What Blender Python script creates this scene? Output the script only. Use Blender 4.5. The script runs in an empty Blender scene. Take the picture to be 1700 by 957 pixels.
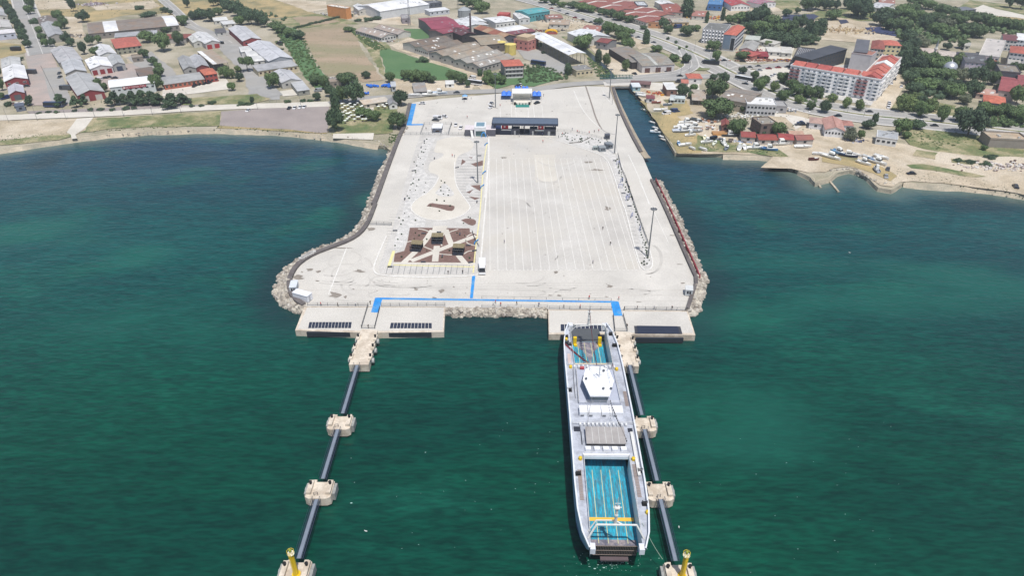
import bpy, math, random
from mathutils import Vector, Matrix, noise
R = random.Random(11)
sc = bpy.context.scene
# ---------------------------------------------------------------- camera, sky, sun, exposure
H = 130.0; F = 1133.0; PITCH = math.atan(722/F); CP, SP = math.cos(PITCH), math.sin(PITCH)
cam = bpy.data.objects.new('camera', bpy.data.cameras.new('camera')); sc.collection.objects.link(cam)
cam.data.sensor_width = 36; cam.data.lens = F/1700*36; cam.data.clip_start = 1; cam.data.clip_end = 12000
cam.location = (0, 0, H); cam.rotation_euler = (math.pi/2-PITCH, 0, 0); sc.camera = cam
SUN_EL = math.radians(69); SUN_AZ = math.radians(158)      # azimuth clockwise from +Y: behind the camera, to the right
w = bpy.data.worlds.new('World'); sc.world = w; w.use_nodes = True
nt = w.node_tree; sky = nt.nodes.new('ShaderNodeTexSky'); sky.sky_type = 'NISHITA'; sky.sun_disc = False
sky.sun_elevation = SUN_EL; sky.sun_rotation = SUN_AZ; sky.dust_density = 1.5
nt.links.new(sky.outputs[0], nt.nodes['Background'].inputs[0]); nt.nodes['Background'].inputs[1].default_value = 0.1
sl = bpy.data.lights.new('sun', 'SUN'); sun = bpy.data.objects.new('sun', sl); sc.collection.objects.link(sun)
sl.energy = 4.0; sl.angle = math.radians(0.6); sl.color = (1, .96, .9)
sd = Vector((math.sin(SUN_AZ)*math.cos(SUN_EL), math.cos(SUN_AZ)*math.cos(SUN_EL), math.sin(SUN_EL)))
sun.rotation_euler = sd.to_track_quat('Z', 'Y').to_euler()
sc.view_settings.view_transform = 'Standard'; sc.view_settings.look = 'None'; sc.view_settings.exposure = 0.08
sc.view_settings.gamma = 1
sc.cycles.max_bounces = 5; sc.cycles.volume_bounces = 0; sc.cycles.use_denoising = True
COL = sc.collection
Z0 = 2.2
def G(px, py, z=Z0):
    v = (478.5-py)/F; u = (px-850)/F; t = (H-z)/(SP-v*CP)
    return Vector((u*t, (CP+v*SP)*t, z))
CR = {'0': (0, 0, 1), '1': (0, 0, 3.988), '2': (300, 0, 3.988), '3': (560, 0, 3.988), '4': (820, 0, 3.988), '5': (1100, 0, 3.988),
      '6': (1360, 0, 3.988), '7': (1020, 150, 3.988), '8': (1340, 180, 3.989), 'P1': (600, 140, 4.785), 'P2': (800, 140, 4.787),
      'P3': (600, 300, 4.785), 'P4': (800, 300, 3.68), 'P5': (430, 340, 4.161), 'P6': (900, 500, 3.99), 'P7': (900, 700, 3.723),
      'P8': (420, 540, 2.296), 'A1': (930, 520, 9.571), 'A2': (930, 600, 9.571), 'A3': (930, 680, 9.571), 'A4': (940, 830, 7.536),
      'A5': (440, 430, 7.36), 'A6': (700, 150, 10.63), 'A7': (640, 200, 7.976), 'A8': (980, 180, 6.838), 'B7': (1100, 150, 7.978),
      'B1': (0, 60, 7.975), 'B3': (500, 0, 7.083), 'B4': (860, 0, 7.083)}
def T(c, x, y): o = CR[c]; return (o[0]+x/o[2], o[1]+y/o[2])
def W(c, x, y, z=Z0): return G(*T(c, x, y), z)
def ppm(py, z=Z0):
    v = (478.5-py)/F; return F*(SP-v*CP)/(H-z)
# ---------------------------------------------------------------- materials
def srgb(r, g, b): return tuple(((c/255+.055)/1.055)**2.4 if c > 10 else c/255/12.92 for c in (r, g, b))+(1,)
MATS = {}
def mat(name, c1, c2=None, scale=.3, rough=.85, lo=.35, hi=.65, c3=None, s3=.03, metal=0, bump=0, coat=0, grain=.0, stretch=None, stripes=None, rand=0, sub=0):
    if name in MATS: return MATS[name]
    m = bpy.data.materials.new(name); m.use_nodes = True; n = m.node_tree; N = n.nodes; L = n.links
    b = N['Principled BSDF']; b.inputs['Roughness'].default_value = rough; b.inputs['Metallic'].default_value = metal
    if coat: b.inputs['Coat Weight'].default_value = coat
    c1 = tuple(c1)+(1,)*(4-len(c1)); c2 = c1 if c2 is None else tuple(c2)+(1,)*(4-len(c2))
    geo = N.new('ShaderNodeNewGeometry'); pos = geo.outputs['Position']
    if stretch:
        mp = N.new('ShaderNodeMapping'); mp.inputs['Scale'].default_value = stretch; L.new(pos, mp.inputs[0]); pos = mp.outputs[0]
    def nz(s, d=5, r=.6):
        t = N.new('ShaderNodeTexNoise'); t.inputs['Scale'].default_value = s; t.inputs['Detail'].default_value = d
        t.inputs['Roughness'].default_value = r; L.new(pos, t.inputs['Vector']); return t.outputs[0]
    def ramp(f, a, b_):
        t = N.new('ShaderNodeMapRange'); t.inputs[1].default_value = a; t.inputs[2].default_value = b_; L.new(f, t.inputs[0]); return t.outputs[0]
    def mix(f, a, b_, mode='MIX'):
        t = N.new('ShaderNodeMix'); t.data_type = 'RGBA'; t.blend_type = mode
        if isinstance(f, float): t.inputs[0].default_value = f
        else: L.new(f, t.inputs[0])
        for i, q in ((6, a), (7, b_)):
            if isinstance(q, tuple): t.inputs[i].default_value = q
            else: L.new(q, t.inputs[i])
        return t.outputs[2]
    n1 = nz(scale)
    col = mix(ramp(n1, lo, hi), c1, c2)
    if c3: col = mix(ramp(nz(s3, 6, .65), .46, .62), col, tuple(c3)+(1,)*(4-len(c3)))
    if grain:
        g = ramp(nz(2.2 if not stretch else 1.5, 3, .7), .3, .7)
        col = mix(float(1), col, mix(g, (1-grain,)*3+(1,), (1+grain,)*3+(1,)), 'MULTIPLY')
    if stripes:
        tc = N.new('ShaderNodeTexCoord'); wv = N.new('ShaderNodeTexWave'); wv.inputs['Scale'].default_value = stripes[0]
        wv.bands_direction = stripes[1]; wv.inputs['Distortion'].default_value = .0; L.new(tc.outputs['Object'], wv.inputs[0])
        col = mix(ramp(wv.outputs[1], 0, .4), mix(float(1), col, (stripes[2],)*3+(1,), 'MULTIPLY'), col)
    if rand:
        oi = N.new('ShaderNodeObjectInfo'); col = mix(float(1), col, mix(oi.outputs['Random'], (1-rand,)*3+(1,), (1+rand, 1+rand*.8, 1+rand*.3, 1)), 'MULTIPLY')
    L.new(col, b.inputs['Base Color'])
    if bump:
        bp = N.new('ShaderNodeBump'); bp.inputs['Strength'].default_value = bump; bp.inputs['Distance'].default_value = .3
        L.new(nz(1.2, 4), bp.inputs['Height']); L.new(bp.outputs[0], b.inputs['Normal'])
    MATS[name] = m; return m
def flat(name, r, g, b, rough=.7, metal=0, var=.12, coat=0):
    c = srgb(r, g, b); return mat(name, c, tuple(x*(1-var) for x in c[:3]), .5, rough, metal=metal, coat=coat, grain=.05)
def pal(key):           # cached painted colours by rgb tuple
    return flat('paint %d %d %d' % key, *key)
concrete = mat('pier_concrete', (.61, .585, .54), (.48, .46, .425), .07, .9, .3, .7, c3=(.545, .52, .475), s3=.015, grain=.14, bump=.02)
concrete2 = mat('lot_concrete', (.58, .56, .525), (.45, .43, .40), .06, .9, .3, .7, c3=(.52, .49, .44), s3=.02, grain=.16)
cream = mat('cream_concrete', (.63, .595, .53), (.54, .505, .445), .08, .9, grain=.14)
paving = mat('grey_paving', (.56, .54, .51), (.46, .445, .42), .2, .9, grain=.2)
gravelw = mat('pale_gravel', (.63, .615, .59), (.45, .44, .425), .5, .95, grain=.22)
mulch = mat('mulch', (.20, .125, .105), (.15, .09, .075), .5, .95, grain=.3)
dolph_m = mat('dolphin_concrete', (.66, .585, .49), (.56, .49, .40), .5, .9, c3=(.46, .39, .31), s3=.25, grain=.1)
white_line = mat('line_white', (.74, .73, .70), (.60, .58, .54), .8, .8)
yellow_line = mat('line_yellow', (.76, .70, .34), (.64, .58, .3), .8, .8)
blue_paint = mat('blue_paint', srgb(40, 144, 218), srgb(34, 118, 190), .6, .8, grain=.2, c3=srgb(90, 150, 200)[:3], s3=.3)
asphalt = mat('asphalt', (.36, .355, .345), (.28, .275, .265), .08, .95, c3=(.34, .325, .30), s3=.03, grain=.1)
brickpave = mat('brick_paving', (.44, .36, .325), (.36, .30, .27), .08, .95, c3=(.33, .30, .28), s3=.03, grain=.15)
gravellot = mat('gravel_lot', (.33, .285, .27), (.27, .235, .225), .06, .95, grain=.15)
dirt = mat('dirt', (.50, .42, .31), (.36, .30, .21), .08, .97, c3=(.56, .49, .39), s3=.03, grain=.35)
land_m = mat('land', (.40, .35, .26), (.22, .21, .14), .07, .97, c3=(.42, .38, .30), s3=.02, grain=.5)
drygrass = mat('dry_grass', (.45, .34, .17), (.30, .25, .13), .05, .97, c3=(.19, .18, .095), s3=.03, grain=.35)
field_m = mat('ploughed_field', (.37, .285, .20), (.28, .22, .15), .05, .97, c3=(.26, .235, .14), s3=.025, grain=.15, stretch=(.4, 1, 1))
grass_m = mat('grass', (.09, .14, .05), (.20, .195, .09), .16, .97, c3=(.36, .31, .19), s3=.07, grain=.6)
green_m = mat('crop_green', (.075, .155, .06), (.10, .18, .075), .06, .97, grain=.3)
beach = mat('beach', (.50, .43, .33), (.38, .33, .25), .15, .97, c3=(.30, .28, .22), s3=.08, grain=.25)
rock_m = mat('rock', (.33, .295, .25), (.16, .135, .115), .6, .95, c3=(.52, .49, .44), s3=.5, grain=.2)
rock_l = mat('rock_light', (.44, .40, .34), (.24, .21, .18), .6, .95, c3=(.56, .52, .44), s3=.5, grain=.2)
darkwall = mat('dark_wall', (.10, .088, .088), (.15, .135, .13), .4, .9)
bark = mat('bark', (.10, .08, .06), (.16, .13, .10), 2, .95)
leafA = mat('leaf_mid', (.068, .125, .048), (.11, .170, .065), .9, .75, grain=.45, rand=.3)
leafB = mat('leaf_dark', (.038, .078, .042), (.068, .112, .055), .9, .75, grain=.45, rand=.3)
leafC = mat('leaf_light', (.10, .16, .055), (.15, .20, .075), .9, .75, grain=.45, rand=.25)
leafD = mat('leaf_grey', (.10, .125, .075), (.17, .19, .13), .9, .75, grain=.45, rand=.2)
glass = flat('glass', 35, 42, 50, .15); glassb = flat('glass_blue', 60, 90, 110, .12)
frame_w = flat('frame_white', 215, 215, 212); steel = flat('galvanised_steel', 120, 124, 128, .5, .3); darksteel = flat('dark_steel', 48, 52, 60, .5)
black = flat('black_rubber', 22, 22, 24, .8)
# ---------------------------------------------------------------- mesh builder
class MB:
    def __init__(s): s.v = []; s.f = []; s.m = []
    def add(s, vs, fs, mi=0):
        k = len(s.v); s.v += [tuple(q) for q in vs]; s.f += [tuple(k+i for i in f) for f in fs]; s.m += [mi]*len(fs); return s
    def box(s, x0, x1, y0, y1, z0, z1, mi=0):
        return s.add([(x, y, z) for z in (z0, z1) for x, y in ((x0, y0), (x1, y0), (x1, y1), (x0, y1))],
                     [(3, 2, 1, 0), (4, 5, 6, 7), (0, 1, 5, 4), (1, 2, 6, 5), (2, 3, 7, 6), (3, 0, 4, 7)], mi)
    def prism(s, poly, z0, z1, mi=0, ms=None):
        n = len(poly); a = sum(poly[i][0]*poly[(i+1) % n][1]-poly[(i+1) % n][0]*poly[i][1] for i in range(n))
        if a < 0: poly = poly[::-1]
        zz0 = z0 if isinstance(z0, (list, tuple)) else [z0]*n
        s.add([(p[0], p[1], zz0[i]) for i, p in enumerate(poly)]+[(p[0], p[1], z1) for p in poly], [tuple(range(n, 2*n))], mi)
        k = len(s.v)-2*n; s.f.append(tuple(k+i for i in range(n-1, -1, -1))); s.m.append(mi)
        for i in range(n): s.f.append((k+i, k+(i+1) % n, k+n+(i+1) % n, k+n+i)); s.m.append(mi if ms is None else ms)
        return s
    def sheet(s, poly, z, mi=0):
        n = len(poly); a = sum(poly[i][0]*poly[(i+1) % n][1]-poly[(i+1) % n][0]*poly[i][1] for i in range(n))
        if a < 0: poly = poly[::-1]
        return s.add([(p[0], p[1], z) for p in poly], [tuple(range(n))], mi)
    def tube(s, p, q, r, r2=None, n=6, mi=0, cap=True):
        p = Vector(p); q = Vector(q); d = q-p
        if d.length < 1e-6: return s
        d.normalize(); a = d.orthogonal().normalized(); b = d.cross(a); r2 = r if r2 is None else r2; vs = []
        for c, rr in ((p, r), (q, r2)):
            for i in range(n):
                t = 2*math.pi*(i+.5)/n; vs.append(c+a*math.cos(t)*rr+b*math.sin(t)*rr)
        fs = [(i, (i+1) % n, n+(i+1) % n, n+i) for i in range(n)]
        if cap: fs += [tuple(range(n-1, -1, -1)), tuple(range(n, 2*n))]
        return s.add(vs, fs, mi)
    def ribbon(s, pts, width, z, mi=0, h=0):
        pts = [Vector((p[0], p[1])) for p in pts]; n = len(pts); L_ = []; R_ = []
        for i in range(n):
            a = pts[max(i-1, 0)]; b = pts[min(i+1, n-1)]; t = (b-a).normalized(); nn = Vector((-t.y, t.x))*(width/2)
            L_.append(pts[i]+nn); R_.append(pts[i]-nn)
        if h == 0:
            return s.add([(p.x, p.y, z) for p in R_+L_], [(i, i+1, n+i+1, n+i) for i in range(n-1)], mi)
        vs = [(p.x, p.y, z) for p in R_+L_]+[(p.x, p.y, z+h) for p in R_+L_]; fs = []
        for i in range(n-1):
            fs += [(2*n+i, 2*n+i+1, 3*n+i+1, 3*n+i), (i, i+1, 2*n+i+1, 2*n+i), (n+i+1, n+i, 3*n+i, 3*n+i+1)]
        fs += [(0, 2*n, 3*n, n), (n-1, 2*n-1, 4*n-1, 3*n-1)]
        return s.add(vs, fs, mi)
    def lathe(s, prof, n=12, c=(0, 0), mi=0):
        k = len(prof); vs = [(c[0]+r*math.cos(2*math.pi*i/n), c[1]+r*math.sin(2*math.pi*i/n), z) for i in range(n) for r, z in prof]
        fs = [(i*k+j, ((i+1) % n)*k+j, ((i+1) % n)*k+j+1, i*k+j+1) for i in range(n) for j in range(k-1)]
        fs.append(tuple(i*k+k-1 for i in range(n)))
        return s.add(vs, fs, mi)
    def mesh(s, name, mats, smooth=False):
        me = bpy.data.meshes.new(name); me.from_pydata(s.v, [], s.f)
        for m in (mats if isinstance(mats, (list, tuple)) else [mats]): me.materials.append(m)
        if any(s.m): me.polygons.foreach_set('material_index', s.m)
        if smooth: me.polygons.foreach_set('use_smooth', [True]*len(s.f))
        me.update(); return me
    def build(s, name, mats, parent=None, smooth=False):
        return put(name, s.mesh(name, mats, smooth), parent)
def put(name, me, parent=None, loc=(0, 0, 0), rz=0, scale=None):
    o = bpy.data.objects.new(name, me); COL.objects.link(o); o.parent = parent; o.location = loc; o.rotation_euler = (0, 0, rz)
    if scale is not None: o.scale = scale if isinstance(scale, (tuple, list)) else (scale,)*3
    return o
def thing(name, loc=(0, 0, 0), rz=0, scale=None): return put(name, None, None, loc, rz, scale)
def tag(o, label=None, cat=None, group=None, kind=None):
    if label: o['label'] = label
    if cat: o['category'] = cat
    if group: o['group'] = group
    if kind: o['kind'] = kind
    return o
def S(o): o['kind'] = 'structure'; return o
def copy_tree(o, parent=None):
    c = o.copy(); COL.objects.link(c); c.parent = parent
    for ch in o.children: copy_tree(ch, c)
    return c
# ---- labels that single each thing out, from the landmark it stands by
LM = []; PEND = []
def lm(c, x, y, phrase): LM.append((*T(c, x, y), phrase))
def auto(o, p, noun, cat, group, only=None): PEND.append((o, p, noun, cat, group, only)); return o
ORD = ['first', 'second', 'third', 'fourth', 'fifth', 'sixth', 'seventh', 'eighth', 'ninth', 'tenth', 'eleventh', 'twelfth'] + ['%dth' % i for i in range(13, 60)]
def resolve():
    D = {}
    for o, p, noun, cat, group, only in PEND:
        q = min(LM, key=lambda l: (l[0]-p[0])**2+((l[1]-p[1])*1.6)**2)
        dx, dy = p[0]-q[0], (p[1]-q[1])*1.6
        rel = ('left of' if dx < 0 else 'right of') if abs(dx) > abs(dy) else ('behind' if dy < 0 else 'in front of')
        D.setdefault((noun, rel, q[2]), []).append((p[0], o, cat, group))
    for (noun, rel, ph), l in D.items():
        l.sort(key=lambda e: e[0])
        for i, (_, o, cat, group) in enumerate(l):
            lab = '%s %s %s' % (noun, rel, ph)
            if len(l) > 1: lab += ', %s' % ('leftmost one' if i == 0 else 'rightmost one' if i == len(l)-1 else ORD[i]+' from left')
            while len(lab.split()) > 16: lab = lab.replace('mid green ', 'green ', 1) if 'mid green' in lab else ' '.join(lab.replace(' one', '').split()[1:])
            tag(o, lab, cat, group)
# ================================================================ SETTING
def rough_poly(pts, step=6, amp=1.0, seed=0):
    out = []; n = len(pts)
    for i in range(n):
        a = Vector(pts[i][:2]); b = Vector(pts[(i+1) % n][:2]); k = max(1, int((b-a).length/step))
        for j in range(k):
            p = a.lerp(b, j/k); q = noise.noise_vector(Vector((p.x*.12+seed, p.y*.12, 3.3)))
            out.append((p.x+q.x*amp, p.y+q.y*amp))
    return out
def smooth(pts, it=2):
    pts = [Vector(p[:2]) for p in pts]
    for _ in range(it):
        q = [pts[0]]
        for i in range(len(pts)-1): q += [pts[i].lerp(pts[i+1], .25), pts[i].lerp(pts[i+1], .75)]
        pts = q+[pts[-1]]
    return pts
def WP(c, s, z=Z0):
    v = [float(t) for t in s.replace(',', ' ').split()]; return [W(c, v[i], v[i+1], z) for i in range(0, len(v), 2)]
shoreL = WP('0', '-2600,420 -900,330 -300,268 0,252 30,247 80,240 125,233 180,226 250,221 330,218 420,220 480,223 530,228 580,236 620,243 640,247', .6)
pier = WP('0', '685,170 672,209 663,228 640,286 621,340 610,371 596,390 574,404 545,414 521,423 500,436 485,451 478,467 478,484 488,499 504,509 739,509.5 740,511 908,512 910,514 1142,516 1150,490 1158,466 1150,447 1130,400 1107,349 1084,300 1064,253 1046.5,223.5 1025.6,180 1016,144 970,143 895,150 811,157 735,163.5')
canalR = WP('0', '1058,146 1068,158 1082,187 1098,221 1110,240 1120,257.5', .6)
shoreR = WP('0', '1150,257 1200,260 1255,262 1290,266 1310,276 1325,288 1345,298 1352,307 1364,304 1378,300 1390,291 1410,286 1432,291 1446,305 1458,315 1478,319 1490,312 1500,306 1540,311 1580,312 1640,317 1700,328 1900,350 2600,420 4500,560', .6)
land_out = [p[:2] for p in shoreL]+[G(648, 249)[:2], G(690, 170)[:2], G(1014, 143)[:2], G(1020, 141)[:2], G(1050, 141)[:2]]+[p[:2] for p in canalR]+[p[:2] for p in shoreR]+[(2600, 150), (2600, 3200), (-2600, 3200), (-2600, 200)]
mb = MB(); n = len(land_out); nb = len(shoreL)
mb.prism(land_out, -3, Z0-.35)
S(mb.build('ground', [land_m]))
def shore_slope(pts, wd, name, m):
    b = MB(); k0 = max(1, int((Vector(pts[-1][:2])-Vector(pts[0][:2])).length/3)); pts = [Vector(p[:2]) for p in rough_poly(pts, 3, .8)[:-k0]]; pts = [p for p in pts if abs(p.x) < 900]; n = len(pts); v = []
    for i, p in enumerate(pts):
        t = (pts[min(i+1, n-1)]-pts[max(i-1, 0)]).normalized(); nn = Vector((t.y, -t.x))
        k = noise.noise(Vector((p.x*.2, p.y*.2, 0)))
        for d, z in ((-wd*1.3, Z0-.33), (.3, Z0-.40), (wd*(.8+.5*k), .12), (wd*(1.6+.5*k), -.7)): v.append((p.x+nn.x*d, p.y+nn.y*d, z))
    f = [(i*4+j, i*4+j+1, i*4+j+5, i*4+j+4) for i in range(n-1) for j in range(3)]
    b.add(v, f); S(b.build(name, m))
shore_slope(shoreL[2:], 2.2, 'beach', beach); [shore_slope(shoreR[i:j], q, 'beach', beach) for i, j, q in ((1, 6, 2.4), (5, 18, .8), (17, -1, 2.4))]
# water: colour follows depth, weed and silt, held as an attribute on the surface
def seg_d(p, pts):
    best = 1e9
    for i in range(len(pts)-1):
        a = pts[i]; b = pts[i+1]; dx = b[0]-a[0]; dy = b[1]-a[1]; l = dx*dx+dy*dy or 1
        t = max(0, min(1, ((p[0]-a[0])*dx+(p[1]-a[1])*dy)/l)); ex = a[0]+dx*t-p[0]; ey = a[1]+dy*t-p[1]; best = min(best, ex*ex+ey*ey)
    return math.sqrt(best)
mb = MB(); X = [-3000, -1500, -900, -600]+[-500+i*6 for i in range(168)]+[600, 900, 1500, 3000]; Y = [-1500, -500, 0]+[40+i*6 for i in range(75)]+[600]
for y in Y:
    for x in X: mb.v.append((x, y, 0))
nx = len(X)
for j in range(len(Y)-1):
    for i in range(nx-1): mb.f.append((j*nx+i, j*nx+i+1, (j+1)*nx+i+1, (j+1)*nx+i)); mb.m.append(0)
LT = [(G(*a[:2], 0), a[2], a[3]) for a in ((60, 385, 22, 16), (120, 410, 22, 12), (210, 425, 18, 10), (1330, 440, 50, 8), (1420, 500, 60, 12), (1600, 470, 40, 14), (1250, 520, 30, 14), (300, 540, 45, 14), (1180, 700, 30, 16), (620, 330, 8, 10))]
me = mb.mesh('water', [])
at = me.color_attributes.new('depth', 'FLOAT_COLOR', 'POINT'); dat = []
pr = [p[:2] for p in pier[3:27]]
for v in mb.v:
    p = v[:2]; d = min(seg_d(p, shoreL), seg_d(p, shoreR)); dp = seg_d(p, pr)
    shallow = max(0, 1-d/26)**1.6 if v[1] < 420 else .3
    weed = max(0, 1-abs(dp-6)/15)*1.0
    nn = noise.fractal(Vector((p[0]*.02, p[1]*.035, 1)), 1, 2, 4)
    patches = max(0, nn+.05)*max(0, 1-d/80)*2.0
    lt = max(math.exp(-((p[0]-q.x)/rx)**2-((p[1]-q.y)/ry)**2) for q, rx, ry in LT)
    dat += [shallow, min(1, weed+patches), min(1, lt*(.75+.9*nn)), 1]
at.data.foreach_set('color', dat)
m = bpy.data.materials.new('sea_water'); m.use_nodes = True; n = m.node_tree; N = n.nodes; L = n.links; b = N['Principled BSDF']
b.inputs['Roughness'].default_value = .16; b.inputs['IOR'].default_value = 1.33
geo = N.new('ShaderNodeNewGeometry'); sx = N.new('ShaderNodeSeparateXYZ'); L.new(geo.outputs['Position'], sx.inputs[0])
def mrange(s, a, b_, c=0, d=1):
    t = N.new('ShaderNodeMapRange'); t.interpolation_type = 'SMOOTHSTEP'
    for i, q in enumerate((a, b_, c, d)): t.inputs[i+1].default_value = q
    L.new(s, t.inputs[0]); return t.outputs[0]
def mixc(f, a, b_, mode='MIX'):
    t = N.new('ShaderNodeMix'); t.data_type = 'RGBA'; t.blend_type = mode
    if isinstance(f, float): t.inputs[0].default_value = f
    else: L.new(f, t.inputs[0])
    for i, q in ((6, a), (7, b_)):
        if isinstance(q, tuple): t.inputs[i].default_value = q
        else: L.new(q, t.inputs[i])
    return t.outputs[2]
def wnoise(sc_, stretch, det=4, rot=0):
    mp = N.new('ShaderNodeMapping'); mp.inputs['Scale'].default_value = stretch; mp.inputs['Rotation'].default_value = (0, 0, rot)
    L.new(geo.outputs['Position'], mp.inputs[0]); t = N.new('ShaderNodeTexNoise'); t.inputs['Scale'].default_value = sc_
    t.inputs['Detail'].default_value = det; L.new(mp.outputs[0], t.inputs['Vector']); return t.outputs[0]
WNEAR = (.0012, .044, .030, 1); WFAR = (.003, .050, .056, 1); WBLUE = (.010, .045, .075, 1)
big = wnoise(.012, (.6, 1.4, 1), 5, .15)
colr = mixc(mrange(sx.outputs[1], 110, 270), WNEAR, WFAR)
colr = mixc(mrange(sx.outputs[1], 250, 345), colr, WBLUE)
colr = mixc(float(1), colr, mixc(mrange(big, .3, .7), (.72, .80, .86, 1), (1.25, 1.28, 1.12, 1)), 'MULTIPLY')
gp = wnoise(.02, (1, 1.8, 1), 4, .3); colr = mixc(mrange(gp, .54, .72, 0, .55), colr, (.006, .088, .060, 1))
stre = wnoise(.3, (.3, 1.3, 1), 6, .5); colr = mixc(float(1), colr, mixc(mrange(stre, .3, .7), (.80, .83, .84, 1), (1.22, 1.20, 1.17, 1)), 'MULTIPLY')  # wave streaks lightened and darkened in the base colour
rip_shade = wnoise(.75, (.35, 1.5, 1), 4, .62); colr = mixc(float(1), colr, mixc(mrange(rip_shade, .32, .68), (.76, .80, .82, 1), (1.30, 1.27, 1.22, 1)), 'MULTIPLY')  # light and dark sides of fine ripples painted into the base colour
va = N.new('ShaderNodeVertexColor'); va.layer_name = 'depth'; sp = N.new('ShaderNodeSeparateColor'); L.new(va.outputs[0], sp.inputs[0])
colr = mixc(mrange(sp.outputs[1], .15, 1, 0, .8), colr, (.010, .030, .035, 1))
colr = mixc(mrange(sp.outputs[0], .2, 1, 0, .8), colr, (.11, .16, .14, 1))
colr = mixc(mrange(sp.outputs[2], .05, .95, 0, .5), colr, (.012, .120, .085, 1))
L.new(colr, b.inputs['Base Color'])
w1 = wnoise(.55, (.55, 1.3, 1), 6, .35); w2 = wnoise(.09, (.6, 1.5, 1), 3, -.2)
bp = N.new('ShaderNodeBump'); bp.inputs['Strength'].default_value = .55; bp.inputs['Distance'].default_value = .55; L.new(w1, bp.inputs['Height'])
bp2 = N.new('ShaderNodeBump'); bp2.inputs['Strength'].default_value = .35; bp2.inputs['Distance'].default_value = 1.2; L.new(w2, bp2.inputs['Height'])
L.new(bp.outputs[0], bp2.inputs['Normal']); L.new(bp2.outputs[0], b.inputs['Normal'])
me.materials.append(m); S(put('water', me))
# ---- patches of land cover
ZL = Z0-.35; LAY = [0]
def patch(name, c, s, m, lay=1, rough=1.5, kind='structure', label=None):
    p = [q[:2] for q in WP(c, s, ZL)]
    if rough: p = rough_poly(p, 5, rough, lay)
    b = MB().sheet(p, ZL+.05*lay+.004*(LAY[0] % 10)); LAY[0] += 1
    o = b.build(name, m); o['kind'] = kind
    if kind == 'stuff': o['label'] = label or 'short green and yellowing grass on open ground'; o['category'] = 'grass'
    return o
def road(name, c, s, width, m=asphalt, lay=5, walk=0, marks=True, it=2):
    p = smooth(WP(c, s, ZL), it); LAY[0] += 1; z = ZL+.05*lay+.004*(LAY[0] % 10)
    if walk: S(MB().ribbon(p, width+2*walk, ZL+.05*(lay-1)-.006, h=.12).build('pavement', paving))
    z = z+(.13 if walk else 0)
    S(MB().ribbon(p, width, z).build(name, m))
    if marks: S(MB().ribbon(p, .3, z+.03).build('lane_marking', white_line))
patch('field', '1', '-300,-60 100,-20 480,-20 640,-15 1050,-20 1150,95 1080,90 830,100 640,140 560,150 500,120 420,100 280,100 230,60 -300,60', drygrass, 1)
patch('field', '1', '-300,240 170,300 230,340 0,385 -300,400', drygrass, 2)
patch('dirt_track', '1', '600,40 1010,0 1060,40 1000,60 640,66', dirt, 2)
patch('field', '2', '-60,-60 240,-20 300,70 -40,150 -120,60', drygrass, 1)
patch('field', '2', '280,-40 560,-30 720,30 900,90 760,110 590,120 480,80 380,40', drygrass, 2)
patch('field', '2', '560,-20 960,10 970,60 850,80 700,20', dirt, 2)
patch('grass', '2', '590,130 760,105 910,90 1100,130 1180,160 1060,160 780,190 700,170', grass_m, 2, kind='stuff', label='green rough grass verge around the narrow brown field')
patch('field', '2', '740,115 900,105 1060,140 960,160 800,170', field_m, 3)
patch('field', '2', '770,195 1080,155 1130,180 1200,330 1340,530 1210,545 1100,490 960,505 890,400 850,330', field_m, 3)
patch('grass', '2', '590,150 760,190 860,380 960,510 1000,560 900,600 830,520 760,400 650,240', green_m, 2, kind='stuff', label='tall green weeds along the left side of the brown field')
patch('grass', '3', '60,200 130,190 300,260 360,330 280,340 330,520 290,490 200,330 120,250', grass_m, 3, kind='stuff', label='weedy green bank between brown field and green crop')
patch('crop', '3', '280,335 340,325 500,375 600,410 860,490 870,530 740,530 560,540 360,520 320,480', green_m, 4, kind='stuff', label='bright green crop in front of the long grey sheds')
patch('grass', '3', '440,190 620,190 640,250 520,260 470,240', green_m, 2, kind='stuff', label='green grass patch left of the crimson roofed factory')
patch('dirt_yard', '3', '340,300 480,250 640,290 960,480 1030,590 960,600 820,500 560,400', dirt, 3)
patch('dirt_yard', '3', '380,520 520,530 720,540 900,560 900,610 600,620 440,640 380,600', dirt, 4)
patch('dirt_yard', '3', '-10,20 150,60 450,120 520,170 300,160 100,130', dirt, 2)
patch('grass', '3', '960,490 1080,480 1110,500 1240,460 1400,440 1500,520 1300,575 1150,560 1050,590', green_m, 4, kind='stuff', label='green bushes and grass around the red roofed tenement')
patch('concrete_yard', '4', '150,330 300,330 510,440 520,500 400,480 200,390', asphalt, 5)
patch('dirt_yard', '4', '160,90 330,100 600,150 760,160 700,220 560,200 300,190', dirt, 2)
patch('dirt_yard', '4', '620,290 760,320 950,440 1000,470 1180,470 1000,530 820,510 700,400', dirt, 3)
patch('dirt_yard', '4', '900,245 1040,240 1060,300 960,330', dirt, 4)
patch('grass', '4', '1000,360 1080,330 1270,410 1260,460 1100,380', grass_m, 3, kind='stuff', label='grass bank behind the big grey workshop beside the highway')
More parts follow.
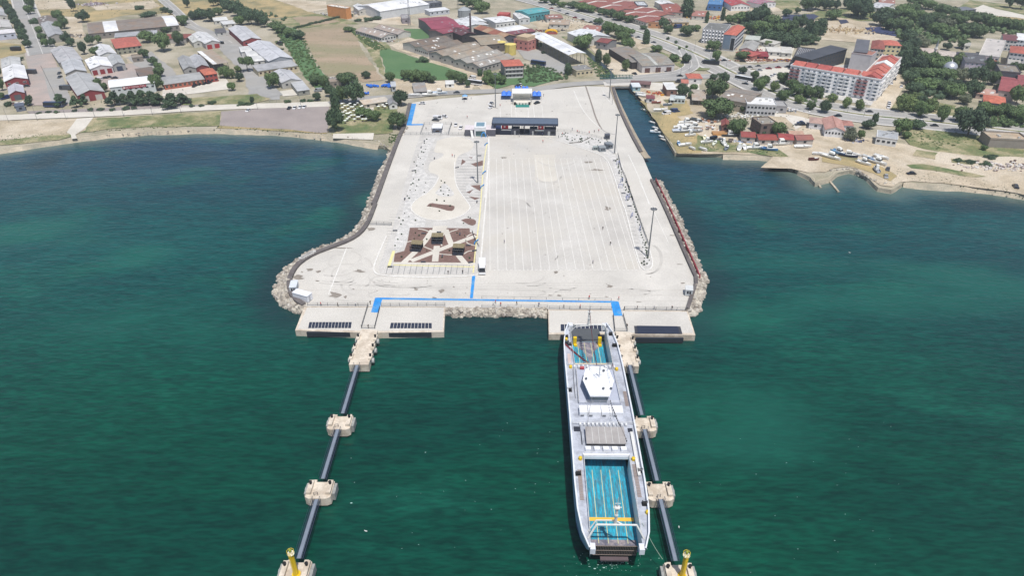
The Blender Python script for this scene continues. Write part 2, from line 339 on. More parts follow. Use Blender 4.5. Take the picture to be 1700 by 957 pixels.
# industrial estate left
patch('brick_square', '1', '165,350 345,345 380,440 470,700 180,700 160,640 190,470', brickpave, 5, .3)
patch('parking_lot', '1', '280,455 395,445 480,690 345,695', asphalt, 6, .3)
patch('concrete_yard', '1', '600,430 900,420 1060,560 700,600 640,500', brickpave, 3)
patch('concrete_yard', '1', '840,380 1000,340 1180,490 1100,560 1000,470 900,440', asphalt, 4)
patch('concrete_yard', '2', '160,220 310,200 480,300 500,500 640,600 660,660 440,660 450,600 400,470 260,330', asphalt, 4)
patch('concrete_yard', '2', '-120,540 300,520 340,590 50,625 -120,640', cream, 4, .5)
patch('concrete_yard', '2', '640,610 760,590 790,630 680,640', cream, 5, .3)
patch('dirt_yard', '1', '-300,160 100,180 200,170 260,220 300,340 -300,380', land_m, 1)
patch('dirt_yard', '1', '420,110 540,110 560,250 480,260', dirt, 2)
# shore strip left
patch('sand_verge', '1', '-1200,760 0,800 510,790 640,780 560,870 480,900 0,925 -1200,1060', dirt, 4)
patch('grass', '1', '-1200,1040 0,935 240,905 470,890 480,905 380,930 0,965 -1200,1110', grass_m, 5, kind='stuff', label='thin green grass strip along the left shore')
patch('boat_ramp', '1', '510,790 620,780 560,855 500,895 510,920 475,925 470,895 440,880', cream, 6, .3)
patch('grass', '1', '600,790 1356,745 1460,735 1460,836 1300,840 1000,842 760,850 510,885 560,865', grass_m, 5, kind='stuff', label='green grass strip between shore road and pebble beach')
patch('gravel_lot', '2', '268,742 985,690 975,880 920,885 720,860 400,845 262,835', gravellot, 6, .5)
patch('dry_verge', '2', '260,830 400,838 720,850 985,872 960,890 800,880 500,856 240,850', drygrass, 5)
patch('grass', '2', '1000,640 1480,640 1440,700 1400,880 1356,890 1000,900 990,720', grass_m, 5, kind='stuff', label='park lawn with rows of small white sunshade tables')
patch('park_path', '2', '1010,890 1280,885 1275,930 1010,920', cream, 7, .3)
patch('park_path', '2', '1245,690 1285,685 1275,735 1240,735', cream, 7, .2)
road('road', '1', '-900,800 0,785 300,770 620,760 1000,740 1356,715 2000,697 2210,690', 10, cream, 7, 0, False)
road('road', '2', '985,690 1210,655 1500,640 1700,620 1900,610 2320,600 2560,560 2850,545 3350,520', 9, asphalt, 7, 0, False)
road('road', '1', '130,-60 160,40 215,180 285,360', 17, asphalt, 5, 1.5)
road('road', '1', '1030,-40 1120,30 1260,170 1356,210 1500,290', 8, asphalt, 5, 1)
road('road', '2', '620,640 480,500 400,380 200,220 60,170', 11, asphalt, 6, 0, False)
patch('brick_verge', '1', '180,740 1250,690 1356,690 1356,700 620,745 200,760', gravellot, 6, .5)
patch('grass', '2', '0,655 500,625 600,660 480,690 0,700', grass_m, 6, kind='stuff', label='yellowing grass verge in front of the terracotta lodge')
road('dirt_track', '3', '480,350 600,380 760,440 930,500 1010,600', 5.5, dirt, 5, 0, False)
# right town roads
for off in (-8.2, 8.2):
    base = smooth(WP('5', '-1100,-60 -700,40 -350,150 0,265 250,370 480,490 640,570 900,690 1300,765 1700,800 2100,845 2500,890', ZL), 2)
    pts = []
    for i, p in enumerate(base):
        t = (base[min(i+1, len(base)-1)]-base[max(i-1, 0)]).normalized(); pts.append(p+Vector((-t.y, t.x))*off)
    S(MB().ribbon(pts, 14.5, ZL+.30, h=.12).build('pavement', paving)); S(MB().ribbon(pts, 10, ZL+.45).build('road', asphalt))
    S(MB().ribbon(pts, .25, ZL+.48).build('lane_marking', white_line))
tag(MB().ribbon(base, 1.8, ZL+.43, h=.12).build('grass', grass_m), 'narrow planted grass median of the dual carriageway', 'grass', kind='stuff')
road('road', '5', '480,470 560,440 640,450 850,425 1050,440', 9, asphalt, 8, 1.2)
road('road', '5', '-300,530 0,500 120,485 180,455 200,430 150,330', 9, asphalt, 8, 1)
road('road', '5', '-380,545 -100,530 150,515 480,500', 9, asphalt, 8, .5)
road('side_street', '6', '390,740 440,660 500,560 590,450 620,400', 11, dirt, 6, 0, False)
patch('plaza', '5', '560,470 840,430 850,520 700,560 620,520', cream, 6, .5)
patch('grass', '5', '190,450 320,455 300,470 200,470', grass_m, 9, kind='stuff', label='small triangular grass island at the curved road junction')
patch('dirt_yard', '5', '680,300 870,310 850,400 560,420 520,380', cream, 5)
patch('bare_hill', '5', '960,150 1130,110 1356,150 1560,200 1640,260 1500,290 1356,290 1200,275 1010,260', dirt, 4)
patch('field', '5', '540,30 700,20 800,70 640,90 430,120 400,90', dirt, 3)
patch('field', '5', '750,0 900,0 920,60 840,80 700,40', grass_m, 2)
patch('grass', '5', '900,100 1100,60 1400,40 1560,140 1356,140 1000,130', grass_m, 3, kind='stuff', label='sparse grass slope behind the pale bare hill')
patch('field', '6', '1000,90 1356,120 1500,140 1500,180 1100,110', drygrass, 3)
patch('field', '6', '900,60 1100,40 1356,100 1500,110 1500,60 1356,40 1000,0', grass_m, 2)
patch('dirt_track', '6', '840,70 980,80 1080,30 1180,60 1356,100 1500,120 1500,150 1300,115 1060,100', cream, 5)
patch('bare_clearing', '6', '880,200 970,190 940,225 890,230', dirt, 6)
patch('dirt_yard', '4', '900,560 1000,545 1230,560 1356,560 1356,640 1250,700 1060,690 960,600', cream, 5)
patch('wasteland', '7', '100,-20 560,40 620,170 780,260 1356,390 1356,430 1100,450 950,425 700,425 420,425 300,240 180,80', dirt, 5)
patch('grass', '7', '170,70 300,90 500,240 560,300 580,420 420,420 340,310 260,180', drygrass, 6, kind='stuff', label='dry yellow grass between the canal edge and stored boats')
patch('grass', '7', '560,300 700,330 900,370 1100,400 1150,440 1100,450 900,420 700,410 540,400', grass_m, 7, kind='stuff', label='scrubby grass bank under the boats along the small beach')
patch('dirt_yard', '5', '700,740 900,700 1000,780 950,830 1080,860 1356,950 1356,1000 1000,960 870,860 700,820', dirt, 4)
patch('grass', '8', '600,130 980,130 1200,200 1436,230 1436,330 1100,320 850,290 680,250', grass_m, 6, kind='stuff', label='green meadow between the boulevard and the sandy shore')
patch('wasteland', '8', '-100,200 400,200 700,250 1200,310 1500,330 1700,640 1380,562 1000,508 700,484 590,490 560,520 480,515 400,448 330,402 250,392 170,402 130,430 0,425 -100,405 -300,395', dirt, 5)
for s, l in (('650,380 760,372 900,395 1180,455 1100,462 850,420 700,405', 'low'), ('710,280 860,300 840,345 700,320', 'dense'), ('960,335 1100,350 1090,375 960,360', 'green'), ('100,300 300,330 480,380 600,450 560,490 430,430 300,390 100,360', 'dry')):
    patch('grass', '8', s, grass_m if l != 'dry' else drygrass, 8, 1.5, 'stuff', '%s weeds growing on the sandy shore track at right' % l)
patch('plaza', '5', '380,640 520,720 840,760 1000,800 880,860 820,780 560,760 420,700', cream, 5)
patch('grass', '6', '500,630 900,700 900,790 480,740', grass_m, 5, kind='stuff', label='shaded lawn of the park in front of the mosque')
patch('field', '6', '0,440 600,400 620,440 500,600 350,700 0,640', paving, 3)
for s, m_ in (('100,120 280,100 300,200 160,230', drygrass), ('800,360 980,340 1000,400 860,420', beach), ('60,-20 500,-10 480,60 120,60', dirt)): patch('bare_ground', '1', s, m_, 3, 3)
for s, m_ in (('200,70 300,100 330,150 240,150', beach), ('330,60 470,70 520,160 380,180', drygrass)): patch('bare_ground', '7', s, m_, 7, 3)
S(MB().sheet([q[:2] for q in WP('5', '820,420 1250,520 1356,500 1500,560 1500,640 1356,690 860,600', ZL)], ZL+.18).build('yard', paving))
# upstream canal
S(MB().ribbon(smooth(WP('4', '800,535 760,480 700,420 620,350 560,300 480,240', ZL)), 9, ZL+.16).build('canal_bank', grass_m))
S(MB().ribbon(smooth(WP('4', '800,545 760,480 700,420 620,350 560,300', ZL)), 5, ZL+.22).build('canal', mat('canal_water', (.03, .045, .05), (.05, .06, .05), .2, .2)))
# ---- pier
S(MB().prism([p[:2] for p in pier], -4, Z0, 0, 1).build('pier', [concrete, dolph_m]))
ZP = Z0; ZK = [0]
def zk(): ZK[0] += 1; return .0009*(ZK[0] % 12)
def pl(name, c, s, m, k=1, rnd=0, sm=0):
    p = [q[:2] for q in WP(c, s)]
    if sm: p = [tuple(q) for q in smooth(p+[p[0]], sm)[:-1]]
    return S(MB().sheet(p, ZP+.012*k+zk()).build(name, m))
def line(name, c, s, wd, m, k=4, h=0, sm=2): return S(MB().ribbon(smooth(WP(c, s), sm), wd, ZP+.012*k+zk(), h=h).build(name, m))
cob = concrete2
pl('vehicle_apron', '0', '814,232 923,226 960,236 1004,254 1016,272 1062,449 800,449 804,300', concrete2, 1)
# slab joints
jm = mat('joint', (.45, .42, .38), None, .3, .95)
jb = MB()
for yy in (196, 205, 212, 470): pass
for f in range(14):
    a = (690+f*24, 168+0*f)
    jb.ribbon([G(*a), G(683+f*24.5-(24-f)*1.2, 228)], .10, ZP+.014)
for i in range(7): jb.ribbon([G(505-i*2, 500-i*9), G(1150, 500-i*9)] if i < 3 else [G(640, 500-i*9), G(640+1, 500-i*9)], .12, ZP+.014)
S(jb.build('expansion_joint', jm))
pl('paved_park', 'P1', '495,330 690,318 715,325 700,410 820,410 1030,412 1000,560 985,700 965,900 950,1120 940,1500 915,1515 150,1506 135,1460 185,1326 240,1166 290,1000 350,766 440,480', paving, 2)
# paving joints
pj = mat('paving_joint', (.22, .22, .22), None, .3, .95); jb = MB()
for i in range(38):
    y = 1010-i*27+0; 
    xl = 495-(y-330)*.285; jb.ribbon([W('P1', xl+4, y), W('P1', xl+45, y)], .14, ZP+.03)
for i in range(14): y = 350+i*12 if i < 6 else 590+(i-6)*42
for i in range(17): jb.ribbon([W('P1', 755+abs(i-8)*1.5, 560+i*23), W('P1', 955, 560+i*23)], .28, ZP+.03)
for i in range(9): jb.ribbon([W('P1', 530, 470+i*27), W('P1', 560+8*(i % 3), 470+i*27)], .14, ZP+.03)
for i in range(15): jb.ribbon([W('P3', 215+i*46+(0), 660), W('P3', 195+i*46.5, 745)], .22, ZP+.03)
for i in range(18): jb.ribbon([W('P3', 300-i*8, 270+i*22), W('P3', 225-i*3.5, 270+i*22)], .12, ZP+.03)
for i in range(8): jb.ribbon([W('P3', 345-i*8, 375+i*22), W('P3', 385-i*9, 375+i*22)], .12, ZP+.03)
S(jb.build('paving_joint', pj))
pl('gravel_bed', 'P1', '500,430 600,420 560,480 530,560 480,700 620,740 590,800 420,940 400,946 380,996 430,1056 520,1076 500,1140 390,1141 350,1266 300,1326 245,1306 290,1146 320,1066 350,900 400,740 440,600', gravelw, 3, sm=1)
pl('gravel_bed', 'P1', '545,340 660,335 655,400 530,400', gravelw, 3)
pl('concrete_drive', 'P1', '600,450 690,420 800,415 900,460 880,520 800,555 765,570 745,640 740,700 745,780 775,850 860,957 865,996 800,1046 700,1081 590,1086 480,1066 410,1021 390,981 410,941 450,906 520,870 590,800 615,740 600,715 530,700 540,620 590,600 650,575 655,545 570,545 590,490', cream, 4, sm=1)
line('kerb', 'P1', '690,420 800,415 900,460', .5, white_line, 4, .12)
line('kerb', 'P1', '740,620 740,700 745,780 775,850 860,957 865,996 800,1046 700,1081 590,1086 480,1066 410,1021 390,981 410,941 450,906 520,870 590,800 615,740', .45, white_line, 4, .14)
pl('gravel_bed', 'P3', '585,100 620,60 650,20 680,30 730,90 740,115 700,130 620,125', gravelw, 5, sm=1)
pl('gravel_bed', 'P3', '510,220 560,190 740,195 750,225 690,262 590,255', cream, 5, sm=2)
pl('mulch_bed', 'P3', '518,205 548,176 620,190 740,197 740,228 710,248 600,215', mulch, 6, sm=1)
for s in ('800,595 830,615 790,645', '870,635 965,605 965,645 910,655', '865,805 945,800 945,850', '850,890 940,905 900,920', '850,580 885,580 875,590'): pl('mulch_bed', 'P1', s, mulch, 5)
pl('mulch_bed', 'P3', '790,315 835,300 910,310 910,350 870,362', mulch, 5, sm=1); pl('mulch_bed', 'P3', '830,95 890,70 860,103', mulch, 5)
for s in ('840,555 920,575 900,600 850,590', '830,800 870,780 900,860 840,870', '830,830 830,860 880,880'): pl('gravel_bed', 'P1', s, gravelw, 4)
pl('mulch_bed', 'P3', '385,375 860,380 862,410 915,430 905,665 255,655 265,580 340,560 365,490', mulch, 5)
for s, wd in (('565,395 480,520 335,655', 2.3), ('670,390 690,450 715,510', 2.2), ('395,640 600,560 750,500 912,440', 2.4), ('600,520 585,645', 2.4), ('770,595 825,660', 2.2), ('250,658 905,664', 1.6)): line('garden_path', 'P3', s, wd, cream, 6, sm=1)
pl('garden_path', 'P3', '570,362 685,362 655,440 555,430', cream, 7)
for s in ('450,385 500,392 550,412', '365,490 400,480 440,490 480,520 530,540 575,558', '690,415 730,400 770,388', '912,412 860,430 835,450', '835,490 850,505 910,520', '600,580 650,588 720,592', '815,585 850,560 900,560', '620,470 640,520'): line('garden_path', 'P3', s, .55, cream, 7)
line('tactile_strip', 'P1', '1000,470 985,540 965,700 950,920 940,1060 925,1166 905,1320 888,1500', .45, yellow_line, 6)
line('tactile_strip', 'P3', '255,672 900,688', .6, yellow_line, 6); line('tactile_strip', 'P3', '258,560 215,690', 1.1, yellow_line, 6)
line('kerb', 'P3', '200,440 95,680 100,730 150,757 500,775 900,760 940,740 955,560 1000,20', .6, white_line, 5, .12)
# vehicle lanes
lb = MB()
xt = [60, 115, 165, 215, 265, 318, 372, 425, 475, 525, 575, 625, 675, 728, 785, 840, 890, 940, 985]
xb = [50, 98, 150, 203, 255, 308, 362, 415, 468, 520, 575, 628, 680, 735, 785, 835, 885, 935, 965]
for a, b_ in zip(xt, xb): lb.ribbon([G(800+a/4.787, 264), G(800+b_/3.68, 448)], .2, ZP+.03)
for i in range(37):
    a = 45+i*25.5; lb.ribbon([G(800+a/3.68, 448.5), G(800+(a+13)/3.68, 448.5)], .3, ZP+.034)
    a2 = 65+i*25.5; lb.ribbon([G(800+a2/4.787, 263.2), G(800+(a2+13)/4.787, 263.2)], .3, ZP+.034)
S(lb.build('lane_marking', white_line))
line('lane_marking', 'P2', '55,430 55,600 25,900', .8, white_line, 3)
# right kerb and planted island
pl('planted_island', 'P2', '590,370 700,380 950,430 1060,440 1085,560 1125,680 1200,930 1249,1039 1340,1338 1359,1429 1340,1475 1281,1481 1236,1390 1145,1013 1120,957 1040,700 990,590 900,545 700,480 560,430', paving, 2)
pl('gravel_bed', 'P2', '600,380 700,388 950,435 1030,450 1060,560 1110,690 1190,930 1235,1039 1325,1338 1345,1430 1310,1460 1270,1300 1200,1039 1150,957 1060,730 1040,620 980,560 880,525 700,465 590,420', gravelw, 3)
line('kerb', 'P2', '500,420 700,480 900,545 990,590 1040,700 1120,957 1145,1013 1236,1390 1281,1481 1340,1475 1359,1429 1340,1338 1249,1039 1200,930 1125,680 1065,540', .5, white_line, 3, .14, 1)
jb = MB()
for i in range(25):
    y = 640+i*31; xl = 1015+(y-640)*.29; jb.ribbon([W('P2', xl, y), W('P2', xl+55, y)], .14, ZP+.05)
S(jb.build('paving_joint', pj))
line('lane_marking', 'P2', '730,50 790,190 870,290 945,350', .5, white_line, 3); line('lane_marking', 'P2', '960,50 1000,130 1075,180', .4, white_line, 3)
line('lane_marking', 'P2', '1165,560 1250,740 1330,957', .45, white_line, 3); line('lane_marking', 'P4', '960,0 1050,190 1140,380', .25, white_line, 3)
line('lane_marking', 'P5', '605,300 480,620', .4, white_line, 3)
for x in (145, 235, 270, 368, 410, 478): line('lane_marking', 'P2', '%d,165 %d,265' % (x-2, x+(2 if x < 400 else 8)), .3, white_line, 3)
pl('blue_walkway', '0', '625,494.5 1016,500.5 1016,503 625,497.5', blue_paint, 3)
pl('blue_walkway', 'A5', '1345,478 1440,478 1425,520 1390,660 1295,655', blue_paint, 4)
pl('blue_walkway', 'P4', '785,735 835,740 860,828 805,828', blue_paint, 4); pl('blue_walkway', 'P3', '880,757 905,760 885,937 862,937', blue_paint, 4)
pl('blue_walkway', 'P1', '385,155 435,155 397,320 360,325', blue_paint, 3); pl('blue_walkway', 'P1', '360,316 490,316 495,324 360,327', blue_paint, 4)
line('drain_channel', 'P2', '825,15 870,150 905,270 950,355', .9, mat('drain', (.20, .17, .15), (.28, .25, .22), .5), 3)
line('drain_channel', 'P2', '950,355 990,385 1060,400', .4, pj, 3)
# dark parapet road edge, left and right
line('perimeter_strip', 'P1', '385,160 345,330 300,425 200,690 115,930 95,960', 2.0, darkwall, 3, .9, 1)
line('perimeter_strip', 'P5', '805,0 755,130 700,205 620,255 500,300 380,345 290,400 240,455 208,530 212,600 250,660 310,700', 1.7, darkwall, 3, .9, 1)
line('perimeter_strip', 'P2', '1040,30 1080,170 1180,390 1265,545', 1.6, darkwall, 3, .9, 1)
line('perimeter_strip', 'P4', '1035,0 1120,175 1205,370 1280,540 1315,612 1285,700 1255,795', 1.2, darkwall, 3, .9, 1)
line('canal_wall', 'P2', '1030,20 1075,140 1180,360 1290,560 1318,590', 3.2, mat('canal_wall', (.40, .34, .25), (.28, .24, .19), .4), 2, .35, 1)
# tyre tracks and stains
tm = mat('tyre_track', (.44, .42, .39), (.53, .51, .47), .25, .95); tb = MB()
def arc(c, x, y, rx, ry, a0, a1, wd=.22):
    tb.ribbon([W(c, x+rx*math.cos(math.radians(a0+(a1-a0)*i/14)), y+ry*math.sin(math.radians(a0+(a1-a0)*i/14))) for i in range(15)], wd, ZP+.022)
for k in range(12):
    e = (560+R.uniform(-60, 160), 410+R.uniform(-60, 150), R.uniform(60, 170), R.uniform(30, 90), R.uniform(0, 360)); e += (e[4]+R.uniform(50, 150),); arc('P5', *e, .25); arc('P5', e[0], e[1], e[2]-7, e[3]-4, e[4], e[5], .2)
for k in range(16):
    e = (R.uniform(560, 1100), R.uniform(455, 492), R.uniform(20, 60), R.uniform(4, 12), R.uniform(0, 360)); e += (e[4]+R.uniform(60, 150),); arc('0', *e, .25); arc('0', e[0], e[1], e[2]-1.8, e[3]-.7, e[4], e[5], .2)
for k in range(14):
    e = (R.uniform(830, 1000), R.uniform(270, 440), R.uniform(10, 35), R.uniform(3, 12), R.uniform(0, 360)); e += (e[4]+R.uniform(60, 150),); arc('0', *e, .25)
for k in range(5): arc('P4', 170+k*6, 150+k*6, 110, 42, 190, 350, .3)
for k in range(3): arc('P4', 330, 190+k*4, 60, 20, 0, 130, .3)
for k in range(3): arc('P2', 530, 700+k*5, 110, 80, 20, 150, .3); arc('P2', 600, 560+k*4, 180, 90, 30, 150, .25)
for k in range(5): arc('P2', 690+R.uniform(-80, 80), 230+R.uniform(-30, 40), R.uniform(60, 120), R.uniform(15, 40), R.uniform(0, 360), R.uniform(200, 500), .25)
for k in range(4): arc('P4', 520, 470+k*8, 60+k*6, 30, 90, 250, .25); arc('P4', 1010+k*5, 480, 80, 90, -70, 100, .25)
for k in range(5): tb.ribbon([G(560+k*30, 474+k), G(1000+k*25, 470+k*5)], .25, ZP+.022)
S(tb.build('tyre_track', tm))
st = mat('damp_stain', (.20, .175, .15), (.28, .25, .215), .8, .9); sb = MB()
def blot(c, x, y, rx, ry, sd=0, z=.026):
    sb.sheet([W(c, x+rx*math.cos(t)*(1+.45*math.sin(3*t+sd)+.2*math.sin(5*t+2*sd)), y+ry*math.sin(t)*(1+.35*math.sin(2*t+sd)))[:2] for t in [i*math.pi/9 for i in range(18)]], ZP+z)
for a in (('A5', 845, 440, 62, 42, 1), ('A5', 1150, 150, 55, 18, 0), ('A5', 540, 135, 36, 22, 2), ('A5', 650, 158, 30, 15, 3), ('A5', 450, 160, 12, 7, 0), ('A5', 635, 270, 22, 10, 1), ('A5', 982, 468, 18, 14, 4),
          ('A5', 400, 225, 75, 24, 5), ('A5', 1077, 370, 12, 8, 1), ('P3', 430, 865, 14, 12, 1), ('P3', 635, 880, 22, 15, 3), ('P3', 733, 846, 8, 5, 0), ('P4', 450, 562, 11, 11, 2), ('P4', 778, 646, 15, 11, 1),
          ('P4', 1225, 628, 12, 5, 2), ('P4', 1205, 512, 16, 3, 1), ('P4', 1160, 335, 16, 4, 1), ('P4', 470, 703, 12, 7, 1), ('P4', 415, 702, 11, 5, 1), ('P4', 760, 711, 10, 3, 0), ('P4', 955, 743, 16, 3, 1),
          ('P5', 770, 170, 25, 14, 2), ('P4', 765, 170, 16, 16, 1), ('P2', 910, 680, 45, 8, 0), ('P2', 840, 620, 30, 10, 2), ('P2', 170, 585, 22, 8, 2), ('P3', 575, 932, 16, 8, 1), ('P5', 560, 300, 60, 5, 1)): blot(*a)
for k in range(70):
    x, y = R.choice([(R.uniform(830, 1000), R.uniform(230, 262)), (R.uniform(520, 1120), R.uniform(455, 492)), (R.uniform(830, 1000), R.uniform(280, 440)), (R.uniform(700, 1000), R.uniform(165, 190))])
    blot('0', x, y, R.uniform(.4, 1.4), R.uniform(.3, .8), k, .02)
S(sb.build('damp_stain', st))
S(MB().sheet([q[:2] for q in WP('P2', '580,640 585,560 415,560 430,780 600,770')], ZP+.018).build('repaired_slab', mat('repair_concrete', (.60, .565, .50), (.52, .49, .435), .06, .9, grain=.14)))
# ---- berth platforms and approach
S(MB().prism([q[:2] for q in WP('0', '505,510 739,510.5 736.8,551.5 627.5,553 604,553 490,549', Z0)], -4, Z0+.02).build('quay', [dolph_m]))
S(MB().prism([q[:2] for q in WP('0', '910,515 1142,517 1154.5,557 1048,556 1018,555.5 911,555.5', Z0)], -4, Z0+.02).build('quay', [dolph_m]))
pl('quay_deck', '0', '510,511 737,511 735,549 627,550 600,549.5 494,547', concrete, 2); pl('quay_deck', '0', '912,516 1140,518 1151,553.5 1046,553 912,553', concrete, 2)
# ---- breakwater boulders
ico = [(math.cos(a)*math.cos(b_), math.sin(a)*math.cos(b_), math.sin(b_)) for b_, k in ((-.9, 4), (0, 6), (.9, 4)) for a in [2*math.pi*i/k+b_ for i in range(k)]]
import bmesh
bm = bmesh.new()
for v in ico: bm.verts.new(v)
bmesh.ops.convex_hull(bm, input=bm.verts); bm.verts.ensure_lookup_table()
IV = [v.co.copy() for v in bm.verts]; IF = [tuple(v.index for v in f.verts) for f in bm.faces]; bm.free()
def rock(b, p, r, mi=0):
    rot = Matrix.Rotation(R.uniform(0, 6.28), 3, 'Z') @ Matrix.Rotation(R.uniform(0, 3), 3, 'X'); s = Vector((R.uniform(.7, 1.2), R.uniform(.7, 1.2), R.uniform(.5, .9)))*r
    b.add([Vector(p)+rot @ Vector((v.x*s.x*R.uniform(.8, 1.15), v.y*s.y*R.uniform(.8, 1.15), v.z*s.z)) for v in IV], IF, mi)
def resample(pts, step):
    pts = [Vector(p) for p in pts]; out = [pts[0]]; acc = 0
    for i in range(len(pts)-1):
        d = (pts[i+1]-pts[i]).length; k = max(1, int(d/step)); out += [pts[i].lerp(pts[i+1], (j+1)/k) for j in range(k)]
    return out
def riprap(inner, outer, dens, r0, r1, m, label, base=True):
    n = 60; I = resample(inner, .5); O = resample(outer, .5); b = MB(); sl_ = []
    for i in range(n+1):
        a = I[int(i/n*(len(I)-1))]; c = O[int(i/n*(len(O)-1))]; sl_ += [(a.x, a.y, Z0-.3), ((a.x+c.x)/2, (a.y+c.y)/2, Z0-.7), (c.x, c.y, -.8)]
    if base: b.add(sl_, [(i*3+j, i*3+j+1, i*3+j+4, i*3+j+3) for i in range(n) for j in range(2)])
    tot = sum((I[i+1]-I[i]).length for i in range(len(I)-1))
    for k in range(int(tot*dens)):
        f = R.random(); g = R.random()**1.1*.9; a = I[int(f*(len(I)-1))]; c = O[int(f*(len(O)-1))]; p = a.lerp(c, g)
        z = (Z0-.2)*(1-g)+(-.2)*g+R.uniform(-.25, .3); rock(b, (p.x, p.y, z), R.uniform(r0, r1)*(1 if R.random() < .85 else 1.35), 0 if R.random() < .7 else 1)
    return tag(b.build('breakwater_boulders', m), label, 'boulders', kind='stuff')
riprap(WP('P1', '385,330 300,430 190,690 110,945', Z0)+WP('P5', '740,130 680,210 600,262 480,308 370,343 280,400', Z0), WP('P1', '250,410 215,520 190,600 120,740 40,950', 0)+WP('P5', '695,110 645,195 500,268 390,296 285,345 178,440', 0), 6.5, .5, 1.1, [rock_m, rock_l], 'brown and grey boulder bank along the left edge of the pier')
riprap(WP('P4', '1060,0 1135,180 1218,370 1292,540 1325,605', Z0)+[], WP('P4', '1100,10 1180,150 1240,280 1310,430 1345,545', 0), 8, .5, 1.05, [rock_m, rock_l], 'boulder bank below the red fence on the right pier edge')
riprap(WP('0', '741,512 908,513', Z0), WP('0', '741,526 909,528', 0), 8, .6, 1.1, [rock_l, rock_m], 'grey white boulder bank between the two berth platforms')
riprap(WP('P5', '285,400 235,455 205,530 208,600 250,665 315,702', Z0), WP('P5', '170,440 110,530 85,620 130,685 215,742 300,758', 0), 10, .7, 1.35, [rock_l, rock_m], 'large pale boulders around the rounded left corner of the pier')
riprap(WP('P4', '1322,600 1295,695 1262,795', Z0), WP('P4', '1362,560 1385,640 1345,720 1335,800 1275,842', 0)[0:5], 13, .7, 1.3, [rock_l, rock_m], 'large pale boulders at the right front corner of the pier')
riprap(WP('8', '130,420 300,400 400,455 480,500 590,500', Z0-.4), WP('8', '150,432 290,415 400,480 500,550 595,545', 0), 3.0, .5, 1.0, [rock_l, rock_m], 'pale boulders around the little headland with stored boats')
riprap(WP('2', '1000,905 1356,935', Z0-.4)+WP('P1', '150,478 215,500', Z0-.4), WP('2', '960,925 1200,950', 0)+WP('P1', '60,492 200,525', 0), 2.2, .4, .8, [rock_m, rock_l], 'low stone edge below the park lawn beside the pier', False)
riprap(WP('1', '0,935 500,905 1356,862', Z0-.5)+WP('2', '300,862 720,885 960,920', Z0-.5), WP('1', '0,1000 500,915 1356,868', .1)+WP('2', '300,868 720,895 960,928', .1), .9, .2, .5, [rock_m, rock_l], 'scattered stones along the left pebble shoreline', False)
# ================================================================ BUILDINGS
lm('1', 60, 400, 'the twin left edge sheds'); lm('1', 440, 560, 'the red fronted grey shed'); lm('1', 870, 560, 'the red banner hall')
lm('1', 850, 170, 'the long patched brown shed'); lm('1', 850, 290, 'the orange hip roofed house'); lm('2', 80, 520, 'the terracotta lodge')
lm('2', 600, 350, 'the long two tone warehouse'); lm('2', 720, 510, 'the pale shed by the shore road'); lm('1', 160, 100, 'the avenue at top left')
lm('2', 1050, 80, 'the orange box shaped hall'); lm('3', 400, 60, 'the huge white warehouse'); lm('3', 660, 160, 'the crimson roofed factory')
lm('3', 270, 210, 'the twin long farm sheds'); lm('3', 800, 380, 'the four gabled grey sheds'); lm('3', 1150, 450, 'the red roofed tenement')
lm('4', 215, 280, 'the pink office block'); lm('4', 420, 290, 'the long white open canopy'); lm('4', 270, 80, 'the teal hall'); lm('4', 1050, 390, 'the big grey workshop')
lm('4', 850, 60, 'the rust roofed market rows'); lm('5', 400, 220, 'the grey hotel with red roof'); lm('5', 1040, 340, 'the black faceted hotel'); lm('6', 200, 520, 'the long white apartment block')
lm('6', 845, 440, 'the silver domed mosque'); lm('6', 1150, 330, 'the large blank white building'); lm('6', 1160, 660, 'the orange roofed cottage'); lm('6', 1270, 560, 'the crimson gabled pair')
lm('5', 600, 680, 'the white roofed depot'); lm('5', 1130, 830, 'the white shore cottage'); lm('8', 530, 190, 'the flat white hut'); lm('8', 1320, 200, 'the concrete bunker')
lm('5', 650, 820, 'the burnt brick house'); lm('5', 1180, 210, 'the pale bare hill'); lm('6', 600, 150, 'the wooded slope'); lm('6', 600, 520, 'the dirt side street')
lm('2', 600, 780, 'the gravel lot by the sea'); lm('3', 100, 760, 'the white tables park'); lm('3', 270, 570, 'the blue tarpaulin pile'); lm('2', 1000, 350, 'the big brown field')
lm('4', 820, 500, 'the green canal bridge'); lm('4', 1160, 600, 'the canal side huts'); lm('5', 700, 160, 'the dark wood above the bare yard'); lm('8', 300, 320, 'the shore boat park')
lm('7', 460, 240, 'the white boats on dry grass'); lm('7', 1150, 310, 'the red shore shacks'); lm('5', 500, 520, 'the big road junction'); lm('6', 650, 690, 'the park on the boulevard')
lm('7', 660, 120, 'the great round tree'); lm('P2', 340, 300, 'the slate toll canopy'); lm('P2', 320, 110, 'the event stage'); lm('P1', 950, 350, 'the terminal office')
lm('P1', 610, 370, 'the white garden canopy'); lm('P3', 600, 470, 'the pergola garden'); lm('P3', 640, 100, 'the oval traffic island'); lm('P4', 0, 750, 'the blue walkway')
lm('P4', 960, 450, 'the tip of the planted island'); lm('P2', 950, 450, 'the grey generator boxes'); lm('1', 860, 640, 'the pine row by the road'); lm('P1', 300, 150, 'the moored road side boats')
WIN = {}
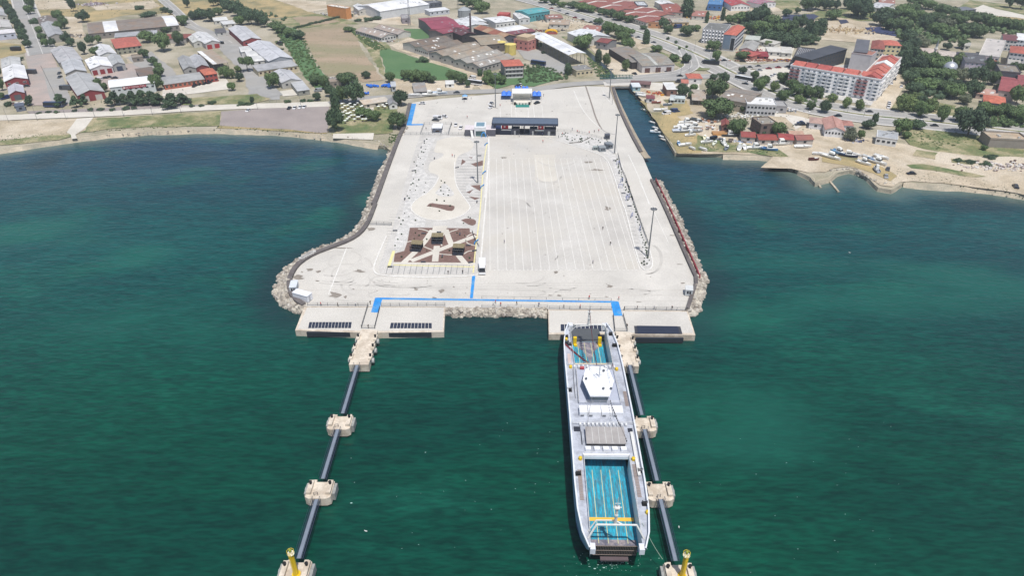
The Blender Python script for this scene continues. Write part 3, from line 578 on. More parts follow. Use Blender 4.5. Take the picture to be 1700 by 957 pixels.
def window_mesh(w_, h_, col, gl='d'):
    k = (round(w_, 1), round(h_, 1), col, gl)
    if k not in WIN:
        b = MB(); a, c = w_/2, h_/2; f = .09 if w_ > .8 else .06
        for x0, x1, z0, z1 in ((-a, a, -c, -c+f), (-a, a, c-f, c), (-a, -a+f, -c+f, c-f), (a-f, a, -c+f, c-f), (-f/3, f/3, -c+f, c-f)): b.box(x0, x1, -.07, .02, z0, z1, 0)
        b.box(-a+f, a-f, -.03, .02, -c+f, c-f, 1)
        WIN[k] = b.mesh('window', [pal(col), glass if gl == 'd' else glassb])
    return WIN[k]
def roofmat(c, kind='metal', s='X'):
    nm = 'roof %s %d %d %d %s' % ((kind,)+c+(s,)); a = desat(srgb(*c))
    if kind == 'metal': return mat(nm, a, tuple(x*.82 for x in a[:3]), .25, .55, grain=.08, stripes=(1.2, s, .88), c3=tuple(x*.7 for x in a[:3]), s3=.09)
    if kind == 'old': return mat(nm, a, tuple(x*.72 for x in a[:3]), .3, .95, grain=.18, stripes=(1.0, s, .85), c3=(a[0]*.8+.04, a[1]*.72+.02, a[2]*.65+.01), s3=.12)
    return mat(nm, a, tuple(x*.7 for x in a[:3]), .5, .9, grain=.2, stripes=(1.6, s, .8))
def desat(a, k=.22): l = .3*a[0]+.6*a[1]+.1*a[2]; return tuple(x*(1-k)+l*k*1.15 for x in a[:3])+(1,)
def wallmat(c): a = desat(srgb(*c)); return mat('wall %d %d %d' % c, a, tuple(x*.85 for x in a[:3]), .35, .9, grain=.1)
BL = []
def slab_profile(b, prof, l0, l1, axis, th=.18, mi=0):
    n = len(prof); P = lambda s_, t_, z_: (t_, s_, z_) if axis == 'x' else (s_, t_, z_)
    vs = [P(s_, l, z_-d) for l in (l0, l1) for d in (0, th) for s_, z_ in prof]; f = []
    for i in range(n-1):
        f += [(i, i+1, 2*n+i+1, 2*n+i), (n+i+1, n+i, 3*n+i, 3*n+i+1), (i+1, i, n+i, n+i+1), (2*n+i, 2*n+i+1, 3*n+i+1, 3*n+i)]
    f += [(0, 2*n, 3*n, n), (n-1, 2*n-1, 4*n-1, 3*n-1)]
    b.add(vs, f, mi)
def bld(c, A, B, C, h, roof='v', rise=1.8, wall=(200, 198, 190), rcol=(170, 168, 165), rk='metal', label=None, noun=None, win=None, wcol=(60, 64, 70), name='warehouse', cat='building', group=None,
        depth=None, doors=0, dcol=(90, 95, 100), wins=('f',), open_=False, parapet=.5, base=None, z=None, ww=1.4, wh=1.1, patches=None, oh=.35):
    z0 = Z0-.3 if z is None else z; a = W(c, *A, z0+h); b_ = W(c, *B, z0+h); cc = W(c, *C, z0+h)
    ax = (b_-a); ax.z = 0; Wd = ax.length; ax.normalize(); ay = Vector((-ax.y, ax.x, 0)); D = abs((cc-b_).dot(ay)) if depth is None else depth
    bc = cc-b_; bc.z = 0
    if depth is None and bc.length > Wd and bc.normalized().dot(ay) > .5:
        ay = bc.normalized(); ax = Vector((ay.y, -ay.x, 0)); D = bc.length; mid = (a+b_)/2; Wd = abs((b_-a).dot(ax)); a = mid-ax*(Wd/2)
    D = max(D, 2.0); o = thing(name, (a.x, a.y, z0), math.atan2(ax.y, ax.x))
    p = ((T(c, *A)[0]+T(c, *B)[0])/2, (T(c, *A)[1]+T(c, *B)[1])/2)
    if label: tag(o, label, cat, group)
    else: auto(o, p, noun or 'grey roofed shed', cat, group)
    wm = wallmat(wall); BL.append(o)
    axis = 'x' if roof in ('u',) else 'y'; span = D if axis == 'x' else Wd; ln = Wd if axis == 'x' else D
    rm = roofmat(rcol, rk, 'X' if axis == 'x' else 'Y')
    if roof in ('u', 'v'): prof = [(0, h), (span/2, h+rise), (span, h)]
    elif roof == 'barrel': axis = 'x'; span = D; ln = Wd; prof = [(span*(1-math.cos(t))/2, h+rise*math.sin(t)) for t in [math.pi*i/8 for i in range(9)]]
    elif roof == 'shed': axis = 'x'; span = D; ln = Wd; prof = [(0, h), (span, h+rise)]
    else: prof = None
    if open_:
        pb = MB(); k = max(2, int(Wd/6))
        for i in range(k+1):
            for y in (.3, D-.3): pb.box(.2+(Wd-.4)*i/k-.12, .2+(Wd-.4)*i/k+.12, y-.12, y+.12, 0, h)
        pb.build('frame', steel, o)
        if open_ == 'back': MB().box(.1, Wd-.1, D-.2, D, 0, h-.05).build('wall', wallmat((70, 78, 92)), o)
    else:
        b = MB()
        if prof:
            P = lambda s_, t_, z_: (t_, s_, z_) if axis == 'x' else (s_, t_, z_)
            pr_ = [(0, 0)]+[(s_, z_-.2) for s_, z_ in prof]+[(span, 0)]; n_ = len(pr_)
            vs = [P(s_, l, z_) for l in (0, ln) for s_, z_ in pr_]
            b.add(vs, [tuple(range(n_)), tuple(range(2*n_-1, n_-1, -1))]+[(i, (i+1) % n_, n_+(i+1) % n_, n_+i) for i in range(n_)])
        else: b.box(0, Wd, 0, D, 0, h-.02)
        b.build('wall', wm, o)
    rb = MB()
    if prof:
        sl0 = (prof[1][1]-prof[0][1])/(prof[1][0]-prof[0][0]); sl1 = (prof[-2][1]-prof[-1][1])/(prof[-1][0]-prof[-2][0]) if roof != 'shed' else -sl0
        pp = [(prof[0][0]-oh, prof[0][1]-oh*sl0)]+list(prof[1:-1])+[(prof[-1][0]+oh, prof[-1][1]-oh*sl1)]
        pp = [(s_, z_+.02) for s_, z_ in pp]; slab_profile(rb, pp, -oh, ln+oh, axis)
        ro = rb.build('roof', rm, o)
        if rise > 1 and roof in 'uv' and ln > 8:
            q = MB().box(-oh, ln+oh, -.18, .18, 0, .1) if axis == 'x' else MB().box(-.18, .18, -oh, ln+oh, 0, .1)
            r_ = q.build('ridge_cap', pal(tuple(max(0, int(v*.85)) for v in rcol)), ro); r_.location = (0, D/2, h+rise+.0) if axis == 'x' else (Wd/2, 0, h+rise+.0)
        if rk in ('metal', 'old') and roof in 'uv' and Wd*D > 150 and not patches:
            sk = roofmat((232, 232, 226) if rk == 'old' else (150, 156, 160), 'metal'); rnd = random.Random(int(a.x*7))
            for _ in range(rnd.randint(2, 6)):
                s0 = rnd.uniform(.08, .36)*span; s1 = s0+min(span*.12, 2.2); t0 = rnd.uniform(.05, .9)*ln; zf = lambda q: h+.02+q*sl0+.05
                slab_profile(q_ := MB(), [(s0, zf(s0)), (s1, zf(s1))], t0, t0+rnd.uniform(.8, 2.2), axis, .04); q_.build('skylight', sk, ro)
        for (u0, u1, pc) in (patches or []):
            q = MB(); zz = lambda s_: [(s2, z2+.10) for s2, z2 in s_]; slab_profile(q, zz(pp), ln*u0, ln*u1, axis, .06); q.build('roof_panel', roofmat(pc, 'metal', 'X' if axis == 'x' else 'Y'), ro)
    elif roof == 'hip':
        e = .45; k = min(Wd, D)/2; x0, x1, y0, y1 = -e, Wd+e, -e, D+e
        rx = [(k, D/2), (Wd-k, D/2)] if Wd >= D else [(Wd/2, k), (Wd/2, D-k)]
        if abs(Wd-D) < .5: rx = [(Wd/2-.2, D/2), (Wd/2+.2, D/2)]
        vs = [(x0, y0, h), (x1, y0, h), (x1, y1, h), (x0, y1, h), (rx[0][0], rx[0][1], h+rise), (rx[1][0], rx[1][1], h+rise)]
        fs = [(0, 1, 5, 4), (1, 2, 5), (2, 3, 4, 5), (3, 0, 4), (3, 2, 1, 0)] if Wd >= D else [(0, 1, 4), (1, 2, 5, 4), (2, 3, 5), (3, 0, 4, 5), (3, 2, 1, 0)]
        ro = rb.add(vs, fs).build('roof', rm, o)
    else:
        rb.box(-.12, Wd+.12, -.12, D+.12, h, h+.2, 0)
        ro = rb.build('roof', rm, o)
        if parapet and Wd > 5:
            q = MB(); t = .25; q.box(-.15, Wd+.15, -.15, -.15+t, h+.2, h+.2+parapet); q.box(-.15, Wd+.15, D+.15-t, D+.15, h+.2, h+.2+parapet)
            q.box(-.15, -.15+t, -.15+t, D+.15-t, h+.2, h+.2+parapet); q.box(Wd+.15-t, Wd+.15, -.15+t, D+.15-t, h+.2, h+.2+parapet); q.build('parapet', wm, ro)
            if Wd > 7 and D > 5:
                q = MB()
                for _ in range(3):
                    x = R.uniform(1, Wd-2.5); y = R.uniform(1, D-2); q.box(x, x+R.uniform(.8, 1.6), y, y+R.uniform(.7, 1.2), h+.2, h+.2+R.uniform(.5, 1.1))
                q.build('roof_unit', pal((190, 190, 188)), ro)
    # openings
    if win is None: win = (max(1, int(Wd/4.5)), 1)
    cols, rows = win; fl = h/rows if rows else h
    faces = {'f': (Wd, 0), 'l': (D, -math.pi/2), 'r': (D, math.pi/2)}
    if rows and not open_:
        for fc in wins:
            length, rz = faces[fc]; cc_ = cols if fc == 'f' else max(1, int(length/(Wd/cols)))
            sp = length/cc_; wr = min(ww, sp*.62); me = window_mesh(wr, min(wh, fl*.55), wcol, 'b' if name in ('apartment_block', 'hotel') else 'd')
            for r_ in range(rows):
                for i in range(cc_):
                    t = sp*(i+.5); zz = fl*(r_+.58)
                    loc = (t, -.02, zz) if fc == 'f' else (-.02, D-t, zz) if fc == 'l' else (Wd+.02, t, zz)
                    if doors and fc == 'f' and r_ == 0: continue
                    put('window', me, o, loc, rz)
    for i in range(doors):
        dw = min(3.4, Wd/doors*.6); t = Wd*(i+.5)/doors; dh = min(3.2, h*.75)
        d = MB().box(-dw/2, dw/2, -.06, .03, 0, dh).box(-dw/2-.12, -dw/2, -.1, .03, 0, dh+.12).box(dw/2, dw/2+.12, -.1, .03, 0, dh+.12).box(-dw/2, dw/2, -.1, .03, dh, dh+.12).build('door', pal(dcol), o); d.location = (t, -.02, 0)
    if base:
        MB().box(-.04, Wd+.04, -.05, D+.04, 0, base[1]).build('plinth', wallmat(base[0]), o)
    o['_dim'] = (Wd, D, h)
    return o
RED = (150, 45, 50); LG = (192, 192, 194); WH = (238, 238, 240); BR = (128, 118, 108); GR = (150, 148, 146); ORr = (190, 88, 62); TN = (165, 150, 128)
bld('1', (-45, 115), (42, 100), (10, 45), 4.5, 'v', 1.5, rcol=LG, label='light grey gabled shed cut by the left photo edge above the purple banded hall')
bld('1', (-50, 190), (78, 186), (60, 135), 4.5, 'v', 1.5, rcol=(205, 200, 195), label='pale cream roofed shed behind the purple banded hall')
bld('1', (-45, 228), (100, 212), (92, 195), 5, 'shed', .8, wall=(190, 195, 215), rcol=(225, 220, 222), base=((150, 70, 120), .1), label='low hall with pale roof and purple band at the left edge')
bld('1', (12, 448), (135, 432), (128, 378), 5, 'v', 1.6, rcol=(200, 200, 198), label='grey gabled shed directly behind the bright white red fronted shed')
bld('1', (28, 537), (182, 522), (158, 434), 4.5, 'v', 2, wall=RED, rcol=WH, win=(3, 1), wcol=(225, 225, 225), ww=1.8, label='bright white gabled shed with red front wall at far left')
bld('1', (60, 625), (158, 610), (148, 562), 4.2, 'v', 1.8, wall=(150, 55, 55), rcol=(200, 198, 210), doors=1, label='small lilac roofed shed with red gable below the white one')
bld('1', (318, 238), (427, 236), (370, 150), 5, 'v', 1.8, wall=(165, 160, 150), rcol=(175, 176, 178), label='grey gabled shed among trees beside the top left avenue')
bld('1', (262, 160), (388, 150), (372, 106), 4.5, 'v', 1.5, rcol=(120, 112, 110), rk='old', label='dark brown roofed shed behind the shed beside the avenue')
bld('1', (588, 222), (1185, 165), (1130, 102), 4.8, 'u', 2.2, wall=(140, 132, 125), rcol=(140, 128, 118), rk='old', patches=((.0, .001, WH), (.17, .32, WH), (.86, 1.0, WH)), win=(16, 1), label='very long brown corrugated shed with two white roof patches')
bld('1', (758, 246), (1037, 224), (1020, 203), 3.4, 'shed', .5, wall=(200, 196, 188), rcol=(175, 176, 180), label='long low lean-to in front of the long brown shed')
bld('1', (768, 320), (935, 300), (895, 242), 5, 'hip', 2.2, wall=(150, 150, 128), rcol=(196, 92, 72), rk='tile', win=(5, 2), name='house', label='house with large orange hip roof and olive walls')
bld('1', (1042, 254), (1228, 252), (1210, 224), 4, 'hip', 1.6, wall=(175, 170, 165), rcol=(150, 72, 62), rk='tile', name='house', label='low house with two tone dark red roof behind big tree')
bld('1', (392, 412), (545, 394), (478, 312), 4.5, 'v', 2, wall=(150, 148, 140), rcol=(190, 188, 190), label='rearmost of the three grey gabled sheds along the brick square')
bld('1', (435, 487), (570, 468), (532, 392), 4.5, 'v', 2, wall=(158, 155, 148), rcol=(196, 198, 202), label='middle of the three grey gabled sheds along the brick square')
bld('1', (512, 627), (692, 608), (598, 490), 4.6, 'v', 2.3, wall=RED, rcol=(182, 182, 182), doors=2, dcol=(190, 185, 180), label='large grey gabled shed with red front wall facing the road')
bld('1', (655, 365), (772, 354), (722, 298), 4.5, 'v', 1.8, wall=(215, 215, 210), rcol=(220, 220, 222), label='off white gabled shed behind the brightest white workshop')
bld('1', (598, 457), (742, 436), (702, 377), 4.6, 'v', 1.9, wall=(205, 200, 200), rcol=(246, 246, 248), doors=3, dcol=(140, 48, 52), label='brightest white workshop with red garage bays facing parked cars')
bld('1', (744, 432), (826, 420), (790, 362), 4.6, 'v', 1.6, wall=(160, 162, 160), rcol=(178, 180, 180), doors=1, dcol=(60, 70, 90), label='grey workshop joined to right side of the bright white workshop')
bld('1', (878, 387), (945, 378), (935, 360), 3, 'flat', 0, wall=(140, 128, 115), rcol=(148, 138, 125), rk='old', label='small brown hut between orange roofed house and yard')
o = bld('1', (725, 574), (1020, 540), (1000, 505), 6.6, 'barrel', 1.5, wall=(196, 204, 206), rcol=(244, 246, 246), win=(8, 1), wh=.8, label='pale blue hall with white barrel roof and long red banner')
Wd, D, h = o['_dim']
bn = MB().box(Wd*.27, Wd*.80, -.18, -.02, 4.1, 5.7).build('banner', flat('banner_red', 165, 28, 52), o)
def text(s, size, m, parent, loc, rot, depth=.03):
    cu = bpy.data.curves.new('lettering', 'FONT'); cu.body = s; cu.size = size; cu.extrude = depth; cu.align_x = 'CENTER'; cu.align_y = 'CENTER'
    t = bpy.data.objects.new('lettering', cu); COL.objects.link(t); bpy.context.view_layer.update()
    me = bpy.data.meshes.new_from_object(t.evaluated_get(bpy.context.evaluated_depsgraph_get())); bpy.data.objects.remove(t); me.name = 'lettering'
    me.materials.clear(); me.materials.append(m); q = put('lettering', me, parent, loc); q.rotation_euler = rot; return q
tx = text('BATI YANGIN TÜPÜ', 1.35, frame_w, bn, (Wd*.56, -.22, 4.88), (math.pi/2, 0, 0)); k_ = Wd*.43/max(.1, tx.dimensions.x); tx.scale = (k_, 1.05, 1)
MB().box(Wd*.285, Wd*.285+1.1, -.24, -.19, 4.35, 5.45).build('emblem', frame_w, bn)
bld('1', (925, 502), (1037, 490), (1005, 450), 3, 'shed', .8, wall=(120, 112, 105), rcol=(118, 108, 102), rk='old', label='dilapidated brown roof between barrel hall and cars')
bld('2', (20, 460), (98, 446), (55, 372), 4.4, 'v', 1.6, wall=(160, 158, 155), rcol=(170, 170, 170), label='left of two grey gabled sheds behind the terracotta lodge')
bld('2', (103, 452), (182, 432), (135, 362), 4.4, 'v', 1.6, wall=(140, 55, 55), rcol=(186, 186, 190), label='right of two grey gabled sheds behind the lodge, red walled')
bld('1', (1085, 560), (1352, 522), (1330, 485), 3.6, 'shed', .9, wall=(186, 84, 56), rcol=(172, 172, 170), win=(9, 1), wcol=(228, 180, 140), ww=2, wh=2, label='long low terracotta lodge with grey roof and arched bays', name='lodge')
bld('2', (160, 498), (238, 484), (205, 450), 5.4, 'hip', 1.4, wall=(168, 62, 50), rcol=(206, 100, 62), rk='tile', win=(3, 2), name='house', label='small two storey red house with orange roof beside dark cars')
bld('2', (218, 430), (307, 408), (200, 328), 5, 'shed', .3, rcol=(168, 154, 138), rk='old', open_='back', patches=((0, .28, (240, 240, 240)),), name='canopy', label='open tan roofed canopy with dark space underneath')
bld('2', (85, 284), (142, 272), (105, 235), 4, 'v', 1.2, rcol=(205, 205, 200), label='small pale gabled annexe beside white red doored shed')
bld('2', (165, 290), (256, 272), (165, 212), 4.6, 'v', 1.8, wall=(185, 180, 178), rcol=(222, 222, 222), doors=2, dcol=(168, 50, 52), label='white gabled shed with red doors left of the grey yard')
bld('2', (412, 272), (530, 255), (428, 172), 4.8, 'v', 1.8, wall=(160, 60, 62), rcol=(202, 202, 206), win=(3, 1), wins=('f', 'l'), label='long pale gabled shed with red side wall above the yard')
bld('2', (580, 402), (742, 385), (592, 276), 5.4, 'v', 2.2, wall=(165, 170, 178), rcol=(205, 206, 212), win=(3, 1), label='longest two tone gabled warehouse on the right of the estate')
for i in range(3): bld('2', (402+42*i, 345+32*i), (470+40*i, 330+30*i), (452+40*i, 300+30*i), 4, 'barrel', .9, wall=(200, 200, 198), rcol=(214, 214, 212), label='%s of three white vaulted lean-to bays beside the warehouse' % ('rearmost', 'middle', 'nearest')[i])
bld('2', (512, 470), (772, 433), (742, 402), 4, 'shed', .8, wall=(206, 190, 150), rcol=(176, 176, 178), win=(9, 1), wcol=(120, 60, 55), label='long grey lean-to with cream wall across the warehouse end')
bld('2', (668, 547), (797, 528), (722, 463), 4.2, 'v', 1.8, wall=(180, 178, 172), rcol=(196, 196, 200), label='pale gabled shed beside round tree near the shore road')
bld('2', (775, 602), (852, 592), (802, 535), 3.2, 'shed', .4, wall=(150, 150, 140), rcol=(186, 188, 190), label='flat grey annexe right of the pale shed near shore road')
bld('2', (222, 137), (312, 131), (300, 112), 3.2, 'shed', .3, rcol=(226, 226, 222), label='small flat white hut beside hedge at top of estate')
bld('2', (285, 162), (362, 152), (340, 134), 3.2, 'shed', .3, rcol=(215, 215, 215), label='second small white hut just right of the flat one')
bld('2', (240, 216), (298, 206), (280, 182), 3.5, 'u', 1.5, rcol=(100, 98, 102), label='small dark grey gabled hut at the top of the yard')
bld('2', (985, 547), (1060, 542), (1042, 514), 3, 'flat', 0, wall=(140, 132, 120), rcol=(150, 145, 138), rk='old', label='small derelict grey hut beside trees under the brown field')
bld('2', (967, 36), (1092, 56), (1130, 44), 9.2, 'flat', 0, wall=(226, 140, 22), rcol=(230, 226, 215), win=(1, 0), depth=6, parapet=.2, name='hall', label='tall bright orange box shaped hall beyond the brown field')
bld('3', (282, 74), (608, 25), (520, -20), 7, 'u', 2.6, wall=(206, 210, 214), rcol=(240, 240, 242), win=(12, 0), label='huge white warehouse near the top, left of the lattice mast')
bld('3', (150, 72), (200, 56), (160, 25), 5, 'v', 1.5, rcol=(225, 226, 228), label='lower white gabled annexe left of the huge white warehouse')
bld('3', (610, 25), (692, 15), (680, 0), 4, 'flat', 0, wall=(90, 95, 110), rcol=(130, 132, 138), label='small grey flat roofed shed right of the huge white warehouse')
bld('3', (612, 76), (742, 62), (715, 48), 4, 'shed', .4, wall=(190, 195, 205), rcol=(224, 226, 230), label='low white roofed store in front of the small grey one')
bld('3', (430, 130), (480, 120), (470, 95), 4, 'flat', 0, wall=(150, 140, 150), rcol=(170, 165, 165), label='little two storey hut at foot of the lattice mast')
bld('3', (120, 198), (292, 248), (372, 226), 3.6, 'u', 1.8, wall=(200, 200, 195), rcol=(176, 164, 156), rk='old', win=(14, 1), wins=('f', 'r'), label='left long farm shed with row of windows above green bank')
bld('3', (240, 182), (402, 226), (474, 207), 3.6, 'u', 1.8, wall=(205, 203, 195), rcol=(168, 156, 148), rk='old', win=(10, 1), label='right long farm shed with dark doorway, behind its twin')
bld('3', (638, 200), (808, 168), (708, 100), 7.2, 'u', 1.6, wall=(125, 118, 118), rcol=(168, 62, 86), win=(6, 1), wins=('f',), label='factory with the largest crimson roof')
bld('3', (700, 222), (880, 187), (815, 158), 6, 'u', 1.4, wall=(120, 112, 110), rcol=(160, 66, 84), label='second crimson roofed hall in front of the largest one')
bld('3', (835, 238), (905, 216), (818, 182), 6, 'v', 1.5, wall=(62, 58, 60), rcol=(110, 62, 66), label='dark walled hall with brown red roof beside the chimney')
bld('3', (600, 337), (838, 290), (760, 262), 5, 'u', 1.8, wall=(205, 200, 192), rcol=(128, 118, 108), rk='old', win=(14, 1), wins=('f', 'l'), label='nearer of two long brown roofed sheds with small white gables')
bld('3', (522, 310), (760, 262), (685, 235), 5, 'u', 1.8, wall=(200, 196, 190), rcol=(122, 112, 103), rk='old', label='farther of two long brown roofed sheds with small white gables')
for i, (rc, lb_) in enumerate((((158, 154, 148), 'nearest'), ((162, 158, 150), 'second nearest'), ((160, 150, 134), 'second farthest'), ((156, 144, 128), 'farthest'))):
    bld('3', (945-80*i, 444-24.5*i), (1172-70*i, 380-26*i), (1092-70*i, 355-26*i), 5, 'u', 2, wall=(172, 168, 162), rcol=rc, rk='old', win=(9, 1) if i == 0 else (6, 1), wins=('f', 'l') if i == 0 else ('l',), label='%s of the four parallel grey gabled sheds' % lb_, group='four parallel gabled sheds')
o = bld('3', (1110, 442), (1230, 430), (1200, 390), 8, 'hip', 1.8, wall=(150, 142, 140), rcol=(206, 96, 68), rk='tile', win=(5, 3), wcol=(210, 205, 200), wins=('f', 'l'), name='tenement', label='three storey tenement with orange hip roof and balconies', ww=1.3, wh=1.5)
Wd, D, h = o['_dim']
for r_ in range(3): MB().box(.5, Wd-.5, -1.1, 0, h/3*r_+.25, h/3*r_+.4).box(.5, Wd-.5, -1.1, -1.0, h/3*r_+.4, h/3*r_+1.15).build('balcony', wallmat((214, 210, 208)), o)
o = bld('4', (145, 258), (214, 282), (285, 258), 7, 'flat', 0, wall=(206, 122, 112), rcol=(196, 165, 140), win=(3, 2), wins=('f', 'r'), wcol=(80, 60, 60), name='office_block', label='pink two storey office block with cream roof room')
Wd, D, h = o['_dim']; MB().box(1.5, Wd-2, 1.5, D-2, h+.2, h+2.8).build('roof_room', wallmat((196, 170, 130)), o)
bld('4', (237, 228), (495, 362), (600, 347), 8, 'u', 1.2, rcol=(236, 238, 242), open_=True, name='canopy', label='very long open sided canopy with white roof on tall posts')
bld('4', (545, 472), (662, 462), (602, 430), 3.6, 'flat', 0, wall=(205, 190, 150), rcol=(140, 138, 136), win=(4, 1), label='flat grey roofed depot with cream wall near the bridge', name='depot')
bld('3', (960, 302), (1125, 277), (1040, 220), 6, 'u', 1.8, wall=(105, 95, 88), rcol=(160, 148, 126), rk='old', label='tan roofed mill building behind the yellow tanks')
bld('3', (1095, 250), (1180, 236), (985, 172), 6, 'v', 1.8, wall=(90, 88, 100), rcol=(178, 140, 105), rk='old', patches=((.25, .5, (165, 90, 60)), (.7, .95, (170, 100, 66))), label='rust patched tan roofed shed behind the pink office block')
bld('4', (172, 128), (233, 116), (190, 78), 5, 'v', 1.2, wall=(205, 208, 210), rcol=(232, 232, 230), label='white gabled shed leaning against the teal hall')
bld('4', (232, 92), (370, 70), (300, 45), 7, 'u', 1.2, wall=(60, 160, 170), rcol=(66, 178, 184), win=(7, 1), wcol=(40, 90, 100), label='bright teal hall with teal roof')
bld('4', (258, 118), (308, 112), (295, 98), 3, 'flat', 0, wall=(50, 120, 130), rcol=(150, 165, 168), label='small grey roofed porch in front of the teal hall')
bld('3', (1055, 152), (1172, 132), (1085, 102), 6.4, 'u', 1.0, wall=(214, 214, 210), rcol=(236, 236, 236), win=(5, 1), label='white hall with twin skylights right of the silo')
bld('3', (1110, 212), (1270, 188), (1222, 165), 4.5, 'shed', .4, rcol=(240, 240, 240), label='low bright white roof in front of the white hall')
bld('3', (1150, 228), (1310, 204), (1270, 187), 4.5, 'u', 1, wall=(130, 110, 110), rcol=(140, 72, 82), label='low wine red roof behind the pink office block')
bld('3', (840, 188), (985, 155), (900, 112), 5.5, 'v', 1.5, rcol=(222, 224, 226), label='left white gabled hall in front of the silo')
bld('3', (905, 150), (985, 140), (920, 108), 5.5, 'v', 1.2, rcol=(236, 238, 240), label='smaller white gabled hall in front of the silo')
bld('3', (1060, 92), (1128, 100), (1145, 84), 4, 'flat', 0, wall=(200, 55, 45), rcol=(205, 70, 55), win=(1, 0), parapet=0, name='container_stack', cat='container', label='stacked red containers left of the teal hall')
bld('4', (600, 262), (758, 234), (652, 192), 6, 'v', 2, wall=(205, 205, 200), rcol=(226, 230, 234), doors=1, label='white gabled hall behind the lone round tree')
bld('4', (692, 268), (738, 290), (800, 268), 5.4, 'u', 1.4, wall=(140, 140, 145), rcol=(140, 66, 66), rk='old', label='small wine red roofed workshop with grey walls')
bld('4', (762, 318), (915, 412), (975, 360), 5, 'shed', .6, wall=(62, 58, 56), rcol=(140, 135, 128), rk='old', win=(1, 0), label='long sagging grey workshop roof running towards the junction')
bld('4', (985, 437), (1195, 424), (1080, 345), 5, 'u', 1.6, wall=(205, 198, 196), rcol=(150, 147, 138), rk='old', doors=3, dcol=(100, 70, 65), patches=((.4, .5, (190, 190, 182)),), label='wide grey workshop with white front by the curved road')
for i, (a_, b_, c_) in enumerate((((560, 8), (800, 75), (860, 38)), ((640, -20), (880, 45), (930, 10)), ((810, 80), (1010, 148), (1090, 108)), ((885, 48), (1090, 108), (1130, 75)))):
    bld('4', a_, b_, c_, 4.5, 'u', 1.3, wall=(196, 186, 170), rcol=(158, 88, 80), rk='old', patches=((.2, .26, (226, 215, 205)), (.6, .66, (220, 210, 200))), win=(12, 1), wins=('f', 'r'), label='%s rust red market hall roof along the highway' % ('nearer left', 'farther left', 'nearer right', 'farther right')[i])
bld('4', (1010, 150), (1105, 152), (1120, 128), 4.2, 'flat', 0, wall=(206, 140, 80), rcol=(196, 120, 100), label='orange walled shop at the right end of the market rows')
bld('4', (1130, 82), (1250, 78), (1205, 18), 4.5, 'u', 1.4, wall=(180, 170, 160), rcol=(160, 86, 76), rk='old', label='separate rust red roof left of the tall dark poplar')
bld('4', (955, 42), (1015, 34), (990, 8), 6, 'flat', 0, wall=(88, 95, 110), rcol=(200, 205, 210), label='dark walled block with pale roof between the market roofs')
bld('4', (1110, 30), (1190, 20), (1150, 0), 5, 'v', 1.2, rcol=(232, 232, 232), label='white gabled roof behind the separate rust red one')
o = bld('5', (270, 192), (408, 214), (446, 170), 10, 'flat', 0, wall=(196, 196, 200), rcol=(126, 126, 120), win=(7, 4), wcol=(240, 240, 242), ww=1.3, wh=1.7, name='hotel', label='grey hotel wing with four rows of round topped windows')
for r_ in range(4):
    for i in range(7):
        Wd, D, h = o['_dim']; MB().lathe([(.75, 0), (.65, .35), (.4, .6), (.05, .7)], 8).build('awning', pal((240, 240, 242)), o).location = (Wd/7*(i+.5), -.1, h/4*(r_+.83)-.1)
o = bld('5', (405, 226), (488, 232), (545, 178), 12, 'hip', 2.4, wall=(206, 208, 212), rcol=(208, 96, 68), rk='tile', win=(5, 4), wins=('r',), name='hotel', label='tall hotel wing with red hip roof and blue glass front')
Wd, D, h = o['_dim']; MB().box(.4, Wd*.62, -.25, -.02, 1.5, h-.3).build('glass_front', flat('glass_front', 120, 138, 158, .25), o); MB().box(Wd*.66, Wd-.4, -.2, -.02, 1, h*.8).build('glass_front', glass, o)
bld('5', (505, 325), (605, 332), (642, 282), 4, 'v', 1.6, rcol=(176, 174, 168), label='grey gabled house right of the hotel')
bld('5', (488, 345), (590, 372), (606, 348), 3, 'shed', .5, wall=(180, 100, 85), rcol=(196, 82, 70), rk='tile', label='low red tiled porch in front of the grey gabled house')
bld('5', (612, 368), (703, 374), (690, 345), 2.4, 'shed', .3, wall=(150, 50, 55), rcol=(170, 36, 44), label='low crimson stall roof beside the bare yard')
for i, (a_, b_, c_) in enumerate((((700, 340), (790, 345), (770, 318)), ((790, 348), (855, 352), (850, 316)), ((545, 262), (640, 262), (650, 240)), ((640, 272), (740, 292), (720, 268)))):
    bld('5', a_, b_, c_, 3.4, 'shed', .5, rcol=(212, 208, 198) if i != 2 else (190, 196, 186), label='%s low pale yard roof under the dark wood' % ('third', 'rightmost', 'leftmost', 'second')[i])
o = bld('5', (862, 388), (985, 392), (1012, 322), 8, 'flat', 0, wall=(72, 72, 78), rcol=(86, 88, 96), rk='old', win=(6, 3), wins=('f',), name='hotel', label='left wing of black faceted hotel with slatted roof')
Wd, D, h = o['_dim']; q = MB()
for i in range(9): q.tube((Wd*(.08+i*.1), D*.15, h+.8), (Wd*(.13+i*.1), D*.85, h+.8), .22, n=4)
q.build('roof_slats', pal((160, 164, 172)), o)
bld('5', (985, 394), (1222, 322), (1180, 282), 10, 'shed', .3, wall=(66, 64, 66), rcol=(78, 80, 88), win=(13, 4), wcol=(60, 58, 60), ww=1.2, wh=1.4, name='hotel', label='right wing of black faceted hotel with dark tilted roof')
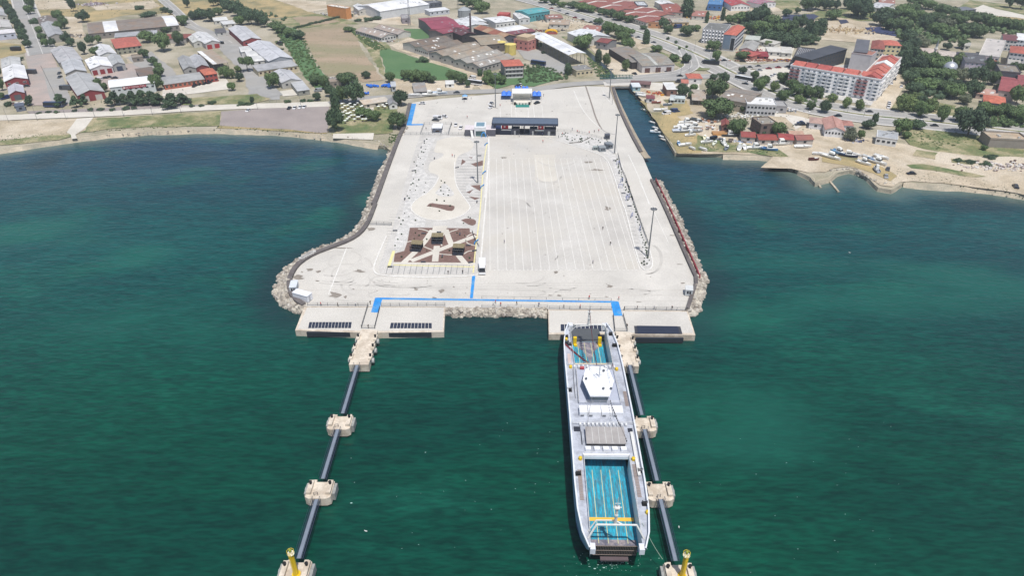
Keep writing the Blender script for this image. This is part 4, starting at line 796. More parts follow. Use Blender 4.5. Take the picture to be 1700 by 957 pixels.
# long apartment block: wing along the boulevard and wing along the side street
o = bld('6', (-190, 438), (410, 535), (420, 480), 12.5, 'flat', 0, wall=(242, 242, 244), rcol=(190, 150, 130), win=(16, 6), wins=('f',), wcol=(235, 235, 235), ww=1.5, wh=1.3, name='apartment_block', depth=13, label='long white apartment wing facing the boulevard, six storeys', parapet=.8)
def apt_extra(o, n_, stores, tints):
    Wd, D, h = o['_dim']; sp = Wd/n_
    for r_ in range(1, stores):
        for i in range(n_):
            if (i % 3) != 2:
                m_ = wallmat(tints[(i//3+r_*0) % len(tints)])
                MB().box(-sp*.42, sp*.42, -1.1, 0, 0, .15).box(-sp*.42, sp*.42, -1.1, -1.0, .15, .95).box(-sp*.42, -sp*.38, -1.0, 0, .15, .95).box(sp*.38, sp*.42, -1.0, 0, .15, .95).build('balcony', m_, o).location = (sp*(i+.5), -.03, h/stores*r_+.05)
    i = 0; x = .5
    while x < Wd-6:
        L_ = R.uniform(5, 9); kk = R.random(); x1 = min(x+L_, Wd-.5)
        b = MB(); b.add([(x, .8, h+.25), (x1, .8, h+.25), (x1, D*.5, h+2.6), (x, D*.5, h+2.6), (x, D-.8, h+.25), (x1, D-.8, h+.25)], [(0, 1, 2, 3), (3, 2, 5, 4), (0, 3, 4), (1, 5, 2), (0, 4, 5, 1)])
        b.build('roof', roofmat((206, 96, 76) if kk < .55 else (190, 78, 68) if kk < .8 else (236, 236, 236), 'tile'), o); x = x1+R.uniform(.3, 2)
apt_extra(o, 16, 6, [(170, 110, 110), (236, 236, 238), (236, 236, 238), (240, 240, 240)])
o = bld('6', (412, 533), (546, 384), (520, 370), 12.5, 'flat', 0, wall=(240, 238, 236), rcol=(190, 150, 130), win=(12, 5), wins=('f',), wcol=(235, 235, 235), ww=1.5, wh=1.3, name='apartment_block', depth=12, label='white apartment wing running back along the dirt side street')
apt_extra(o, 12, 5, [(238, 236, 234)])
bld('6', (215, 352), (347, 372), (384, 345), 12, 'flat', 0, wall=(196, 190, 190), rcol=(176, 110, 90), rk='tile', win=(4, 0), name='house', label='blank grey gable wall rising behind the apartment block roofs')
bld('6', (232, 340), (318, 348), (330, 280), 13, 'shed', 1.6, wall=(120, 118, 122), rcol=(104, 104, 112), win=(1, 0), name='house', label='dark slate monopitch roof behind the blank grey gable wall')
bld('6', (432, 305), (536, 294), (505, 264), 11, 'hip', 2, wall=(222, 206, 150), rcol=(206, 98, 74), rk='tile', win=(4, 4), wins=('f',), name='apartment_block', label='yellow apartment house with orange roof')
bld('6', (345, 320), (430, 325), (435, 275), 11, 'hip', 2, wall=(206, 190, 170), rcol=(160, 80, 66), rk='tile', win=(4, 4), name='apartment_block', label='brownish apartment house joined to the yellow one')
# mosque
o = thing('mosque', W('6', 848, 505, Z0-.3)); tag(o, 'small mosque with silver dome and cream octagonal base', 'mosque')
MB().lathe([(5.6, 0), (5.6, 4.2), (5.0, 4.4), (4.9, 5.4)], 8).build('wall', wallmat((214, 200, 165)), o)
b = MB().lathe([(4.6*math.cos(t), 5.4+4.4*math.sin(t)) for t in [i*math.pi/20 for i in range(10)]]+[(.15, 9.85), (.1, 11)], 20); b.build('dome', mat('dome_metal', (.62, .63, .65), None, .3, .35, metal=.6), o, True)
for i in range(8):
    t = math.pi/4*i+math.pi/8; put('window', window_mesh(.9, 1.6, (235, 230, 215)), o, (5.22*math.cos(t), 5.22*math.sin(t), 2.3), t+math.pi/2)
o = thing('minaret', W('6', 742, 420, Z0-.3)); tag(o, 'slender white minaret with pointed cone left of the silver dome', 'minaret')
MB().lathe([(1.1, 0), (1.1, 3), (.75, 3.6), (.7, 12.5)], 10).build('shaft', wallmat((225, 222, 215)), o); MB().lathe([(.7, 9.6), (1.25, 10), (1.25, 10.8), (.7, 10.8)], 10).build('gallery', wallmat((215, 212, 205)), o)
MB().lathe([(.85, 12.5), (.45, 14.5), (.08, 17.5)], 10).build('spire', flat('lead', 130, 136, 142, .5), o)
bld('6', (985, 422), (1112, 408), (1042, 340), 8.5, 'u', 1.6, wall=(192, 180, 200), rcol=(96, 94, 98), win=(5, 3), wins=('f',), wcol=(230, 228, 232), name='apartment_block', label='lilac walled house with dark slate roof right of the dome')
o = bld('6', (1058, 362), (1192, 385), (1232, 275), 10, 'flat', 0, wall=(222, 218, 212), rcol=(205, 196, 188), win=(5, 3), wins=('f', 'r'), wcol=(90, 96, 105), name='apartment_block', label='large white block with huge blank beige flat roof')
Wd, D, h = o['_dim']; MB().box(.5, Wd-.5, -1.4, -.05, h-2.2, h-2.05).build('awning', roofmat((206, 110, 70), 'tile'), o)
bld('6', (1222, 268), (1312, 264), (1300, 226), 8, 'u', 1, wall=(210, 206, 205), rcol=(126, 70, 76), rk='tile', win=(4, 3), name='apartment_block', label='brown roofed block behind the large blank white building')
bld('6', (1312, 266), (1400, 266), (1395, 226), 8.5, 'shed', .5, wall=(205, 210, 220), rcol=(236, 236, 236), win=(4, 3), name='apartment_block', label='white roofed block cut by the right edge near the top')
bld('6', (1265, 350), (1400, 356), (1400, 312), 9, 'hip', 1.6, wall=(196, 194, 198), rcol=(190, 90, 66), rk='tile', win=(5, 3), wins=('f', 'l'), name='apartment_block', label='grey white block with orange and brown roof at right edge')
bld('6', (1208, 492), (1322, 468), (1292, 422), 8, 'flat', 0, wall=(96, 96, 106), rcol=(150, 138, 118), win=(1, 0), wins=('f',), name='house', label='tan flat roofed house with dark blind side wall')
bld('6', (1190, 592), (1300, 612), (1312, 520), 6, 'u', 3, wall=(205, 180, 170), rcol=(166, 74, 78), rk='tile', name='house', label='left house of the crimson gabled pair')
bld('6', (1305, 582), (1400, 592), (1402, 500), 6, 'u', 3, wall=(205, 180, 170), rcol=(160, 76, 80), rk='tile', name='house', label='right house of the crimson gabled pair, cut by edge')
bld('6', (1092, 678), (1232, 686), (1228, 640), 4, 'hip', 1.8, wall=(150, 145, 165), rcol=(212, 100, 62), rk='tile', name='house', label='cottage with vivid orange roof and lilac walls')
bld('6', (1045, 622), (1180, 628), (1172, 590), 3.2, 'u', 1, wall=(190, 165, 150), rcol=(196, 150, 135), rk='old', name='house', label='low house with faded pink roof behind the orange cottage')
bld('6', (1250, 420), (1330, 428), (1330, 400), 4, 'shed', .5, rcol=(180, 176, 168), name='house', label='low grey roof between tan house and right edge blocks')
bld('6', (680, 365), (780, 370), (775, 325), 5, 'hip', 1.6, wall=(205, 196, 186), rcol=(206, 186, 172), rk='tile', name='house', label='pale roofed house behind the minaret')
bld('6', (790, 368), (905, 372), (900, 338), 4.5, 'u', 1.2, wall=(200, 190, 180), rcol=(198, 184, 172), rk='tile', name='house', label='long faded roof directly behind the mosque dome')
bld('6', (730, 400), (800, 402), (795, 372), 4, 'u', 1.2, wall=(200, 190, 180), rcol=(160, 100, 90), rk='tile', name='house', label='small reddish roof between minaret and dome')
bld('6', (965, 300), (1000, 300), (1000, 280), 4, 'u', 1.2, wall=(220, 218, 205), rcol=(190, 186, 176), name='house', label='tiny cream house among trees left of the blank white building')
bld('6', (345, 40), (440, 60), (500, 25), 4, 'u', 1.2, rcol=(206, 206, 210), label='pale shed at top beyond the big round trees')
bld('6', (430, 90), (560, 80), (540, 45), 4.5, 'barrel', 1.2, rcol=(215, 214, 206), label='cream vaulted shed in the trees near the top')
bld('6', (395, 15), (500, 22), (500, -2), 4.5, 'u', 1, rcol=(166, 110, 100), rk='old', label='rusty roofed shed at the very top, right of centre')
bld('6', (900, 72), (1040, 60), (1030, 40), 3.2, 'shed', .4, wall=(90, 92, 105), rcol=(120, 124, 134), label='low dark farm shed beside pale tracks at top right')
bld('5', (1080, 858), (1206, 864), (1180, 790), 4.2, 'v', 1.8, wall=(225, 226, 230), rcol=(196, 140, 125), rk='tile', win=(6, 1), ww=.8, name='cottage', label='white gabled shore cottage with faded pink tile roof')
bld('5', (975, 812), (1062, 820), (1064, 785), 3.6, 'hip', 1.4, wall=(220, 220, 225), rcol=(190, 150, 135), rk='tile', name='cottage', label='small left wing cottage beside the white gabled shore cottage')
bld('5', (1200, 832), (1262, 830), (1246, 800), 3.4, 'hip', 1.2, wall=(222, 222, 225), rcol=(184, 120, 105), rk='tile', name='cottage', label='small right wing cottage beside the white gabled shore cottage')
bld('8', (460, 196), (598, 206), (600, 162), 4, 'flat', 0, wall=(222, 222, 220), rcol=(172, 176, 180), win=(4, 1), parapet=.3, name='hut', label='flat roofed white hut beside the sandy shore track')
o = bld('8', (1214, 206), (1470, 218), (1475, 172), 4.4, 'flat', 0, wall=(150, 140, 130), rcol=(186, 168, 140), rk='old', win=(10, 0), parapet=.7, name='bunker', label='long roofless looking concrete bunker at the right edge')
bld('5', (590, 784), (655, 830), (735, 803), 6, 'flat', 0, wall=(116, 98, 90), rcol=(150, 142, 128), rk='old', win=(3, 2), wins=('f', 'r'), wcol=(70, 60, 56), ww=2, wh=1.6, name='house', label='burnt out brick house with empty window openings')
bld('5', (395, 840), (440, 826), (436, 790), 3.6, 'v', 1.2, wall=(130, 90, 80), rcol=(150, 70, 66), rk='old', name='shack', label='red roofed shack just left of the round yard tree')
for i, (a_, b_, c_, rc) in enumerate((((525, 905), (615, 908), (602, 872), (158, 66, 62)), ((640, 924), (760, 925), (750, 888), (158, 62, 58)), ((775, 926), (865, 918), (850, 880), (166, 60, 60)), ((893, 926), (1000, 922), (985, 890), (160, 95, 88)), ((845, 894), (935, 894), (915, 868), (190, 150, 125)))):
    bld('5', a_, b_, c_, 3.2, 'u', 1.2, wall=(190, 180, 172), rcol=rc, rk='old', name='shack', label='%s of the shacks behind the boats on the shore track' % ('leftmost red', 'second red', 'third and reddest', 'rightmost block walled', 'tan roofed rear')[i], group='red shore shacks')
bld('5', (384, 642), (560, 692), (650, 620), 6, 'u', 1.2, wall=(176, 162, 140), rcol=(142, 134, 126), rk='old', win=(12, 1), ww=1.6, wh=.6, label='big grey roofed depot with long beige side wall')
bld('5', (560, 694), (755, 704), (735, 655), 6, 'flat', 0, wall=(190, 192, 196), rcol=(232, 232, 230), win=(8, 2), name='depot', label='white flat roofed office joined to the big grey depot')
bld('5', (757, 706), (826, 708), (800, 675), 4, 'flat', 0, wall=(160, 158, 160), rcol=(170, 168, 166), name='depot', label='cluttered low grey annexe right of the white flat roofed office')
bld('4', (922, 577), (970, 572), (956, 550), 3, 'shed', .4, wall=(150, 190, 200), rcol=(214, 222, 226), name='hut', label='pale blue hut at the top of the canal bank')
bld('4', (1150, 594), (1212, 588), (1182, 548), 4.6, 'shed', .5, wall=(140, 100, 86), rcol=(236, 236, 234), name='shed', label='white roofed brick shed beside two round trees')
bld('4', (1195, 652), (1266, 656), (1242, 636), 3.2, 'flat', 0, wall=(200, 212, 212), rcol=(206, 220, 220), parapet=0, win=(3, 1), name='hut', label='long pale aqua hut beside the dry yard')
bld('4', (1168, 655), (1196, 662), (1200, 632), 2.6, 'barrel', .9, rcol=(190, 200, 200), name='hut', label='small vaulted store left of the pale aqua hut')
bld('4', (905, 552), (1035, 560), (1030, 542), 2.8, 'shed', .3, wall=(140, 125, 120), rcol=(120, 86, 84), rk='old', name='shed', label='long wine brown shelter roof beside the canal bridge')
bld('4', (1012, 650), (1064, 652), (1060, 634), 3, 'shed', .3, wall=(215, 215, 215), rcol=(150, 72, 76), name='hut', label='small white hut with wine red roof beside the canal')
bld('5', (172, 518), (262, 518), (242, 488), 4, 'hip', 1.5, wall=(220, 218, 216), rcol=(206, 98, 70), rk='tile', name='house', label='white house with orange roof by the curved road')
bld('5', (128, 548), (170, 548), (162, 524), 3.2, 'u', 1, wall=(200, 190, 185), rcol=(200, 110, 86), rk='tile', name='hut', label='tiny orange roofed hut left of the white orange roofed house')
bld('5', (198, 662), (286, 666), (278, 600), 3.4, 'shed', .4, rcol=(176, 164, 150), rk='old', open_='back', name='canopy', label='tan open shelter between the two large round trees')
bld('5', (300, 25), (392, 40), (405, 0), 5, 'flat', 0, wall=(40, 110, 180), rcol=(70, 140, 200), name='hall', label='bright blue shed left of the red roofed white hall')
bld('5', (462, 38), (575, 32), (500, -10), 5, 'v', 2.2, wall=(232, 232, 232), rcol=(196, 62, 66), win=(6, 1), name='hall', label='white hall with bright red roof near the top')
bld('5', (650, 26), (752, 12), (700, -12), 5, 'v', 1.4, wall=(220, 220, 225), rcol=(186, 120, 140), name='hall', label='white hall with pinkish roof right of the red roofed hall')
bld('5', (75, 152), (168, 140), (130, 110), 4, 'u', 1, wall=(205, 170, 110), rcol=(184, 172, 150), name='shop', label='tan roofed shop with ochre wall beside the scrap yard')
bld('5', (-10, 130), (60, 150), (95, 118), 3.6, 'u', 1, rcol=(150, 140, 135), rk='old', name='shop', label='old grey roofed shop left of the ochre walled one')
bld('5', (195, 100), (290, 110), (300, 75), 3.6, 'u', 1, rcol=(176, 112, 100), rk='old', name='shop', label='faded brick red roof below the bright blue shed')
bld('3', (512, 612), (592, 600), (575, 545), 2.2, 'shed', .3, wall=(140, 138, 135), rcol=(156, 154, 152), rk='old', name='shed', label='square grey corrugated roof beside the blue tarpaulins')
bld('3', (720, 555), (772, 555), (768, 535), 2.6, 'shed', .3, wall=(232, 232, 228), rcol=(225, 224, 220), name='kiosk', cat='kiosk', label='tiny white kiosk on the brown strip behind the road')
bld('3', (343, 692), (396, 688), (385, 657), 3.2, 'v', 1.4, wall=(222, 220, 216), rcol=(150, 150, 152), name='cottage', label='little white gabled park house beside the dark tree')
bld('3', (358, 572), (386, 570), (382, 542), 3.4, 'shed', .3, wall=(180, 184, 190), rcol=(196, 200, 206), name='hut', label='tiny grey hut right of the blue tarpaulins')
bld('3', (176, 692), (342, 668), (336, 641), 2.8, 'shed', .3, wall=(196, 184, 165), rcol=(206, 196, 180), rk='old', name='shelter', label='long beige park shelter roof above the lawn tables')
bld('1', (98, 705), (162, 702), (155, 682), 3, 'flat', 0, wall=(110, 120, 140), rcol=(90, 98, 118), name='gatehouse', label='small dark gatehouse at the entrance of the brick square')
bld('4', (352, 122), (456, 117), (430, 92), 3.6, 'u', 1, rcol=(158, 106, 96), rk='old', label='faded rust roof just right of the teal hall')
bld('4', (368, 152), (492, 168), (502, 137), 3.6, 'u', 1, rcol=(178, 160, 140), rk='old', label='tan corrugated roof behind the yellow play structure')
bld('4', (580, 200), (700, 205), (730, 170), 4, 'u', 1, wall=(80, 80, 90), rcol=(172, 110, 100), rk='old', label='faded red roof behind the white hall near round tree')
for c, x, y, r_, h_, col, lb_ in (('3', 1085, 330, 4.2, 6.2, (206, 188, 110), 'left of the two yellow storage tanks'), ('3', 1146, 358, 4.3, 7.4, (212, 194, 112), 'right and nearer of the two yellow storage tanks'), ('3', 842, 112, 6.0, 6.4, (150, 155, 158), 'round grey silo with conical roof')):
    o = thing('storage_tank', W(c, x, y, Z0-.3)); tag(o, lb_, 'tank'); MB().lathe([(r_, 0), (r_, h_)], 20).build('tank_wall', pal(col), o, False)
    MB().lathe([(r_+.15, h_), (r_*.5, h_+(1.8 if 'silo' in lb_ else .5)), (.2, h_+(3 if 'silo' in lb_ else .7))], 20).build('tank_roof', pal(tuple(min(255, int(v*1.05)) for v in col)), o)
    q = MB(); a_ = -1.9
    for s_ in (-.25, .25): q.tube(((r_+.2)*math.cos(a_)+s_, (r_+.2)*math.sin(a_), 0), ((r_+.2)*math.cos(a_)+s_, (r_+.2)*math.sin(a_), h_+.5), .05, n=4)
    q.build('ladder', steel, o)
o = thing('chimney', W('3', 884, 272, Z0-.3)); tag(o, 'tall thin dark brick chimney above the factory roofs', 'chimney')
MB().lathe([(1.5, 0), (1.4, 4), (.9, 5)], 10).build('chimney_base', pal((88, 70, 68)), o); MB().lathe([(.85, 5), (.6, 21.5)], 10).build('shaft', pal((84, 70, 72)), o)
def lattice(c, x, y, h_, lab):
    o = thing('lattice_mast', W(c, x, y, Z0-.3)); tag(o, lab, 'mast'); b = MB()
    for sx_, sy_ in ((-1, -1), (1, -1), (1, 1), (-1, 1)): b.tube((sx_*.8, sy_*.8, 0), (sx_*.35, sy_*.35, h_), .09, n=4)
    for i in range(int(h_/2)):
        z = i*2; w0 = .8-.45*z/h_; b.tube((-w0, -w0, z), (w0, -w0, z+2), .05, n=3); b.tube((w0, -w0, z), (w0, w0, z+2), .05, n=3); b.tube((-w0, w0, z), (-w0, -w0, z+2), .05, n=3)
    b.build('lattice_frame', steel, o); MB().tube((0, 0, h_), (0, 0, h_+3), .06).build('antenna', steel, o)
lattice('3', 480, 165, 25, 'grey lattice telecom mast left of the crimson factory roof'); lattice('3', 800, 60, 18, 'thin lattice mast rising out of the top beside the silo')
o = thing('yellow_play_structure', W('4', 380, 225, Z0-.3)); tag(o, 'bright yellow tubular structure on the scrap ground below teal hall', 'structure'); b = MB()
for k in range(3):
    for i in range(8): t0, t1 = math.pi*i/8, math.pi*(i+1)/8; b.tube((5*math.cos(t0), k*2, 1+2*math.sin(t0)), (5*math.cos(t1), k*2, 1+2*math.sin(t1)), .5, n=6)
b.build('arches', flat('play_yellow', 226, 176, 40), o); MB().box(-5, 5, -.6, 5, 0, .7).build('base', pal((170, 90, 80)), o)
# green truss bridge over the canal and road bridge
o = thing('canal_bridge', W('4', 810, 520, Z0-.1)); tag(o, 'dark green pipe truss bridge across the narrow canal', 'bridge'); b = MB()
for y in (-1, 1):
    for z in (0, 2): b.tube((-11, y, z+.3), (11, y, z+.3), .14, n=5)
    for i in range(10): b.tube((-11+2.2*i, y, .3), (-8.8+2.2*i, y, 2.3), .09, n=4); b.tube((-11+2.2*i, y, .3), (-11+2.2*i, y, 2.3), .09, n=4)
b.build('truss', flat('bridge_green', 30, 88, 84), o); MB().box(-11, 11, -1, 1, .1, .3).build('bridge_deck', pal((90, 110, 108)), o)
o = thing('road_bridge', G(1032, 143, Z0)); tag(o, 'concrete road bridge closing the head of the harbour canal', 'bridge')
MB().box(-11, 11, -1.5, 10, -.75, .04).build('bridge_deck', concrete, o); MB().box(-11, 11, -1.7, -1.4, .04, .9).build('parapet', dolph_m, o)
# ================================================================ TREES
def blob(b, c, r, seed, mi=0, sq=.8):
    for k_ in range(1): pass
    b.add([(c[0]+v.x*r*(.85+.3*noise.noise(Vector((v.x*2+seed, v.y*2, v.z*2)))), c[1]+v.y*r, c[2]+v.z*r*sq) for v in IV2], IF2, mi)
bm = bmesh.new(); bmesh.ops.create_icosphere(bm, subdivisions=1, radius=1); bm.verts.ensure_lookup_table()
IV2 = [v.co.copy() for v in bm.verts]; IF2 = [tuple(v.index for v in f.verts) for f in bm.faces]; bm.free()
def leaves(b, c, r, n_, ls, sq=.8):
    for _ in range(n_):
        d = Vector((R.gauss(0, 1), R.gauss(0, 1), R.gauss(.25, 1))).normalized(); rr = r*R.uniform(.78, 1.16)
        p = Vector((c[0]+d.x*rr, c[1]+d.y*rr, c[2]+d.z*rr*sq)); a = (d+Vector((R.uniform(-.8, .8), R.uniform(-.8, .8), R.uniform(-.6, .8)))).normalized()
        u = a.orthogonal().normalized()*ls*R.uniform(.6, 1.3); v = a.cross(u).normalized()*ls*R.uniform(.5, 1.1)
        b.add([p-u, p+v*.7, p+u, p-v*.7], [(0, 1, 2, 3)])
def crown(kind, seed):
    R.seed(seed); b = MB(); cl = []
    if kind in ('round', 'dark', 'light', 'grey'):
        for i in range(26):
            d = Vector((R.gauss(0, 1), R.gauss(0, 1), R.gauss(0, .8))).normalized()*R.uniform(.35, .78); cl.append((d.x*.72, d.y*.72, .56+d.z*.45, R.uniform(.16, .30)))
        cl.append((0, 0, .56, .38))
    elif kind == 'umbrella':
        for i in range(18): t = R.uniform(0, 6.28); q = R.uniform(0, .75)**.7; cl.append((q*math.cos(t)*.8, q*math.sin(t)*.8, .76+R.uniform(-.08, .12)-q*.1, R.uniform(.15, .26)))
    elif kind == 'pine':
        for i in range(26): z = R.uniform(.25, .95); q = (1.05-z)*.55*R.uniform(.4, 1.1); t = R.uniform(0, 6.28); cl.append((q*math.cos(t), q*math.sin(t), z, R.uniform(.10, .19)))
    elif kind == 'cypress':
        for i in range(18): z = .1+.86*i/17; cl.append((R.uniform(-.08, .08), R.uniform(-.08, .08), z, .34*math.sin(math.pi*min(.97, z*.85+.12))**.7*R.uniform(.8, 1.15)+.03))
    elif kind == 'bush':
        for i in range(12): t = R.uniform(0, 6.28); q = R.uniform(0, .6); cl.append((q*math.cos(t), q*math.sin(t), .35+R.uniform(-.15, .25)-q*.2, R.uniform(.2, .36)))
    for x, y, z, r_ in cl:
        blob(b, (x, y, z), r_*.8, seed, sq=.85 if kind != 'cypress' else 1.2); leaves(b, (x, y, z), r_, int(34+200*r_), .065 if kind != 'bush' else .08)
    return b, cl
CRM = {}
KIND = {'r': ('round', leafA, 'mid green', .40), 'd': ('dark', leafB, 'dark green', .40), 'l': ('light', leafC, 'light green', .4), 'g': ('grey', leafD, 'grey green', .4), 'u': ('umbrella', leafA, 'flat topped', .62), 'p': ('pine', leafB, 'dark conifer', .3), 'c': ('cypress', leafB, 'columnar dark', .15), 'b': ('bush', leafB, 'low dark', .1)}
for k, (kd, lf, _, tk) in KIND.items():
    for v in range(2):
        b, cl = crown(kd, 100+ord(k)*3+v); cm = b.mesh('crown', lf); t = MB()
        t.tube((0, 0, -.05), (.01, 0, tk), .04, .028, 6)
        for x, y, z, r_ in cl[:6]: t.tube((.01, 0, tk*.95), (x*.8, y*.8, z), .018, .008, 4)
        CRM[k, v] = (cm, t.mesh('trunk', bark))
R.seed(5); NT = 0
TREE_N = 0
def tree(p, wd, hh, k, px):
    global NT
    cm, tm_ = CRM[k, NT % 2]; NT += 1
    nm = {'u': 'umbrella_pine', 'p': 'pine_tree', 'c': 'cypress_tree', 'b': 'shrub'}.get(k, 'tree')
    cat = {'b': 'shrub'}.get(k, 'tree')
    o = thing(nm, p, R.uniform(0, 6.28)); s = wd/1.7 if k not in 'pcb' else wd/(1.05 if k == 'p' else .75 if k == 'c' else 1.5)
    put('crown', cm, o, (0, 0, 0), 0, (s, s, hh)); put('trunk', tm_, o, (0, 0, 0), 0, (s if s > 1 else 1, s if s > 1 else 1, hh))
    size = 'large ' if wd > 11 else 'small ' if wd < 4.5 and k != 'b' else ''
    noun = {'b': 'low dark shrub', 'u': 'umbrella pine', 'p': 'dark pine', 'c': 'narrow cypress'}.get(k, size+KIND[k][2]+' tree')
    auto(o, px, noun, cat, 'shrubs' if k == 'b' else 'trees in the town')
def trees(c, s, k0='r', z=None):
    for e in s.split(';'):
        e = e.strip()
        if not e: continue
        a = e.split(','); x, y, w_, h_ = map(float, a[:4]); k = a[4].strip() if len(a) > 4 else k0
        P_ = T(c, x, y); q = ppm(P_[1], Z0); sc_ = CR[c][2]; zz = Z0-.35 if z is None else z
        # apparent height mixes the crown's height and its depth seen from above
        v = (478.5-P_[1])/F; e_ = (SP-v*CP)/math.sqrt((CP+v*SP)**2+(SP-v*CP)**2); ce = math.sqrt(1-e_*e_)
        wd = w_/sc_/q*1.28; hp = h_/sc_/q*(.9 if k == 'p' else 1.15); hh = max(wd*.45, (hp-wd*.45*e_)/ce)
        tree(G(*P_, zz), wd, hh, k, P_)
# left avenue
trees('1', '40,60,60,70,d;62,85,55,60,d;82,118,60,65,d;100,148,55,60,d;118,180,55,60,d;140,210,60,60,d;150,245,60,62,d;165,280,60,62,d;188,318,55,58,d;20,30,60,60,d;215,60,55,80,r;205,95,60,60,r;240,155,55,50,b;270,230,45,55,r;290,275,50,55,r;305,310,50,55,r;350,310,45,55,d;400,150,70,80,r;430,190,60,80,r;395,215,60,70,r;450,300,60,80,d;480,310,50,60,d;555,145,80,70,d;130,400,40,30,b;490,75,45,80,d;460,15,50,40,d')
trees('1', '600,300,55,65,d;655,285,45,50,r;640,370,70,60,r;560,360,50,80,d;975,280,85,75,r;1085,340,110,120,r;1185,300,75,90,r;1220,170,50,50,r;1095,80,55,35,d;1130,95,35,30,d;990,108,80,35,b;930,60,50,35,b;1105,215,60,40,r;960,385,70,60,r;1020,430,60,55,r;1065,510,70,70,r;1050,470,50,60,r;1050,600,90,110,r;1280,120,55,45,d;1320,110,50,45,d;1340,120,60,60,d;1240,50,40,60,d')
trees('1', '200,700,50,75,p;405,700,85,95,p;510,710,60,90,p;565,690,55,80,p;765,700,90,110,p;825,690,70,85,p;890,695,80,110,p;950,700,90,120,p;1010,700,90,115,p;1060,700,80,100,p;1150,715,110,120,p;1215,690,80,90,p;655,590,55,70,r;700,610,40,60,r;320,750,30,25,b;380,750,30,25,b;500,740,30,25,b;605,738,30,30,b;665,735,38,32,b;745,735,30,28,b;840,730,40,40,b;892,725,30,30,b;260,755,30,20,b;1275,710,30,30,b;1330,708,30,25,b;130,712,40,40,b;60,700,40,40,b;20,600,45,80,r;15,660,40,50,r;5,520,40,90,d')
trees('2', '445,475,95,95,u;610,585,95,105,r;300,515,85,80,r;395,540,55,60,d;340,600,50,55,r;385,475,50,40,l;345,520,50,60,l;400,700,50,35,b;455,695,40,30,b;478,690,30,50,d;815,675,35,30,b;712,680,38,30,b;858,672,35,25,b;905,665,55,55,d;900,560,110,70,r;960,590,70,90,r;985,640,60,80,d;1110,560,140,80,r;1160,690,120,150,d;1075,680,90,110,r;1030,740,45,130,c;1035,870,110,150,d;1210,770,100,50,r;1280,800,95,75,r;1235,520,55,50,d;1215,505,40,30,d;20,160,70,60,r;130,125,80,60,d;90,130,60,50,d;190,140,90,80,d;220,40,60,80,d;300,60,60,70,d;250,100,60,50,r;210,690,45,30,b;135,705,30,25,b')
trees('2', '330,80,90,80,d;380,105,95,90,d;430,130,90,85,d;470,160,90,90,d;520,165,90,95,d;555,180,60,80,d;395,165,80,60,r;620,195,80,50,r;660,220,90,60,r;720,245,90,60,r;780,260,90,60,d;270,30,70,70,d;640,290,30,20,l;1110,210,60,30,r')
trees('3', '350,545,70,70,r;460,530,70,70,r;510,540,90,80,r;570,545,90,80,r;630,550,60,50,r;765,545,80,80,r;830,560,80,75,r;865,580,40,50,d;425,700,95,105,d;400,850,110,110,r;380,740,0.1,0.1,b;900,60,120,85,r;960,90,100,80,r;830,30,60,50,d;260,130,60,35,b;560,410,70,20,b;640,245,50,50,r;985,560,60,60,r;1030,560,70,70,r;1090,560,60,60,r;1000,510,60,50,r;945,505,25,40,c'.replace('380,740,0.1,0.1,b;', ''))
trees('4', '590,320,130,90,r;620,300,80,75,r;760,240,90,95,r;820,250,80,80,r;880,240,90,60,r;850,290,90,80,r;890,330,90,80,r;1070,345,80,45,r;690,410,35,70,c;745,440,55,80,l;870,470,60,70,l;490,495,36,65,c;1270,420,60,60,d;1185,400,60,45,r;1120,185,70,65,d;1145,225,70,60,r;1275,110,62,100,c;1100,45,60,30,d;1280,235,100,70,r;1340,205,60,40,r;1205,290,22,22,d;1225,330,20,20,r;1150,265,22,20,d;1275,320,20,20,r;1005,290,35,80,c;215,330,35,30,b;325,355,25,25,b;300,320,35,40,r')
trees('4', '330,20,70,50,r;400,35,70,50,r;450,50,60,40,r;520,55,80,45,d;580,75,100,50,r;640,85,80,50,r;720,100,70,45,r;770,115,80,55,d;830,135,90,60,r;890,150,80,50,r;930,150,70,45,d;990,195,50,30,d;690,160,70,30,d')
trees('5', '325,340,100,75,r;355,405,60,70,r;525,490,55,50,d;530,390,90,45,r;605,530,60,60,r;640,600,85,85,r;665,570,75,70,r;335,525,50,35,d;365,500,30,20,b;405,550,70,70,d;330,650,140,130,r;395,610,70,70,r;345,780,215,140,r;490,895,125,115,r;765,900,100,95,r;675,945,60,50,d;640,890,70,40,b;640,725,45,45,r;530,745,40,45,r;130,640,90,85,d;205,610,55,55,r;182,655,50,50,r;735,610,60,70,l;800,550,90,75,r;850,600,90,80,r;795,670,90,80,r;880,640,90,90,r;955,650,85,85,r;1020,650,80,80,r;900,690,60,60,l;975,730,60,60,r;1070,750,75,85,d;1115,680,65,60,l;1210,720,65,75,l;1300,735,65,75,l;1240,930,90,85,g;1310,920,50,60,r;1340,850,55,50,d;155,410,55,45,d;75,410,60,45,r;290,150,20,60,c;395,135,20,70,c')
trees('5', '450,160,80,60,r;520,150,90,70,r;585,160,90,90,d;640,150,120,110,d;580,220,90,80,d;650,240,110,100,r;720,200,110,100,r;770,240,110,90,r;830,220,110,90,r;700,280,100,80,d;780,290,110,80,d;850,310,110,80,d;900,190,100,90,d;930,290,100,80,d;990,290,100,60,d;870,260,80,70,r;960,240,40,90,c;995,250,35,90,c;1035,230,60,90,c;1120,130,90,60,r;820,110,60,50,d;960,70,100,80,r;1010,60,90,80,r;890,90,40,40,r;560,120,60,40,r;700,310,60,40,l;1100,60,60,60,d;1215,60,50,70,d;1290,110,150,120,d;1250,30,60,50,d')
